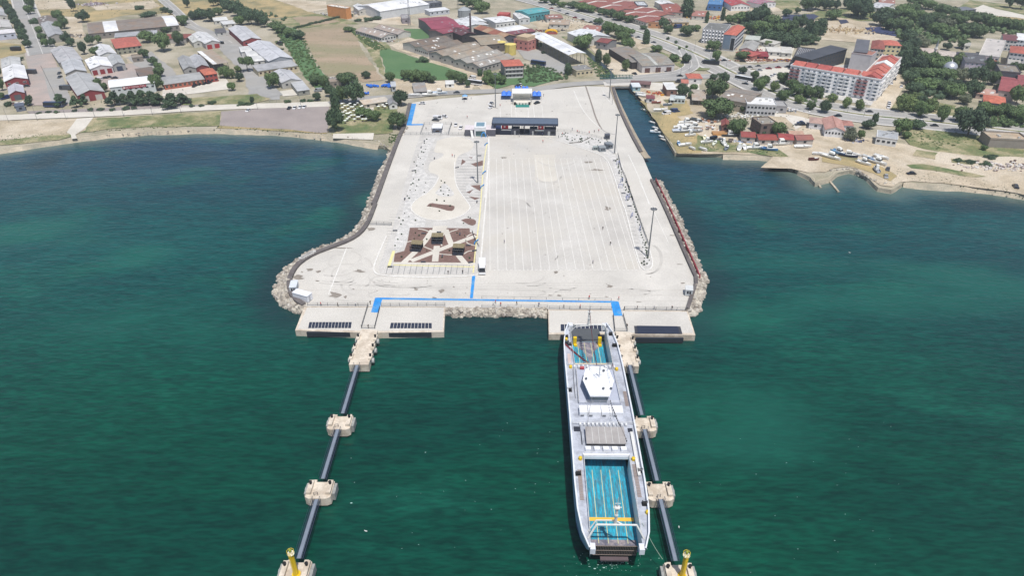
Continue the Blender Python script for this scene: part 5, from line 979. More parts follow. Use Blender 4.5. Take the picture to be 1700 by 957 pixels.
trees('6', '270,120,140,120,d;90,130,85,65,r;30,70,60,70,d;180,60,55,70,d;100,60,70,60,d;400,170,120,100,d;470,200,110,80,r;450,130,110,80,r;560,210,90,70,r;540,120,120,90,r;600,90,100,70,r;640,150,90,80,r;720,60,100,60,r;640,40,110,60,r;690,200,90,100,d;580,280,100,80,d;760,170,110,90,r;820,110,140,80,r;780,240,120,90,r;850,260,110,80,r;830,190,100,70,g;900,170,110,80,r;960,150,110,80,r;1030,160,110,80,r;1100,170,110,80,r;1170,190,110,80,r;1240,200,110,80,r;1310,210,110,80,r;940,320,80,60,r;1000,240,150,90,r;1060,250,100,80,r;560,330,80,60,d;620,320,90,70,d;660,290,70,60,g;840,330,60,50,d;700,310,70,50,g')
trees('6', '560,360,90,80,d;610,410,110,100,d;630,470,120,100,d;600,560,100,90,d;700,450,140,110,r;780,480,130,110,r;660,530,140,90,r;760,540,160,100,r;840,540,120,90,r;700,600,150,90,r;800,610,130,90,r;880,650,120,100,r;620,620,110,80,d;550,490,60,130,c;540,440,60,90,c;910,460,90,100,l;940,540,110,90,g;1040,560,130,120,d;1010,640,110,110,d;910,600,80,70,d;960,690,80,70,g;1090,500,60,110,d;1140,560,90,90,r;1160,480,70,70,d;1300,690,110,120,r;1340,640,90,80,r;1200,590,60,30,l;530,740,90,110,l;600,740,110,90,l;670,780,100,110,r;740,740,90,90,l;800,810,70,110,r;570,690,90,70,l;680,690,70,60,d;640,660,80,50,l;980,900,190,190,d;930,810,110,110,r;1080,760,110,90,r;1150,770,100,80,r;1220,760,100,80,r;1290,790,110,80,r;1340,830,90,90,r;1120,845,70,60,r;1230,840,80,60,r;530,890,120,110,r;640,855,95,65,d;280,450,60,60,r;400,20,60,30,d;1260,50,75,90,d;1330,60,75,95,d;1380,30,60,80,d;320,850,80,60,d;360,830,40,80,d;1280,470,50,60,r;1330,480,60,60,r')
trees('B1', '0,0,1,1,b'.replace('0,0,1,1,b', '405,850,60,70,d'))
trees('8', '655,200,60,50,r;1165,280,40,40,r;1230,320,40,25,b;1085,365,55,30,b;1010,355,50,30,b;980,350,30,18,b;1175,380,60,40,b;1200,330,60,25,b;1290,200,1.5,1.5,b'.replace(';1290,200,1.5,1.5,b', ''))
trees('3', '80,110,40,25,b;140,140,40,25,b;200,140,50,30,b;590,540,60,60,r')
for i in range(24): trees('2', '%d,%d,22,18,b' % (760+i*13, 190-i*3.2-R.uniform(0, 4)))
for i in range(11): trees('2', '%d,%d,26,16,b' % (660+i*4+R.uniform(-4, 4), 240+i*30))
# ---- thick growth no one could count
def thicket(c, s, h_, n_, m_, label):
    poly = WP(c, s, ZL); xs = [p.x for p in poly]; ys = [p.y for p in poly]; b = MB(); k = 0; tries = 0
    def inside(x, y):
        r_ = False
        for i in range(len(poly)):
            a, d = poly[i], poly[i-1]
            if (a.y > y) != (d.y > y) and x < (d.x-a.x)*(y-a.y)/(d.y-a.y)+a.x: r_ = not r_
        return r_
    while k < n_ and tries < n_*20:
        tries += 1; x = R.uniform(min(xs), max(xs)); y = R.uniform(min(ys), max(ys))
        if inside(x, y):
            r_ = h_*R.uniform(.4, .8); k += 1; blob(b, (x, y, ZL+r_*.5), r_*.8, k); leaves(b, (x, y, ZL+r_*.5), r_, 26, .35)
    tag(b.build('undergrowth', m_), label, 'bushes', kind='stuff')
thicket('2', '590,150 700,190 820,260 900,420 980,560 900,600 800,480 720,340 640,240', 1.6, 330, leafA, 'tall hedge and weeds on the left of the brown field')
thicket('3', '70,190 140,190 200,230 330,330 260,340 200,300 120,240', 1.3, 200, leafA, 'weedy bank curving below the twin farm sheds')
thicket('3', '440,490 640,520 640,545 440,545', 1.8, 90, leafB, 'dark bushes at the lower edge of the green crop')
thicket('3', '970,490 1080,490 1120,560 1000,580', 1.6, 90, leafA, 'bushes left of the red roofed tenement')
thicket('4', '190,430 300,430 440,480 520,520 300,550 160,550', 1.6, 190, leafA, 'green thicket between tenement and the canopy yard')
thicket('4', '620,380 700,430 760,480 780,520 690,510 640,450', 1.4, 80, leafA, 'bushes along the narrow upstream canal')
thicket('5', '470,110 620,90 760,150 940,190 1010,290 880,320 700,290 570,240 540,180', 4.5, 330, leafB, 'dense dark wood between hotel and the bare hill')
thicket('6', '330,110 600,60 900,150 1356,180 1356,230 1050,220 900,290 620,300 480,230', 4.5, 520, leafA, 'wooded slope filling the upper right of the town')
thicket('6', '560,400 840,400 900,620 800,660 600,630 560,540', 5, 260, leafB, 'dense park trees beside the silver domed mosque')
thicket('6', '900,780 1356,700 1356,850 1050,840', 2.5, 160, leafA, 'mixed garden bushes along the boulevard at right')
thicket('8', '640,150 980,150 1100,220 860,280 680,240', .7, 120, leafC, 'tall weeds in the meadow below the boulevard')
thicket('5', '860,570 1100,640 1000,690 860,660', 2, 60, leafA, 'street bushes in front of the long apartment block')
thicket('7', '570,310 760,340 940,390 1140,430 1080,440 900,410 600,410', .6, 110, leafA, 'low scrub between the stored boats on the bank')
thicket('1', '1356,-20 1420,-10 1900,120 1870,160 1600,120', 3, 60, leafB, 'dark hedge line at the top beside the dry fields')
thicket('P1', '225,400 330,395 310,430 240,470 215,470', .5, 50, leafA, 'weeds on the stones beside the pier root')
thicket('7', '120,60 300,100 520,250 560,420 430,420 300,240', .3, 160, leafC, 'scattered dry tufts on the yellow ground beside the canal')
thicket('8', '100,290 600,400 1100,440 1436,560 1436,600 900,500 560,470 300,380', .3, 150, leafD, 'scattered grey green tufts along the sandy shore')
thicket('5', '380,720 1000,760 1080,850 900,960 520,960', .4, 120, leafA, 'weeds between the depot and the shore shacks')
thicket('1', '0,-40 1100,-30 1180,90 500,130 200,60', .5, 160, leafD, 'scattered dry bushes on the fields at top left')
thicket('1', '380,560 480,700 1250,690 1250,600 1060,560 700,600', .35, 110, leafA, 'low weeds round the sheds by the shore road')
thicket('2', '240,830 960,880 960,890 240,850', .3, 90, leafC, 'weeds along the lower edge of the gravel lot')
thicket('1', '0,900 480,880 1356,800 1356,835 500,880 0,960', .25, 160, leafA, 'tufts on the grass strip along the left shore')
thicket('4', '300,90 700,120 900,260 700,250 400,200', .5, 120, leafD, 'weeds and scrub over the scrap ground near the highway')
thicket('2', '760,190 1080,155 1330,530 1210,545 960,505', .12, 150, leafC, 'small green tufts scattered over the big brown field')
# ================================================================ VEHICLES
def car_mesh(kind):
    b = MB(); g = MB()
    L_, Wd, h1, h2 = {'car': (4.3, 1.75, .85, 1.45), 'van': (5.2, 1.9, 1.1, 2.1), 'truck': (7.5, 2.4, 1.2, 2.9), 'bus': (11.5, 2.5, 1.2, 3.1)}[kind]
    a = L_/2; w_ = Wd/2
    if kind == 'car': low = [(-a, .3), (-a+.05, .72), (-a+.9, h1), (a-.75, h1-.02), (a-.02, .7), (a, .3)]; top = [(-a+1.0, h1), (-a+1.75, h2), (a-1.3, h2), (a-.55, h1)]
    elif kind == 'van': low = [(-a, .3), (-a+.05, .9), (-a+.6, h1), (a, h1), (a, .3)]; top = [(-a+.6, h1), (-a+1.3, h2), (a-.05, h2), (a, h1)]
    else: low = [(-a, .4), (-a, h1), (a, h1), (a, .4)]; top = [(-a+.1, h1), (-a+.3, h2), (a-.05, h2), (a, h1)]
    def ext(m_, pr_, ww_, wt, mi=0):
        n_ = len(pr_); m_.add([(x, s_*(wt if z > h1+.2 else ww_), z) for s_ in (-1, 1) for x, z in pr_], [tuple(range(n_)), tuple(range(2*n_-1, n_-1, -1))]+[(i+1 if i < n_-1 else 0, i, n_+i, n_+(i+1) % n_) for i in range(n_)], mi)
    ext(b, low, w_, w_); ext(g, [(x, z+.01) for x, z in top], w_-.06, w_-.2)
    tx0 = top[1][0]+.02; tx1 = top[2][0]-.02; b.box(tx0, tx1, -w_+.2, w_-.2, h2-.05, h2+.04)
    for x in (top[0][0]+.15, (top[1][0]+top[2][0])/2, top[3][0]-.12): b.box(x-.05 if x > 0 else x, x+.05, -w_+.03, w_-.03, h1-.02, h1+.06)
    if kind == 'truck': b.box(-a+2.2, a, -w_-.02, w_+.02, 1.0, 3.1)
    if kind in ('van',): b.box(-a+2.2, a-.02, -w_+.1, w_-.1, h1, h2+.02)
    wh = MB(); wh.tube((0, -.12, 0), (0, .12, 0), .33, n=10); rm_ = MB(); rm_.tube((0, -.13, 0), (0, .13, 0), .18, n=8)
    return b, g, wh, rm_, L_, Wd
CARS = {k: car_mesh(k) for k in ('car', 'van', 'truck', 'bus')}; CM = {}
WHM = CARS['car'][2].mesh('tyre', black); RIM = CARS['car'][3].mesh('rim', steel)
def car(c, x, y, ang, col=(235, 235, 235), kind='car', z=None, noun=None, label=None, group='parked cars'):
    b, g, _, _, L_, Wd = CARS[kind]; k = (kind, col)
    if k not in CM: CM[k] = (b.mesh('body', mat('car %d %d %d' % col, srgb(*col), tuple(q*.9 for q in srgb(*col)[:3]), .5, .3, coat=.5)), g.mesh('window', glass))
    P_ = T(c, x, y); inp = 'P' in c or z is not None
    o = thing({'car': 'parked_car', 'van': 'parked_van', 'truck': 'truck', 'bus': 'bus'}[kind], G(*P_, Z0 if c[0] in 'PA' else ZL+.12 if z is None else z), math.radians(ang))
    o.location.z += .03 if c[0] in 'PA' else .02
    put('body', CM[k][0], o); put('window', CM[k][1], o)
    for xx in (-L_*.31, L_*.30):
        for s_ in (-1, 1): put('rim', RIM, put('wheel', WHM, o, (xx, s_*(Wd/2-.1), .33)))
    cn = 'white' if min(col) > 200 else 'black' if max(col) < 60 else 'silver' if max(col)-min(col) < 20 and max(col) > 120 else 'dark grey' if max(col)-min(col) < 20 else 'red' if col[0] > col[2]+30 else 'blue'
    if label: tag(o, label, kind, group)
    else: auto(o, P_, noun or cn+' '+kind, kind, group)
Wc, Kc, Gc, Sc_, Bc, Rc = (236, 236, 238), (28, 30, 36), (78, 80, 84), (160, 164, 170), (40, 60, 110), (150, 36, 36)
for a in (('P1', 482, 158, 2, Wc), ('P1', 655, 262, -20, Wc), ('P1', 590, 290, 170, Gc), ('P1', 607, 278, 175, Wc, 'van'), ('P1', 750, 330, 88, Wc), ('P1', 790, 352, 80, Wc), ('P2', 72, 188, 60, Wc), ('P2', 75, 160, 50, Wc), ('P2', 438, 153, 40, Kc), ('P3', 960, 712, 92, Wc, 'truck')): car(*a)
for a in (('3', 790, 618, 2, Gc), ('3', 905, 560, -25, Wc, 'bus'), ('3', 1195, 572, 0, Gc), ('3', 1213, 568, 80, Wc), ('3', 1330, 430, -30, Bc, 'bus'), ('3', 225, 670, 5, Kc), ('3', 895, 520, -30, Wc, 'van'),
          ('2', 448, 737, 80, Wc), ('2', 720, 722, 85, Kc), ('2', 756, 720, 85, Wc), ('2', 792, 716, 85, Wc), ('2', 820, 714, 85, Wc), ('2', 655, 292, -15, Kc, 'van'), ('2', 95, 568, 80, Kc), ('2', 128, 562, 80, Kc), ('2', 160, 558, 80, Kc), ('2', 192, 552, 80, Kc), ('2', 268, 290, -30, Kc, 'van'), ('2', 910, 605, 10, Sc_, 'van'),
          ('1', 108, 335, 0, Kc, 'truck'), ('1', 210, 488, -10, Gc, 'truck'), ('1', 395, 490, 100, Gc), ('1', 398, 515, 95, Gc), ('1', 440, 595, 0, Gc, 'truck'), ('1', 680, 480, 95, Wc), ('1', 712, 470, 95, Wc), ('1', 775, 468, 80, Bc), ('1', 825, 462, 80, Kc), ('1', 695, 520, 10, Gc), ('1', 720, 515, 10, Gc), ('1', 760, 520, 10, Gc), ('1', 655, 530, 0, Wc, 'van'), ('1', 360, 708, 0, Bc, 'bus'), ('1', 175, 575, 5, Gc), ('1', 35, 655, 60, Bc, 'van'), ('1', 880, 700, 3, Kc), ('1', 970, 696, 3, Kc), ('1', 1040, 692, 3, Kc), ('1', 1240, 686, 3, Kc, 'van'), ('1', 1290, 575, 80, Kc)):
    car(*a)
for a in (('4', 930, 492, -60, Gc), ('4', 1140, 472, 70, Kc), ('4', 1165, 470, 80, Kc), ('4', 1230, 508, 0, Kc), ('4', 1140, 758, 15, Wc, 'van'), ('4', 1185, 742, 10, Bc, 'van'), ('4', 1215, 185, 20, Bc, 'truck'),
          ('5', 320, 428, -25, Kc, 'bus'), ('5', 268, 412, 60, Kc), ('5', 405, 405, 20, Kc), ('5', 530, 408, -5, Kc), ('5', 632, 443, 5, Gc), ('5', 532, 535, -40, Wc, 'bus'), ('5', 500, 515, -40, Kc), ('5', 585, 545, -30, Kc, 'van'), ('5', 545, 560, -35, Kc), ('5', 900, 830, 0, Gc), ('5', 915, 818, 5, Bc), ('5', 925, 830, 8, Kc), ('5', 575, 450, 0, Gc), ('5', 740, 500, 40, Wc), ('5', 720, 510, 40, Wc), ('5', 1160, 772, 0, Kc), ('5', 112, 508, 0, Kc), ('5', 110, 545, 0, Gc, 'van'),
          ('6', 460, 700, 70, Wc), ('6', 462, 688, 70, Wc), ('6', 455, 715, 70, Wc), ('6', 542, 578, 60, Wc), ('6', 403, 632, 60, Gc), ('6', 478, 558, 60, Wc), ('6', 500, 528, 60, Gc), ('6', 120, 774, 0, Kc), ('6', 760, 838, -5, Kc), ('6', 670, 808, -5, Wc), ('6', 330, 745, -5, Kc),
          ('8', 532, 410, 62, Gc), ('8', 520, 458, 70, Sc_), ('8', 1378, 525, 75, Kc), ('8', 688, 438, 5, Kc), ('B7', 180, 290, 15, Bc), ('B7', 660, 660, 30, Kc, 'van'), ('B7', 760, 665, -30, Sc_)): car(*a)
for i in range(9): car('5', 640+i*62, 470-i*7+R.uniform(-6, 6), 5, R.choice([Wc, Kc, Gc, Sc_, Rc]))
for i in range(14): car('4', 380+i*52, 62+i*17.5+R.uniform(-5, 5), -18, R.choice([Wc, Kc, Gc, Sc_, Rc]))
# ================================================================ BOATS
def boat_mesh(L_, Wd, cab):
    b = MB(); st_ = 9; v = []
    for i in range(st_):
        t = i/(st_-1); hw = Wd/2*(1-max(0, (t-.45)/.55)**2.2)*(.82+.18*min(1, t*4)); x = -L_/2+L_*t; ke = .0+.25*max(0, t-.6)
        rise = .15*max(0, t-.5)
        v += [(x, 0, ke), (x, hw*.75, .25+ke), (x, max(hw, .02), .85+rise), (x, max(hw-.15, .0), .85+rise), (x, max(hw-.2, 0), .45+rise), (x, 0, .42+rise),
              (x, -max(hw-.2, 0), .45+rise), (x, -max(hw-.15, .0), .85+rise), (x, -max(hw, .02), .85+rise), (x, -hw*.75, .25+ke)]
    f = [(i*10+j, i*10+(j+1) % 10, (i+1)*10+(j+1) % 10, (i+1)*10+j) for i in range(st_-1) for j in range(10)]
    b.add(v, f); b.add([v[j] for j in range(10)], [tuple(range(9, -1, -1))])
    h_ = b
    d = MB(); d.add([(L_*.05, -Wd*.36, .9), (L_*.42, -.15, .98), (L_*.42, .15, .98), (L_*.05, Wd*.36, .9)], [(0, 1, 2, 3)]); c = None
    if cab:
        c = MB(); a, w_ = L_*.16, Wd*.32
        c.add([(-a, -w_, .6), (a*1.2, -w_*.8, .6), (a*1.2, w_*.8, .6), (-a, w_, .6), (-a*.9, -w_*.85, 2.2), (a*.5, -w_*.65, 2.2), (a*.5, w_*.65, 2.2), (-a*.9, w_*.85, 2.2)],
              [(4, 5, 6, 7), (0, 1, 5, 4), (1, 2, 6, 5), (2, 3, 7, 6), (3, 0, 4, 7)])
    return h_, d, c
BM_ = {}
def boat(c, x, y, ang, L_=6, col=(232, 232, 230), cab=True, z=None, noun=None, cover=None):
    P_ = T(c, x, y); k = (L_, col, cab)
    if k not in BM_:
        h_, d, cc = boat_mesh(L_, L_*.34, cab); w_ = pal((236, 236, 232))
        BM_[k] = (h_.mesh('hull', pal(col)), d.mesh('foredeck', w_), cc.mesh('cabin', w_) if cc else None)
    water = z is not None and z < .3
    o = thing('moored_boat' if water else 'stored_boat', G(*P_, Z0-.1 if z is None else z), math.radians(ang)); m_ = BM_[k]
    if not water: o.scale = (1.12, 1.12, 1.5)
    put('hull', m_[0], o); put('foredeck', m_[1], o)
    if m_[2]: cb = put('cabin', m_[2], o); MB().box(-L_*.1, L_*.175, -L_*.096, L_*.096, 1.25, 1.6).build('cabin_window', glass, cb)
    if not water:
        q = MB(); [q.box(xx-.1, xx+.1, -.7, .7, -.25, .25) for xx in (-L_*.25, L_*.2)]; q.build('cradle', bark, o)
    if cover: MB().box(-L_*.35, -L_*.02, -L_*.13, L_*.13, .9, 1.05).build('cover', pal(cover), o)
    cn = 'white' if min(col) > 190 else 'dark blue' if col[2] > col[0]+20 else 'pale blue' if min(col) > 140 else 'dark hulled'
    sz = 'large ' if L_ >= 8 else 'small ' if L_ < 5 else ''
    auto(o, P_, noun or sz+cn+(' cabin boat' if cab else ' open boat'), 'boat', 'boats in the water' if water else 'boats stored ashore')
WB = (232, 232, 230)
for a in (('7', 195, 135, -55, 4.5, WB, 0), ('7', 250, 218, -50, 4.5, WB, 0), ('7', 272, 255, -50, 5, WB, 0), ('7', 275, 283, -15, 6.5, (200, 215, 225), 1), ('7', 312, 313, -60, 4.5, WB, 0), ('7', 322, 333, -60, 4.5, (205, 200, 190), 0), ('7', 262, 276, -20, 4.5, WB, 0)): boat(*a, z=.0)
for a in (('B7', 280, 548, 5, 11, (190, 196, 205), 1), ('B7', 310, 520, 10, 8, WB, 1), ('B7', 320, 440, 5, 8, WB, 1), ('B7', 290, 475, 8, 7, WB, 0), ('B7', 225, 500, 10, 6, WB, 0), ('B7', 350, 490, 15, 7, WB, 0), ('B7', 425, 500, -25, 8, WB, 1), ('B7', 455, 555, 10, 6, (170, 172, 175), 0), ('B7', 370, 608, 12, 5.5, WB, 1), ('B7', 300, 735, 18, 6.5, WB, 0), ('B7', 392, 785, -60, 4, WB, 0), ('B7', 535, 795, -50, 4.5, WB, 0), ('B7', 557, 640, 75, 5, (238, 234, 205), 0),
          ('B7', 590, 700, 10, 6, WB, 1), ('B7', 800, 715, 95, 6, WB, 1), ('B7', 850, 780, 60, 5, (110, 120, 130), 0), ('B7', 1015, 775, 70, 6.5, WB, 1), ('B7', 1080, 765, 80, 6, WB, 0), ('B7', 1230, 775, 5, 8, WB, 1), ('B7', 895, 610, -8, 8, (70, 80, 90), 1), ('B7', 445, 405, -40, 6.5, (90, 100, 105), 0), ('B7', 1410, 795, -20, 7.5, (70, 120, 170), 1), ('B7', 690, 715, 60, 5, (210, 214, 200), 0), ('B7', 208, 715, 85, 4, (120, 170, 215), 0),
          ('7', 1105, 360, 2, 9, WB, 1), ('7', 1250, 380, 0, 8, WB, 0), ('8', 72, 308, -10, 5, WB, 0), ('8', 158, 330, -50, 9, WB, 1), ('8', 207, 300, -65, 8, (110, 160, 200), 1), ('8', 270, 320, -30, 8, (56, 62, 84), 1), ('8', 320, 315, -50, 5, WB, 0), ('8', 372, 370, -55, 7, WB, 1), ('8', 393, 330, -60, 5, WB, 0), ('8', 430, 345, -70, 6, (110, 150, 190), 0), ('8', 465, 365, -50, 8, WB, 1), ('8', 488, 330, -50, 7, WB, 0), ('8', 455, 415, 85, 6, (150, 155, 165), 1), ('8', 42, 345, 0, 4.5, (96, 50, 46), 0), ('8', 1205, 503, 0, 1, WB, 0),
          ('P1', 545, 90, 2, 9, WB, 1), ('P1', 620, 75, 2, 9, (200, 212, 225), 1), ('P1', 430, 92, 0, 7, WB, 0), ('4', 1105, 735, 3, 7.5, WB, 0), ('4', 985, 640, -30, 8, WB, 0), ('4', 1075, 685, 3, 5, (150, 90, 80), 0), ('4', 970, 625, -25, 6, WB, 0), ('4', 1150, 700, 10, 5, (130, 140, 150), 0)):
    if a[4] > 2: boat(*a)
# ================================================================ SMALL THINGS ON LAND AND PIER
for k in range(46):                                   # white sunshade tables on the lawn
    x = 30+(k*53 % 175)+R.uniform(-6, 6); y = 705+(k//4)*11.5+R.uniform(-4, 4)
    if k > 40: x = 260+(k-40)*14; y = 705+(k % 3)*10
    o = thing('sunshade_table', W('3', x, y, ZL), R.uniform(0, 3)); auto(o, T('3', x, y), 'square white sunshade', 'sunshade', 'white sunshades on the lawn')
    MB().add([(-.8, -.8, 2.0), (.8, -.8, 2.0), (.8, .8, 2.0), (-.8, .8, 2.0), (0, 0, 2.35)], [(0, 1, 4), (1, 2, 4), (2, 3, 4), (3, 0, 4), (3, 2, 1, 0)]).build('canopy', pal((232, 236, 230)), o)
    MB().tube((0, 0, 0), (0, 0, 2.15), .05, n=5).build('pole', steel, o); MB().tube((0, 0, .7), (0, 0, .76), .6, n=10).build('tabletop', pal((150, 130, 110)), o)
o = thing('tarpaulin_pile', W('3', 270, 575, ZL)); tag(o, 'long heap covered in wrinkled bright blue tarpaulins', 'tarpaulin'); b = MB()
for i in range(40): blob(b, (R.uniform(-8, 8), R.uniform(-1.5, 2.5), R.uniform(.2, 1)), R.uniform(.8, 1.5), i, sq=.7)
b.build('tarpaulin', flat('tarp_blue', 40, 105, 200, .5), o)
o = thing('tarpaulin_pile', W('3', 182, 625, ZL)); tag(o, 'small heap under blue tarpaulin beside the dark trees', 'tarpaulin'); b = MB()
for i in range(12): blob(b, (R.uniform(-2.5, 2.5), R.uniform(-1, 1.5), R.uniform(.2, 1)), R.uniform(.7, 1.2), i, sq=.7)
b.build('tarpaulin', flat('tarp_blue', 40, 105, 200, .5), o)
o = thing('container', W('B7', 755, 590, ZL)); tag(o, 'open orange brown timber skip beside the track', 'skip'); MB().box(-4, 4, -2, 2, 0, 1.5).build('skip_body', pal((206, 156, 96)), o); MB().box(-3.7, 3.7, -1.7, 1.7, 1.5, 1.56).build('load', pal((170, 130, 90)), o)
# debris piles ashore, heaps of scrap and rubble
def heap(c, x, y, rx, ry, cols, n_, lab, hh=.8):
    b = MB(); p = W(c, x, y, ZL)
    for i in range(n_):
        q = (R.gauss(0, rx*.5), R.gauss(0, ry*.5), R.uniform(0, hh)); s_ = R.uniform(.25, .9)
        if R.random() < .5: rock(b, q, s_, R.randrange(len(cols)))
        else: b.box(q[0]-s_, q[0]+s_*R.uniform(.3, 1.6), q[1]-s_*.5, q[1]+s_*.6, q[2]*.5, q[2]+s_*R.uniform(.3, 1), R.randrange(len(cols)))
    o = b.build('scrap_heap', [pal(q) for q in cols]); o.location = p; tag(o, lab, 'scrap', kind='stuff')
MIX = [(200, 195, 190), (120, 110, 105), (80, 80, 90), (170, 120, 90), (230, 230, 230)]
heap('1', 620, 30, 13, 10, [(170, 150, 160), (120, 110, 120), (210, 205, 210)], 180, 'grey violet rubbish dump on dry ground at the top left')
heap('2', 1150, 90, 26, 9, [(210, 212, 216), (150, 152, 158), (90, 95, 105)], 240, 'pale scrap yard stock between the orange hall and the white warehouse')
heap('4', 1090, 625, 9, 5, [(190, 80, 60), (210, 150, 60), (120, 70, 60)], 60, 'red and orange machinery parts beside the canal huts')
heap('4', 430, 140, 22, 6, MIX, 150, 'mixed scrap along the ground below the teal hall')
heap('4', 340, 205, 14, 4, [(90, 60, 60), (150, 70, 60), (60, 60, 80)], 80, 'dark scrap beside the yellow tubular structure')
heap('5', 330, 120, 26, 8, [(190, 100, 70), (220, 170, 60), (90, 80, 80), (200, 200, 200)], 170, 'orange and rusty scrap yard left of the dark wood')
heap('5', 640, 405, 22, 2, [(150, 100, 80), (120, 90, 80), (170, 130, 110)], 110, 'row of brown timber stacks beside the junction road')
heap('5', 770, 402, 14, 2, [(50, 80, 150), (120, 90, 60), (200, 130, 50)], 70, 'row of blue barrels and goods beside the junction road')
heap('5', 600, 335, 8, 4, [(150, 50, 50), (120, 60, 60), (90, 60, 60)], 50, 'dark red stacked goods behind the crimson stall roof')
heap('5', 1180, 205, 30, 14, [(210, 190, 150), (190, 165, 130), (160, 140, 110)], 220, 'pale rubble over the bare hill', 1.4)
heap('5', 760, 735, 16, 4, [(220, 220, 222), (180, 180, 185), (120, 125, 130)], 130, 'white and grey clutter in front of the depot office')
heap('5', 480, 770, 14, 4, [(232, 232, 230), (200, 196, 190)], 60, 'white slabs stacked below the grey depot wall')
heap('B7', 600, 420, 8, 3, MIX, 70, 'boat yard clutter beneath the great round tree')
heap('B7', 640, 510, 5, 4, MIX, 35, 'clutter between the red roofed shack and the dry yard')
heap('B7', 1120, 690, 9, 2, [(140, 160, 190), (200, 200, 205), (110, 100, 95)], 60, 'bluish clutter in front of the red shore shacks')
heap('8', 1330, 395, 20, 5, [(190, 180, 175), (120, 100, 95), (220, 215, 210)], 170, 'rubble and debris along the track at far right')
heap('8', 320, 220, 6, 2, [(170, 170, 180), (120, 110, 100), (60, 70, 110)], 50, 'stacked boat gear beside the pink roofed cottages')
heap('3', 300, 275, 9, 2, MIX, 60, 'pipes and debris in front of the left farm shed')
heap('1', 500, 240, 10, 5, [(200, 196, 190), (150, 140, 130), (100, 95, 95)], 60, 'building debris right of the top left avenue trees')
heap('5', 1300, 100, 12, 3, [(60, 70, 90), (90, 95, 100)], 20, 'dark covered material beside the pale hill')
heap('5', 780, 130, 30, 4, [(50, 55, 90), (80, 85, 110), (60, 60, 75)], 120, 'dark blue covered stacks behind the dark wood')
heap('6', 470, 225, 20, 3, [(40, 46, 80), (60, 65, 90)], 80, 'dark blue tarpaulined rows below the wooded slope')
heap('1', 120, 690, 6, 2, MIX, 30, 'entrance gate blocks and barriers of the industrial estate')
def slope_net(c, s, lab, col): tag(MB().prism([q[:2] for q in rough_poly(WP(c, s, ZL), 4, .8)], ZL, ZL+.5).build('covered_stock', pal(col)), lab, 'tarpaulin')
slope_net('5', '800,100 1000,95 1030,110 960,150 840,150 790,130', 'dark blue covered ground behind the dark wood', (62, 68, 92)); slope_net('6', '300,185 400,180 600,235 560,250 400,225 320,205', 'long dark blue net covering beside the pale hill', (52, 60, 96))
slope_net('5', '1165,135 1215,132 1235,150 1180,160', 'small dark blue cover near the pale hill', (56, 60, 84))
# ---- fences
def fence(c, s, h_, step, m_, lab, rails=3, z=None, name='fence', mesh_=False, cat='fence', it=0):
    pts = WP(c, s, Z0 if z is None else z); pts = smooth(pts, it) if it else [Vector(p[:2]) for p in pts]; o0 = pts[0]; zz = Z0 if z is None else z
    o = thing(name, (o0.x, o0.y, zz)); tag(o, lab, cat); P2_ = [(p-o0) for p in pts]; r_ = MB(); cnt = 0
    pm = MB().box(-.05, .05, -.05, .05, 0, h_).mesh('post', m_)
    for i in range(len(P2_)-1):
        a, b_ = P2_[i], P2_[i+1]
        for k in range(rails): z_ = h_*(k+1)/rails-.04; r_.tube((a.x, a.y, z_), (b_.x, b_.y, z_), .045 if not mesh_ else .03, n=4)
        k = max(1, int((b_-a).length/step))
        for j in range(k+(i == len(P2_)-2)):
            if cnt < 98: q = a.lerp(b_, j/k); put('post', pm, o, (q.x, q.y, 0)); cnt += 1
    r_.build('rail', m_, o)
dk = flat('fence_dark', 60, 62, 66); redm = flat('rail_red', 168, 52, 66, .5)
fence('P4', '1061,0 1147,178 1231,370 1306,540 1331,600', 1.6, 3, redm, 'long red railing along the right edge of the pier', 3)
b = MB(); a_ = WP('P4', '1061,0 1147,178 1231,370 1306,540 1331,600'); tag(b.ribbon(a_, .35, Z0-.3, h=1.3).build('red_parapet', redm), 'low solid red parapet under the long red railing', 'parapet')
o_ = fence('A5', '520,572 1262,576', 1.3, 3, dk, 'dark fence behind the leftmost berth platform'); fence('P5', '845,702 1285,700', 1.3, 3, dk, 'dark fence behind the second berth platform')
fence('P4', '410,785 790,790', 1.3, 3, dk, 'dark fence behind the berth where the ferry lies'); fence('P4', '870,788 1255,795', 1.3, 3, dk, 'dark fence behind the rightmost berth platform')
fence('P4', '0,775 400,778', 1.1, 4, dk, 'thin railing above the central boulder bank', 2); fence('P4', '0,722 790,735', 1.0, 5, dk, 'thin railing along the long blue walkway', 1)
fence('A5', '1262,576 1180,850', 1.2, 2.2, dk, 'left side railing of the left pedestrian pier'); fence('P5', '835,720 800,858', 1.2, 2.2, dk, 'right side railing of the left pedestrian pier'); fence('P5', '708,856 802,858', 1.3, 2.2, dk, 'gate closing the left pedestrian pier')
fence('P4', '802,828 812,925', 1.2, 2.2, dk, 'left side railing of the right pedestrian pier'); fence('P4', '862,828 888,922', 1.2, 2.2, dk, 'right side railing of the right pedestrian pier'); fence('P4', '812,924 888,924', 1.3, 2.2, dk, 'gate closing the right pedestrian pier')
fence('P1', '345,402 820,404', 1.6, 3, steel, 'steel mesh fence across the pier left of the terminal office', 4); fence('P1', '470,400 500,322 715,320 690,405', 1.6, 3, steel, 'steel fence around the white garden canopy', 3)
fence('P3', '60,345 240,350', 1.3, 3, dk, 'short barrier fence across the left service road'); fence('P3', '62,352 240,357', .9, 3, steel, 'second rail of the barrier across left service road') 
fence('P3', '880,410 905,485 935,530', 1, 2, dk, 'dark bicycle rack beside the pergola garden')
fence('P2', '600,375 760,385 950,437', 1.4, 3, steel, 'fence in front of the planted triangle by the toll canopy', 2)
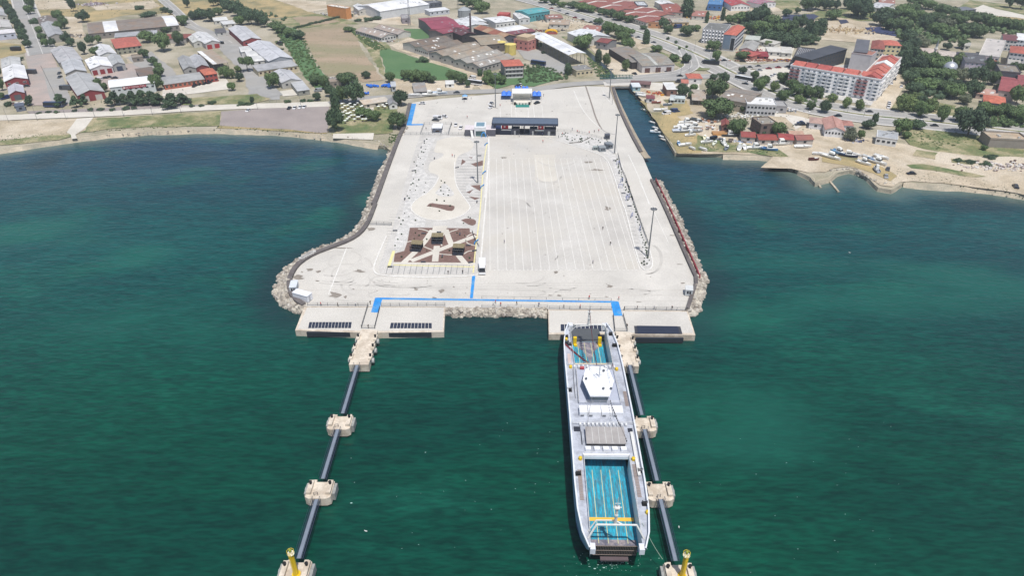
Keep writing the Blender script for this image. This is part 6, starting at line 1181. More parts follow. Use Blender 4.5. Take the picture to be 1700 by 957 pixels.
fence('P4', '880,0 950,200 985,300 1020,400', 1.2, 3, dk, 'dark hedge fence along the planted island', 3); fence('P2', '1080,560 1110,680 1140,740 1200,930', 1.2, 3, dk, 'dark fence beside the upper planted island', 3)
fence('1', '180,750 620,742 1100,722 1356,705', 1.2, 4, steel, 'low fence between the estate and the shore road', 2, ZL+.2); fence('2', '590,680 960,665', 1.3, 4, steel, 'fence along the shore road by the pale shed', 2, ZL+.2)
fence('1', '272,440 370,640', .8, 3, dk, 'dark divider down the middle of the brick square', 3, ZL+.3); fence('7', '100,0 200,120 300,290 400,430', .5, 5, mat('canal_edge', (.3, .26, .2)), 'low kerb rail along the right bank of the canal', 1, ZL)
# ---- high masts
def mast(c, x, y, h_, lab):
    o = thing('floodlight_mast', W(c, x, y, Z0)); tag(o, lab, 'mast', 'floodlight masts on the pier')
    MB().lathe([(.75, 0), (.75, .35)], 8).build('base', concrete, o); MB().tube((0, 0, .3), (0, 0, h_), .32, .15, 10).build('pole', steel, o)
    MB().tube((0, 0, h_-.5), (0, 0, h_-.35), .8, n=14).build('ring', steel, o)
    for i in range(8):
        t = i*math.pi/4; b = MB(); b.box(-.22, .22, -.18, .18, -.18, .18); q = b.build('floodlight', steel, o); q.location = (1.0*math.cos(t), 1.0*math.sin(t), h_-.45); q.rotation_euler = (.5, 0, t+math.pi/2)
mast('P1', 925, 790, 20.5, 'tall floodlight mast beside the mulch triangles, left of the lanes'); mast('P4', 1014, 470, 20.5, 'tall floodlight mast at the lower end of the planted island')
mast('P2', 1053, 553, 20.5, 'tall floodlight mast beside the grey generator boxes'); mast('P2', 108, 188, 20.5, 'tall floodlight mast left of the event stage'); mast('P2', 1012, 110, 18, 'floodlight mast in the upper right corner of the pier')
# street lamps
lampb = MB().tube((0, 0, 0), (0, 0, 8), .1, .06, 6).tube((0, 0, 7.9), (1.3, 0, 8.3), .05, n=4).mesh('pole', steel); lamph = MB().box(1.1, 1.9, -.15, .15, 8.2, 8.35).mesh('lamp_head', steel)
for c, x, y in [('5', 0+i*105, 240+i*52) for i in range(5)]+[('5', 780+i*110, 655+i*24) for i in range(6)]+[('1', 60+i*190, 812-i*10) for i in range(7)]+[('2', 510, 728), ('2', 795, 700), ('4', 1080, 480), ('4', 1235, 500), ('5', 175, 470), ('5', 118, 500), ('4', 765, 660), ('4', 783, 692)]:
    o = thing('street_lamp', W(c, x, y, ZL if c != '4' else Z0), R.uniform(0, 3)); put('pole', lampb, o); put('lamp_head', lamph, o); auto(o, T(c, x, y), 'tall grey street lamp', 'lamp', 'street lamps')
# ================================================================ TERMINAL AND PIER FURNITURE
slate = flat('slate_roof', 92, 104, 122, .5); slate2 = flat('slate_wall', 92, 92, 102, .8); navy = flat('navy_wall', 46, 54, 74, .6)
A = W('P2', 93, 402, Z0); B = W('P2', 590, 410, Z0); Wd = (B-A).length
o = thing('toll_canopy', A, math.atan2((B-A).y, (B-A).x)); tag(o, 'long slate grey toll canopy over the vehicle entrance lanes', 'toll canopy'); D = 8
MB().box(-.6, Wd+.6, -1.5, D, 6.6, 6.9).build('roof', slate, o); MB().box(-.7, Wd+.7, -1.75, -1.5, 5.9, 7.05).box(-.7, Wd+.7, D, D+.2, 5.9, 7.05).box(-.85, -.6, -1.5, D, 5.9, 7.05).box(Wd+.6, Wd+.85, -1.5, D, 5.9, 7.05).build('fascia', navy, o)
for x in (.5, 10, 16.5, 21.5, 27.5, 32, Wd-.6):
    if x < Wd: MB().box(-.25, .25, 1, 1.5, 0, 6.6).build('column', slate2, o).location = (x, 1, 0)
def booth(x, w_):
    q = MB().box(0, w_, .5, 4.5, 0, 3.4).build('booth', slate2, o); q.location = (x, 0, 0)
    MB().box(w_*.3, w_*.5, .44, .5, 0, 2.3).build('door', frame_w, q); MB().box(w_*.58, w_*.9, .44, .5, 1.1, 2.2).build('window', glass, q); MB().box(-.1, w_+.1, .4, 4.6, 3.4, 3.5).build('booth_roof', navy, q)
booth(Wd*.29, 4.2); booth(Wd*.58, 4.0); booth(Wd*.81, 6.2)
for x0, x1, cw in ((.03, .28, 0), (.66, .80, 0)):
    MB().box(Wd*x0, Wd*x1, .6, .8, 0, 2.4).build('barrier_wall', navy, o); MB().box(Wd*x0, Wd*x1, .4, .9, 2.4, 3.0).build('ledge', frame_w, o)
MB().box(Wd*.37, Wd*.57, 4.2, 4.3, 0, 2.2).build('gate', navy, o)
for x0, x1, m_, s_ in ((.13, .235, flat('banner_red2', 176, 36, 50), 1), (.71, .80, MATS['banner_red2'] if 'banner_red2' in MATS else None, 1), (.035, .12, flat('banner_blue', 100, 120, 178), 0)):
    q = MB().box(Wd*x0, Wd*x1, 1.0, 1.06, 3.0, 6.2).build('hanging_banner', m_ or MATS['banner_red2'], o)
    if s_: MB().tube((Wd*(x0+x1)/2-.2, .99, 4.3), (Wd*(x0+x1)/2-.2, .96, 4.3), .5, n=12).build('emblem', frame_w, q)
A = W('A6', 765, 812, Z0); o = thing('terminal_office', A, 0); tag(o, 'grey terminal office with white central tower and glass skylight', 'office'); s_ = 1/ppm(T('A6', 0, 812)[1])/10.63
MB().box(0, 165*s_, 0, 7, 0, 3.6).build('wing', slate2, o); MB().box(-.1, 165*s_+.1, -.1, 7.1, 3.6, 3.8).build('wing_roof', flat('pale_roof', 214, 206, 210), o)
MB().box(375*s_, 540*s_, 0, 7, 0, 3.6).build('wing', slate2, o); MB().box(375*s_-.1, 540*s_+.1, -.1, 7.1, 3.6, 3.8).build('wing_roof', MATS['pale_roof'], o)
tw = MB().box(168*s_, 372*s_, -.8, 8, 3.2, 5.2).box(168*s_, 190*s_, -.8, 8, 0, 3.2).box(352*s_, 372*s_, -.8, 8, 0, 3.2).build('tower', flat('white_clad', 222, 224, 226), o)
MB().box(200*s_, 345*s_, 1, 6.5, 5.2, 5.5).build('skylight', flat('skylight', 120, 150, 165, .2), tw); MB().box(192*s_, 350*s_, 0, .1, 0, 3.1).build('entrance_glass', flat('entrance_glass', 90, 120, 120, .2), tw)
MB().add([(120*s_, -2.5, 0), (160*s_, -2.5, 0), (135*s_, 0, 3.4), (100*s_, 0, 3.4)], [(0, 1, 2, 3)]).tube((120*s_, -2.5, .1), (100*s_, 0, 3.5), .15).build('ramp', frame_w, o)
for i in range(8): t0, t1 = math.pi*i/8, math.pi*(i+1)/8; 
b = MB(); [b.tube((330*s_+1.2*math.cos(math.pi*i/8), -1.2, 2.6*math.sin(math.pi*i/8)), (330*s_+1.2*math.cos(math.pi*(i+1)/8), -1.2, 2.6*math.sin(math.pi*(i+1)/8)), .3) for i in range(8)]; b.build('entrance_arch', blue_paint, o)
MB().box(552*s_, 620*s_, 2, 6, 3.0, 3.1).box(545*s_, 640*s_, 1.9, 2.1, 2.2, 3.4).build('link_beam', navy, o)
# event stage and tents
A = W('P2', 245, 160, Z0); o = thing('event_stage', A, 0); tag(o, 'white canopied event stage with green carpet in front', 'stage'); s_ = 1/ppm(T('P2', 0, 160)[1])/4.787
w_ = 150*s_
MB().box(0, w_, 0, 9, 0, 1.1).build('stage_floor', flat('stage_floor', 226, 220, 208), o); MB().add([(-.3, 3, 6), (w_+.3, 3, 6), (w_+.3, 9.5, 6.9), (-.3, 9.5, 6.9), (-.3, 3, 5.6), (w_+.3, 3, 5.6), (w_+.3, 9.5, 6.5), (-.3, 9.5, 6.5)], [(0, 1, 2, 3), (7, 6, 5, 4), (0, 4, 5, 1), (1, 5, 6, 2), (2, 6, 7, 3), (3, 7, 4, 0)]).build('canopy', flat('canopy_white', 232, 232, 228), o)
b = MB(); [b.tube((x, y, 0), (x, y, 6), .22, n=4) for x in (.3, w_-.3) for y in (.4, 9)]; b.tube((.3, .4, 5.8), (w_-.3, .4, 5.8), .15, n=4); b.build('truss_column', steel, o)
MB().box(.6, w_-.6, 8.8, 9, 1.1, 5.6).build('backdrop', flat('backdrop', 226, 220, 205), o); MB().box(w_*.15, w_*.87, -5.5, -.2, 0, .12).build('carpet', flat('carpet_green', 40, 130, 122, .9), o)
for x in (w_*.12, w_*.88): MB().box(x-.6, x+.6, -1.2, -.3, 0, 1.6).build('loudspeaker', black, o)
for i in range(12): MB().box(-.3, .3, -.3, .3, .12, .9).build('chair', pal((225, 222, 215)) if i % 3 else pal((70, 110, 80)), o).location = (w_*(.2+.055*i), -.9+.3*(i % 2), 0)
def tent(x0, x1, y, lab):
    A = W('P2', x0, y, Z0); s_ = 1/ppm(T('P2', 0, y)[1])/4.787; w_ = (x1-x0)*s_; o = thing('party_tent', A); tag(o, lab, 'tent', 'blue tents beside the stage'); b = MB(); p = MB()
    for i in range(2):
        for j in range(2):
            a0, a1, c0, c1 = w_*i/2, w_*(i+1)/2, 3.6*j, 3.6*(j+1); m_ = ((a0+a1)/2, (c0+c1)/2, 4.3)
            b.add([(a0, c0, 2.8), (a1, c0, 2.8), (a1, c1, 2.8), (a0, c1, 2.8), m_], [(0, 1, 4), (1, 2, 4), (2, 3, 4), (3, 0, 4)])
    b.box(0, w_, 0, .05, 2.5, 2.8); [p.tube((x, y_, 0), (x, y_, 2.7), .05, n=4) for x in (0, w_/2, w_) for y_ in (0, 3.6, 7.2)]
    b.build('tent_canopy', flat('tent_blue', 50, 120, 220, .6), o); p.build('tent_pole', steel, o); MB().box(.05, w_-.05, 7.15, 7.2, 0, 2.7).build('tent_wall', pal((40, 60, 100)), o)
tent(155, 235, 124, 'blue tent left of the white event stage'); tent(402, 472, 126, 'blue tent right of the white event stage')
for x0, x1 in ((262, 310), (318, 372)): tent(x0, x1, 84, 'blue tent %s behind the event stage' % ('on the left' if x0 < 300 else 'on the right'))
o = thing('street_kiosk', W('A6', 765, 160, Z0)); tag(o, 'small blue and white gazebo at the upper pier edge', 'gazebo')
MB().add([(-1.6, -1.6, 2.3), (1.6, -1.6, 2.3), (1.6, 1.6, 2.3), (-1.6, 1.6, 2.3), (0, 0, 3.2)], [(0, 1, 4), (1, 2, 4), (2, 3, 4), (3, 0, 4)]).build('canopy', pal((120, 170, 215)), o); b = MB(); [b.tube((x, y, 0), (x, y, 2.3), .05, n=4) for x in (-1.5, 1.5) for y in (-1.5, 1.5)]; b.box(-1, 1, -.5, .5, 0, 1); b.build('counter', pal((60, 64, 80)), o)
# white garden canopy
A = W('A6', 185, 765, Z0); s_ = 1/ppm(T('A6', 0, 765)[1])/10.63; w_ = 175*s_; o = thing('garden_canopy', A); tag(o, 'square white slab canopy in the fenced upper garden', 'canopy')
MB().box(0, w_, 0, 7, 2.9, 3.25).build('roof', flat('slab_white', 226, 228, 234), o); b = MB(); [b.box(x, x+.3, y, y+.3, 0, 2.9) for x in (.2, w_-.5) for y in (.3, 6.5)]; b.build('column', slate2, o); MB().box(w_*.3, w_*.7, 3, 3.5, 0, .5).build('bench', pal((120, 90, 70)), o)
# pergolas
for c, x, y, wd_, lab, ang in (('P3', 557, 508, 86, 'pergola with tan roof at the top centre of the mulch garden', 0), ('P3', 385, 565, 86, 'pergola with tan roof at the left of the mulch garden', -.14), ('P3', 722, 595, 86, 'pergola with tan roof at the right of the mulch garden', -.08)):
    A = W(c, x, y, Z0); s_ = 1/ppm(T(c, x, y)[1])/4.785; w_ = wd_*s_; o = thing('pergola', A, ang, (1, 1, .8)); tag(o, lab, 'pergola', 'garden pergolas')
    MB().add([(-.2, 1.9, 2.9), (w_+.2, 1.9, 2.9), (w_+.2, 4.8, 3.2), (-.2, 4.8, 3.2), (-.2, 1.9, 2.75), (w_+.2, 1.9, 2.75), (w_+.2, 4.8, 3.05), (-.2, 4.8, 3.05)], [(0, 1, 2, 3), (7, 6, 5, 4), (0, 4, 5, 1), (1, 5, 6, 2), (2, 6, 7, 3), (3, 7, 4, 0)]).build('roof', mat('thatch', srgb(140, 128, 100), srgb(118, 108, 84), 1.5, .95, grain=.2), o)
    b = MB(); [put('post', MB().box(-.12, .12, -.12, .12, 0, 2.75).mesh('post', darksteel), o, (q, y_, 0)) for q in (.1, w_/2, w_-.1) for y_ in (.3, 2.6, 4.4)]
    MB().box(0, w_, 0, 4.6, .0, .14).build('floor_deck', flat('deck_shade_dark', 42, 46, 58), o); MB().box(0, w_, 4.4, 4.55, .14, 2.7).build('screen', navy, o)  # dark floor, screen and tables hold the interior's shade in their colour
    b = MB(); b.box(w_*.15, w_*.45, 2.2, 3.0, .14, .9).box(w_*.55, w_*.85, 2.2, 3.0, .14, .9); b.build('picnic_table', pal((40, 38, 42)), o)
    b = MB(); b.tube((0, .3, 2.8), (w_, .3, 2.8), .1, n=4); [b.tube((w_*i/5, .3, 2.8), (w_*i/5, 2.4, 2.95), .06, n=4) for i in range(6)]; b.build('beam', darksteel, o)
# cabins and generator boxes
def cabin(c, x, y, w_, d_, h_, col, lab, ang=0, name='cabin', roofc=None, vents=True):
    o = thing(name, W(c, x, y, Z0), ang); tag(o, lab, name.replace('_', ' ')); MB().box(0, w_, 0, d_, .15, h_).build('cabin_body', pal(col), o); MB().box(-.1, w_+.1, -.1, d_+.1, h_, h_+.12).build('roof', pal(roofc or col), o)
    MB().box(.1, w_-.1, .1, d_-.1, 0, .15).build('skid', darksteel, o)
    if vents: MB().box(w_*.2, w_*.45, -.05, 0, h_*.4, h_*.8).box(w_*.55, w_*.8, -.05, 0, h_*.4, h_*.8).build('vent', darksteel, o)
    MB().box(w_+.0, w_+.05, d_*.3, d_*.6, .2, h_*.85).build('door', pal(tuple(int(q*.8) for q in col)), o)
cabin('A5', 345, 490, 6.2, 2.6, 2.5, (226, 228, 234), 'white shipping container beside the curved left breakwater', -.42, 'container', vents=False)
cabin('A5', 308, 422, 2.3, 4.6, 2.3, (200, 206, 212), 'grey transformer box with two dark vents at the left corner', .12, 'transformer', (206, 212, 218))
cabin('P4', 1240, 705, 2.4, 3.0, 2.4, (196, 200, 202), 'grey transformer box with two windows by the right corner', -.2, 'transformer', (206, 208, 208))
cabin('A8', 165, 352, 2.6, 2.6, 2.3, (84, 88, 98), 'dark square cabinet behind the grey generator boxes', 0, 'cabinet')
cabin('A8', 105, 498, 3.4, 3.4, 2.2, (140, 146, 150), 'front grey generator box near the planted island', .2, 'generator'); cabin('A8', 190, 465, 3.4, 4.0, 2.3, (126, 132, 138), 'rear grey generator box near the planted island', .3, 'generator'); cabin('A8', 30, 478, 2.6, 2, 1.6, (150, 160, 158), 'low greenish tank left of the generator boxes', 0, 'tank')
for i in range(6):
    p = W('P5', 298+i*16, 388-i*8.5, Z0); o = thing('concrete_block', p, .45); auto(o, T('P5', 298+i*16, 388-i*8.5), 'pale concrete block on the left parapet', 'block', 'blocks along the curved parapet'); MB().box(-1.0, 1.0, -.5, .5, .9, 1.5).build('block', gravelw, o)
# benches, shrubs and young plants
bnch = MB().box(-.9, .9, -.25, .25, .4, .5).mesh('seat', pal((70, 74, 84))); bleg = MB().box(-.8, -.7, -.2, .2, 0, .4).box(.7, .8, -.2, .2, 0, .4).mesh('leg', darksteel)
for c, x, y in (('P1', 500, 455), ('P1', 475, 505), ('P1', 415, 690), ('P1', 580, 592), ('P1', 760, 665), ('P1', 938, 572), ('P1', 918, 938), ('P3', 345, 150), ('P3', 268, 402), ('P3', 228, 690), ('P3', 492, 652), ('P3', 868, 655), ('P3', 617, 415), ('P3', 495, 425), ('P3', 783, 430), ('P3', 643, 605), ('P3', 850, 520), ('P3', 898, 562), ('P2', 1090, 708), ('P2', 1055, 610), ('P4', 902, 158), ('P2', 1125, 870)):
    o = thing('bench', W(c, x, y, Z0+.05), R.choice([0, 1.57, .4])); put('seat', bnch, o); put('leg', bleg, o); auto(o, T(c, x, y), 'small dark bench', 'bench', 'benches on the pier')
pm_ = MB(); [pm_.add([(0, 0, 0), (.5*math.cos(t)-.1*math.sin(t), .5*math.sin(t)+.1*math.cos(t), z), (.55*math.cos(t+.5), .55*math.sin(t+.5), z*.8)], [(0, 1, 2)]) for z in (.3, .6, .9) for t in [k*.52 for k in range(12)]]
blob(pm_, (0, 0, .4), .4, 1); plant = pm_.mesh('foliage', leafB)
sp_ = []
for x, y in ((500, 470), (520, 440), (480, 540), (450, 565), (470, 590), (455, 580), (430, 690), (432, 705), (415, 755), (457, 762), (410, 790), (440, 810), (510, 785), (388, 845), (365, 890), (395, 800), (430, 845), (345, 915), (495, 545), (510, 520), (490, 640), (440, 650), (380, 910), (500, 860), (420, 620), (662, 785), (630, 820), (682, 830), (697, 845), (632, 848), (652, 876), (600, 922), (660, 930), (635, 770)): sp_.append(('P1', x, y))
for x, y in ((345, 262), (378, 288), (332, 320), (430, 320), (300, 300), (315, 350), (268, 520), (290, 470), (320, 430), (812, 342), (850, 292), (865, 300), (600, 160), (658, 165), (690, 120), (620, 245), (705, 205), (550, 205)): sp_.append(('P3', x, y))
for i in range(44): x = 615+R.uniform(0, 400); sp_.append(('P2', x, 380+(x-600)*.14+R.uniform(0, 50+.05*(x-600))))
for i in range(26): y = 600+i*13; sp_.append(('P2', 1060+(y-600)*.33+R.uniform(-8, 25), y))
for i in range(30): y = 40+i*15.5; sp_.append(('P4', 895+(y-40)*.27+R.uniform(-3, 10), y))
for i in range(16): sp_.append(('P4', 975+R.uniform(0, 40), 370+R.uniform(0, 150)))
for e in (('P3', 430, 420), ('P3', 460, 440), ('P3', 420, 465), ('P3', 760, 420), ('P3', 820, 440), ('P3', 640, 615), ('P3', 520, 560), ('P3', 320, 610), ('P3', 860, 620), ('P3', 700, 560), ('P3', 830, 480), ('P3', 520, 470)): sp_.append(e)
for c, x, y in sp_:
    s = R.uniform(.4, .75); o = thing('young_shrub', W(c, x, y, Z0+.05), R.uniform(0, 6), s); put('foliage', plant, o); auto(o, T(c, x, y), 'small dark young shrub', 'shrub', 'young shrubs planted on the pier')
# small kerb stones scattered through the gravel and planks
pk = MB()
for c, x0, y0, x1, y1 in (('P2', 695, 470, 795, 462), ('P2', 815, 448, 862, 424)):
    o = thing('timber_edging', W(c, x0, y0, Z0)); a = W(c, x1, y1, Z0)-W(c, x0, y0, Z0); MB().tube((0, 0, .25), (a.x, a.y, .25), .3, n=4).build('plank', pal((120, 116, 112)), o); auto(o, T(c, x0, y0), 'long grey wall seat in pale gravel', 'seat', None)
for i, (c, x, y) in enumerate((('P2', 1082, 640), ('P2', 1110, 780), ('P2', 1100, 825), ('P2', 1158, 905), ('P4', 888, 120), ('P4', 915, 225), ('P4', 965, 305))):
    o = thing('play_frame', W(c, x, y, Z0), R.uniform(0, 2)); auto(o, T(c, x, y), 'slim blue outdoor exercise frame', 'exercise frame', 'exercise frames on the island'); b = MB(); b.tube((-.8, 0, 0), (-.8, 0, 2), .1, n=5).tube((.8, 0, 0), (.8, 0, 2), .1, n=5).tube((-.8, 0, 2), (.8, 0, 2), .1, n=5).tube((-.8, 0, 1), (.8, 0, 1.4), .08, n=5); b.build('tube_frame', pal((120, 130, 176)), o)
for i, (c, x, y) in enumerate((('P1', 993, 482), ('P1', 978, 708), ('P1', 963, 818), ('P3', 915, 495))):
    o = thing('blue_seat', W(c, x, y, Z0), 1.2); auto(o, T(c, x, y), 'curved blue wave bench', 'bench', 'blue wave benches'); b = MB()
    for k in range(8): t0, t1 = -1+k*.25, -.75+k*.25; b.tube((t0*2, math.cos(t0*1.4)*.5, .5), (t1*2, math.cos(t1*1.4)*.5, .5), .2, n=6)
    b.build('seat', blue_paint, o); MB().box(-1.5, -1.3, .1, .3, 0, .4).box(1.3, 1.5, .1, .3, 0, .4).build('leg', darksteel, o)
# people: one continuous skinned body, clothes as children
def person_mesh(stride):
    me = bpy.data.meshes.new('person'); s = stride
    V = [(0, 0, .95), (0, 0, 1.2), (0, .0, 1.42), (0, 0, 1.52), (0, 0, 1.66), (.1, 0, .9), (.11, s, .5), (.11, s*.6-.05, .06), (.11, s*.6+.12, .04), (-.1, 0, .9), (-.11, -s, .5), (-.11, -s*1.5, .06), (-.11, -s*1.5+.17, .04),
         (.2, 0, 1.4), (.26, -s*.5, 1.13), (.27, -s*.2+.08, .88), (.27, .1-s*.2, .78), (-.2, 0, 1.4), (-.26, s*.5, 1.13), (-.27, s*.6+.08, .88), (-.27, s*.6+.1, .78)]
    E = [(0, 1), (1, 2), (2, 3), (3, 4), (0, 5), (5, 6), (6, 7), (7, 8), (0, 9), (9, 10), (10, 11), (11, 12), (2, 13), (13, 14), (14, 15), (15, 16), (2, 17), (17, 18), (18, 19), (19, 20)]
    RD = [.14, .14, .15, .06, .11, .1, .065, .045, .04, .1, .065, .045, .04, .07, .045, .035, .04, .07, .045, .035, .04]
    me.from_pydata(V, E, []); o = bpy.data.objects.new('person', me); COL.objects.link(o); md = o.modifiers.new('s', 'SKIN')
    for v, r_ in zip(me.skin_vertices[0].data, RD): v.radius = (r_, r_*.85)
    me.skin_vertices[0].data[0].use_root = True; o.modifiers.new('u', 'SUBSURF').levels = 1
    bpy.context.view_layer.update(); m2 = bpy.data.meshes.new_from_object(o.evaluated_get(bpy.context.evaluated_depsgraph_get())); bpy.data.objects.remove(o)
    top = [p.index for p in m2.polygons if .9 < p.center.z < 1.5 ]; low = [p.index for p in m2.polygons if .1 < p.center.z <= .9 and abs(p.center.x) < .2]; hair = [p.index for p in m2.polygons if p.center.z > 1.7 or (p.center.z > 1.6 and p.center.y < 0)]
    return m2, top, low, hair
PM = [person_mesh(0), person_mesh(.16)]; PV = []
skin = flat('skin', 190, 140, 112); hairm = flat('hair', 34, 26, 22)
for (up, lo_) in (((30, 32, 40), (26, 28, 34)), ((200, 60, 60), (40, 46, 70)), ((225, 225, 225), (50, 60, 90)), ((60, 80, 130), (60, 60, 64)), ((40, 44, 50), (120, 110, 96))):
    for k in (0, 1):
        m2, a, b_, hh_ = PM[k]; q = m2.copy(); q.materials.clear(); [q.materials.append(m_) for m_ in (skin, pal(up), pal(lo_), hairm, black)]
        for p in q.polygons: p.material_index = 4 if p.center.z < .1 else 0
        for i in a: q.polygons[i].material_index = 1
        for i in b_: q.polygons[i].material_index = 2
        for i in hh_: q.polygons[i].material_index = 3
        for p in q.polygons: p.use_smooth = True
        PV.append((q, 'dark' if max(up) < 60 else 'red' if up[0] > up[2]+50 else 'white' if min(up) > 200 else 'blue'))
for c, x, y in [('P2', v[0], v[1]) for v in ((757, 385), (772, 390), (852, 395), (893, 385), (928, 378), (297, 418), (485, 465), (318, 352), (330, 355), (480, 410), (610, 425), (145, 178), (490, 95), (718, 368), (640, 405))]+[('P4', v[0], v[1]) for v in ((83, 752), (70, 765), (115, 768), (213, 762), (348, 770), (600, 780), (655, 725), (1052, 788), (1160, 790), (835, 730), (870, 792), (886, 900), (948, 788), (500, 782))]+[('A5', v[0], v[1]) for v in ((685, 575), (892, 580), (1108, 577), (1265, 852), (1288, 560))]+[('A6', v[0], v[1]) for v in ((805, 492), (875, 160), (750, 208), (530, 625), (1160, 830), (80, 700), (180, 715))]+[('P1', 740, 582), ('P1', 722, 578), ('P3', 805, 740), ('P3', 690, 745), ('P3', 1135, 497), ('P4', 678, 508), ('P4', 785, 395), ('P4', 738, 302)]:
    me_, cn = R.choice(PV); o = put('person', me_, None, W(c, x, y, Z0+.03), R.uniform(0, 6.28)); auto(o, T(c, x, y), 'person in %s top' % cn, 'person', 'people on the pier')
# ---- ramp panels on the berths
def ramp_panel(c, s, n_, lab, frm=(225, 225, 222)):
    p = WP(c, s, Z0+.02); a, b_, cc, d = p; o = thing('ramp_panel', a); tag(o, lab, 'ramp', 'berth ramp panels'); L_ = lambda q: q-a
    MB().prism([(L_(q).x, L_(q).y) for q in p], .03, .12).build('ramp_frame', pal(frm), o)
    for i in range(n_):
        f0, f1 = (i+.06)/n_, (i+.94)/n_; q = [a.lerp(b_, f0), a.lerp(b_, f1), d.lerp(cc, f1), d.lerp(cc, f0)]
        MB().prism([(L_(v).x, L_(v).y) for v in q], .12, .2).build('panel', flat('ramp_dark', 44, 50, 68, .5), o)
    m_ = MB(); dd = (cc-d); nn = Vector((dd.y, -dd.x, 0)).normalized(); z0_, z1_ = -1.8, .02
    q0, q1 = d+nn*1.5, cc+nn*1.5; m_.prism([(L_(v).x, L_(v).y) for v in (q0, q1, q1+nn*.6, q0+nn*.6)], z0_, z1_-.15).build('fender_beam', darksteel, o)
ramp_panel('A5', '540,780 1062,780 1052,852 525,852', 13, 'dark ribbed ramp panel on the leftmost berth platform'); ramp_panel('P5', '910,820 1195,822 1195,858 902,858', 12, 'dark ribbed ramp panel on the second berth platform')
ramp_panel('P4', '930,890 1212,894 1225,940 935,938', 1, 'wide plain dark ramp panel on the rightmost berth platform', (60, 62, 70)); ramp_panel('P4', '480,882 780,884 785,925 480,922', 12, 'ramp panel half hidden by the bow of the ferry')
# ================================================================ MOORING DOLPHINS AND GANGWAYS
bol = MB().lathe([(.28, 0), (.22, .1), (.2, .55), (.38, .65), (.38, .8), (.1, .85)], 10).mesh('bollard', black)
def dolphin(x, y, w_, d_, lab):
    o = thing('mooring_dolphin', (x, y, 0)); tag(o, lab, 'dolphin', 'mooring dolphins'); a, b_ = w_/2, d_/2; c = .9; zt = 3.0
    MB().prism([(-a+c, -b_), (a-c, -b_), (a, -b_+c*.6), (a, b_-c*.6), (a-c, b_), (1.3, b_), (1.3, b_-.7), (-1.3, b_-.7), (-1.3, b_), (-a+c, b_), (-a, b_-c*.6), (-a, -b_+c*.6)], .6, zt).build('cap', dolph_m, o)
    pm_ = MB().tube((0, 0, -5), (0, 0, .6), .6, n=10).mesh('pile', darksteel)
    for sx_ in (-1, 1):
        for sy_ in (-1, 1): put('pile', pm_, o, (sx_*a*.6, sy_*b_*.6, 0))
        MB().box(-.55, .55, -b_*.6, b_*.75, zt-.02, zt+.75).build('upstand', dolph_m, o).location = (sx_*(a-.7), 0, 0)
        MB().box(-.3, .3, -1.6, 1.6, .4, 2.6).tube((.35, 0, 1.9), (-.35, 0, 1.9), .9, n=12).build('fender', pal((150, 152, 150)), o).location = (sx_*(a+.32), b_*.2, 0)
        put('bollard', bol, o, (sx_*(a-.7), b_*.35, zt+.75))
    b = MB(); b.tube((-.9, -b_+.9, zt), (-.9, -b_+.9, zt+1), .07, n=4).tube((-.1, -b_+1.1, zt), (-.1, -b_+1.1, zt+1), .07, n=4).tube((-.9, -b_+.9, zt+1), (-.1, -b_+1.1, zt+1), .06, n=4); b.build('handrail', darksteel, o)
XL, XR = -45.45, 34.75
for i, (y, dd) in enumerate(((133.2, 6.4), (110.6, 6.4), (88.6, 6.4))):
    dolphin(XL, y, 6.0, dd-.7, '%s mooring dolphin on the left catwalk line' % ('farthest', 'middle', 'nearest')[i]+(' carrying yellow post' if i == 2 else '')); dolphin(XR+(0 if i < 2 else .2), y-.6, 6.0, dd-.7, '%s mooring dolphin beside the ferry on the right line' % ('farthest', 'middle', 'nearest')[i]+(' with yellow post' if i == 2 else ''))
gdeck = flat('grating', 122, 132, 146, .6)
def gangway(x0, y0, x1, y1, lab):
    o = thing('gangway', (x0, y0, 3.05)); tag(o, lab, 'gangway', 'catwalk spans between dolphins'); L_ = math.hypot(x1-x0, y1-y0); o.rotation_euler = (0, 0, math.atan2(y1-y0, x1-x0))
    MB().box(0, L_, -.55, .55, .1, .2).build('walkway', gdeck, o)
    for s_ in (-1, 1):
        b = MB(); b.box(0, L_, s_*.85-.07, s_*.85+.07, -.1, .12).tube((0, s_*.85, 1.25), (L_, s_*.85, 1.25), .045, n=4)
        for k in range(int(L_/2.5)+1): b.tube((min(k*2.5, L_), s_*.85, .1), (min(k*2.5, L_), s_*.85, 1.25), .035, n=4)
        b.build('railing', flat('gang_rail', 44, 54, 76, .5), o)
        MB().tube((0, s_*.46, .26), (L_, s_*.46, .26), .06, n=5).build('pipe', pal((62, 72, 92)), o)
sp = [(156.8, 136.3, 'from the %s pedestrian pier to the first dolphin'), (130.3, 113.6, 'between the first and second %s dolphins'), (107.4, 91.6, 'between the second and last %s dolphins')]
for y0, y1, t in sp:
    gangway(XL, y0, XL, y1, 'blue grey catwalk '+t % 'left'); gangway(XR-.2, y0, XR, y1-.6, 'blue grey catwalk '+t % 'right')
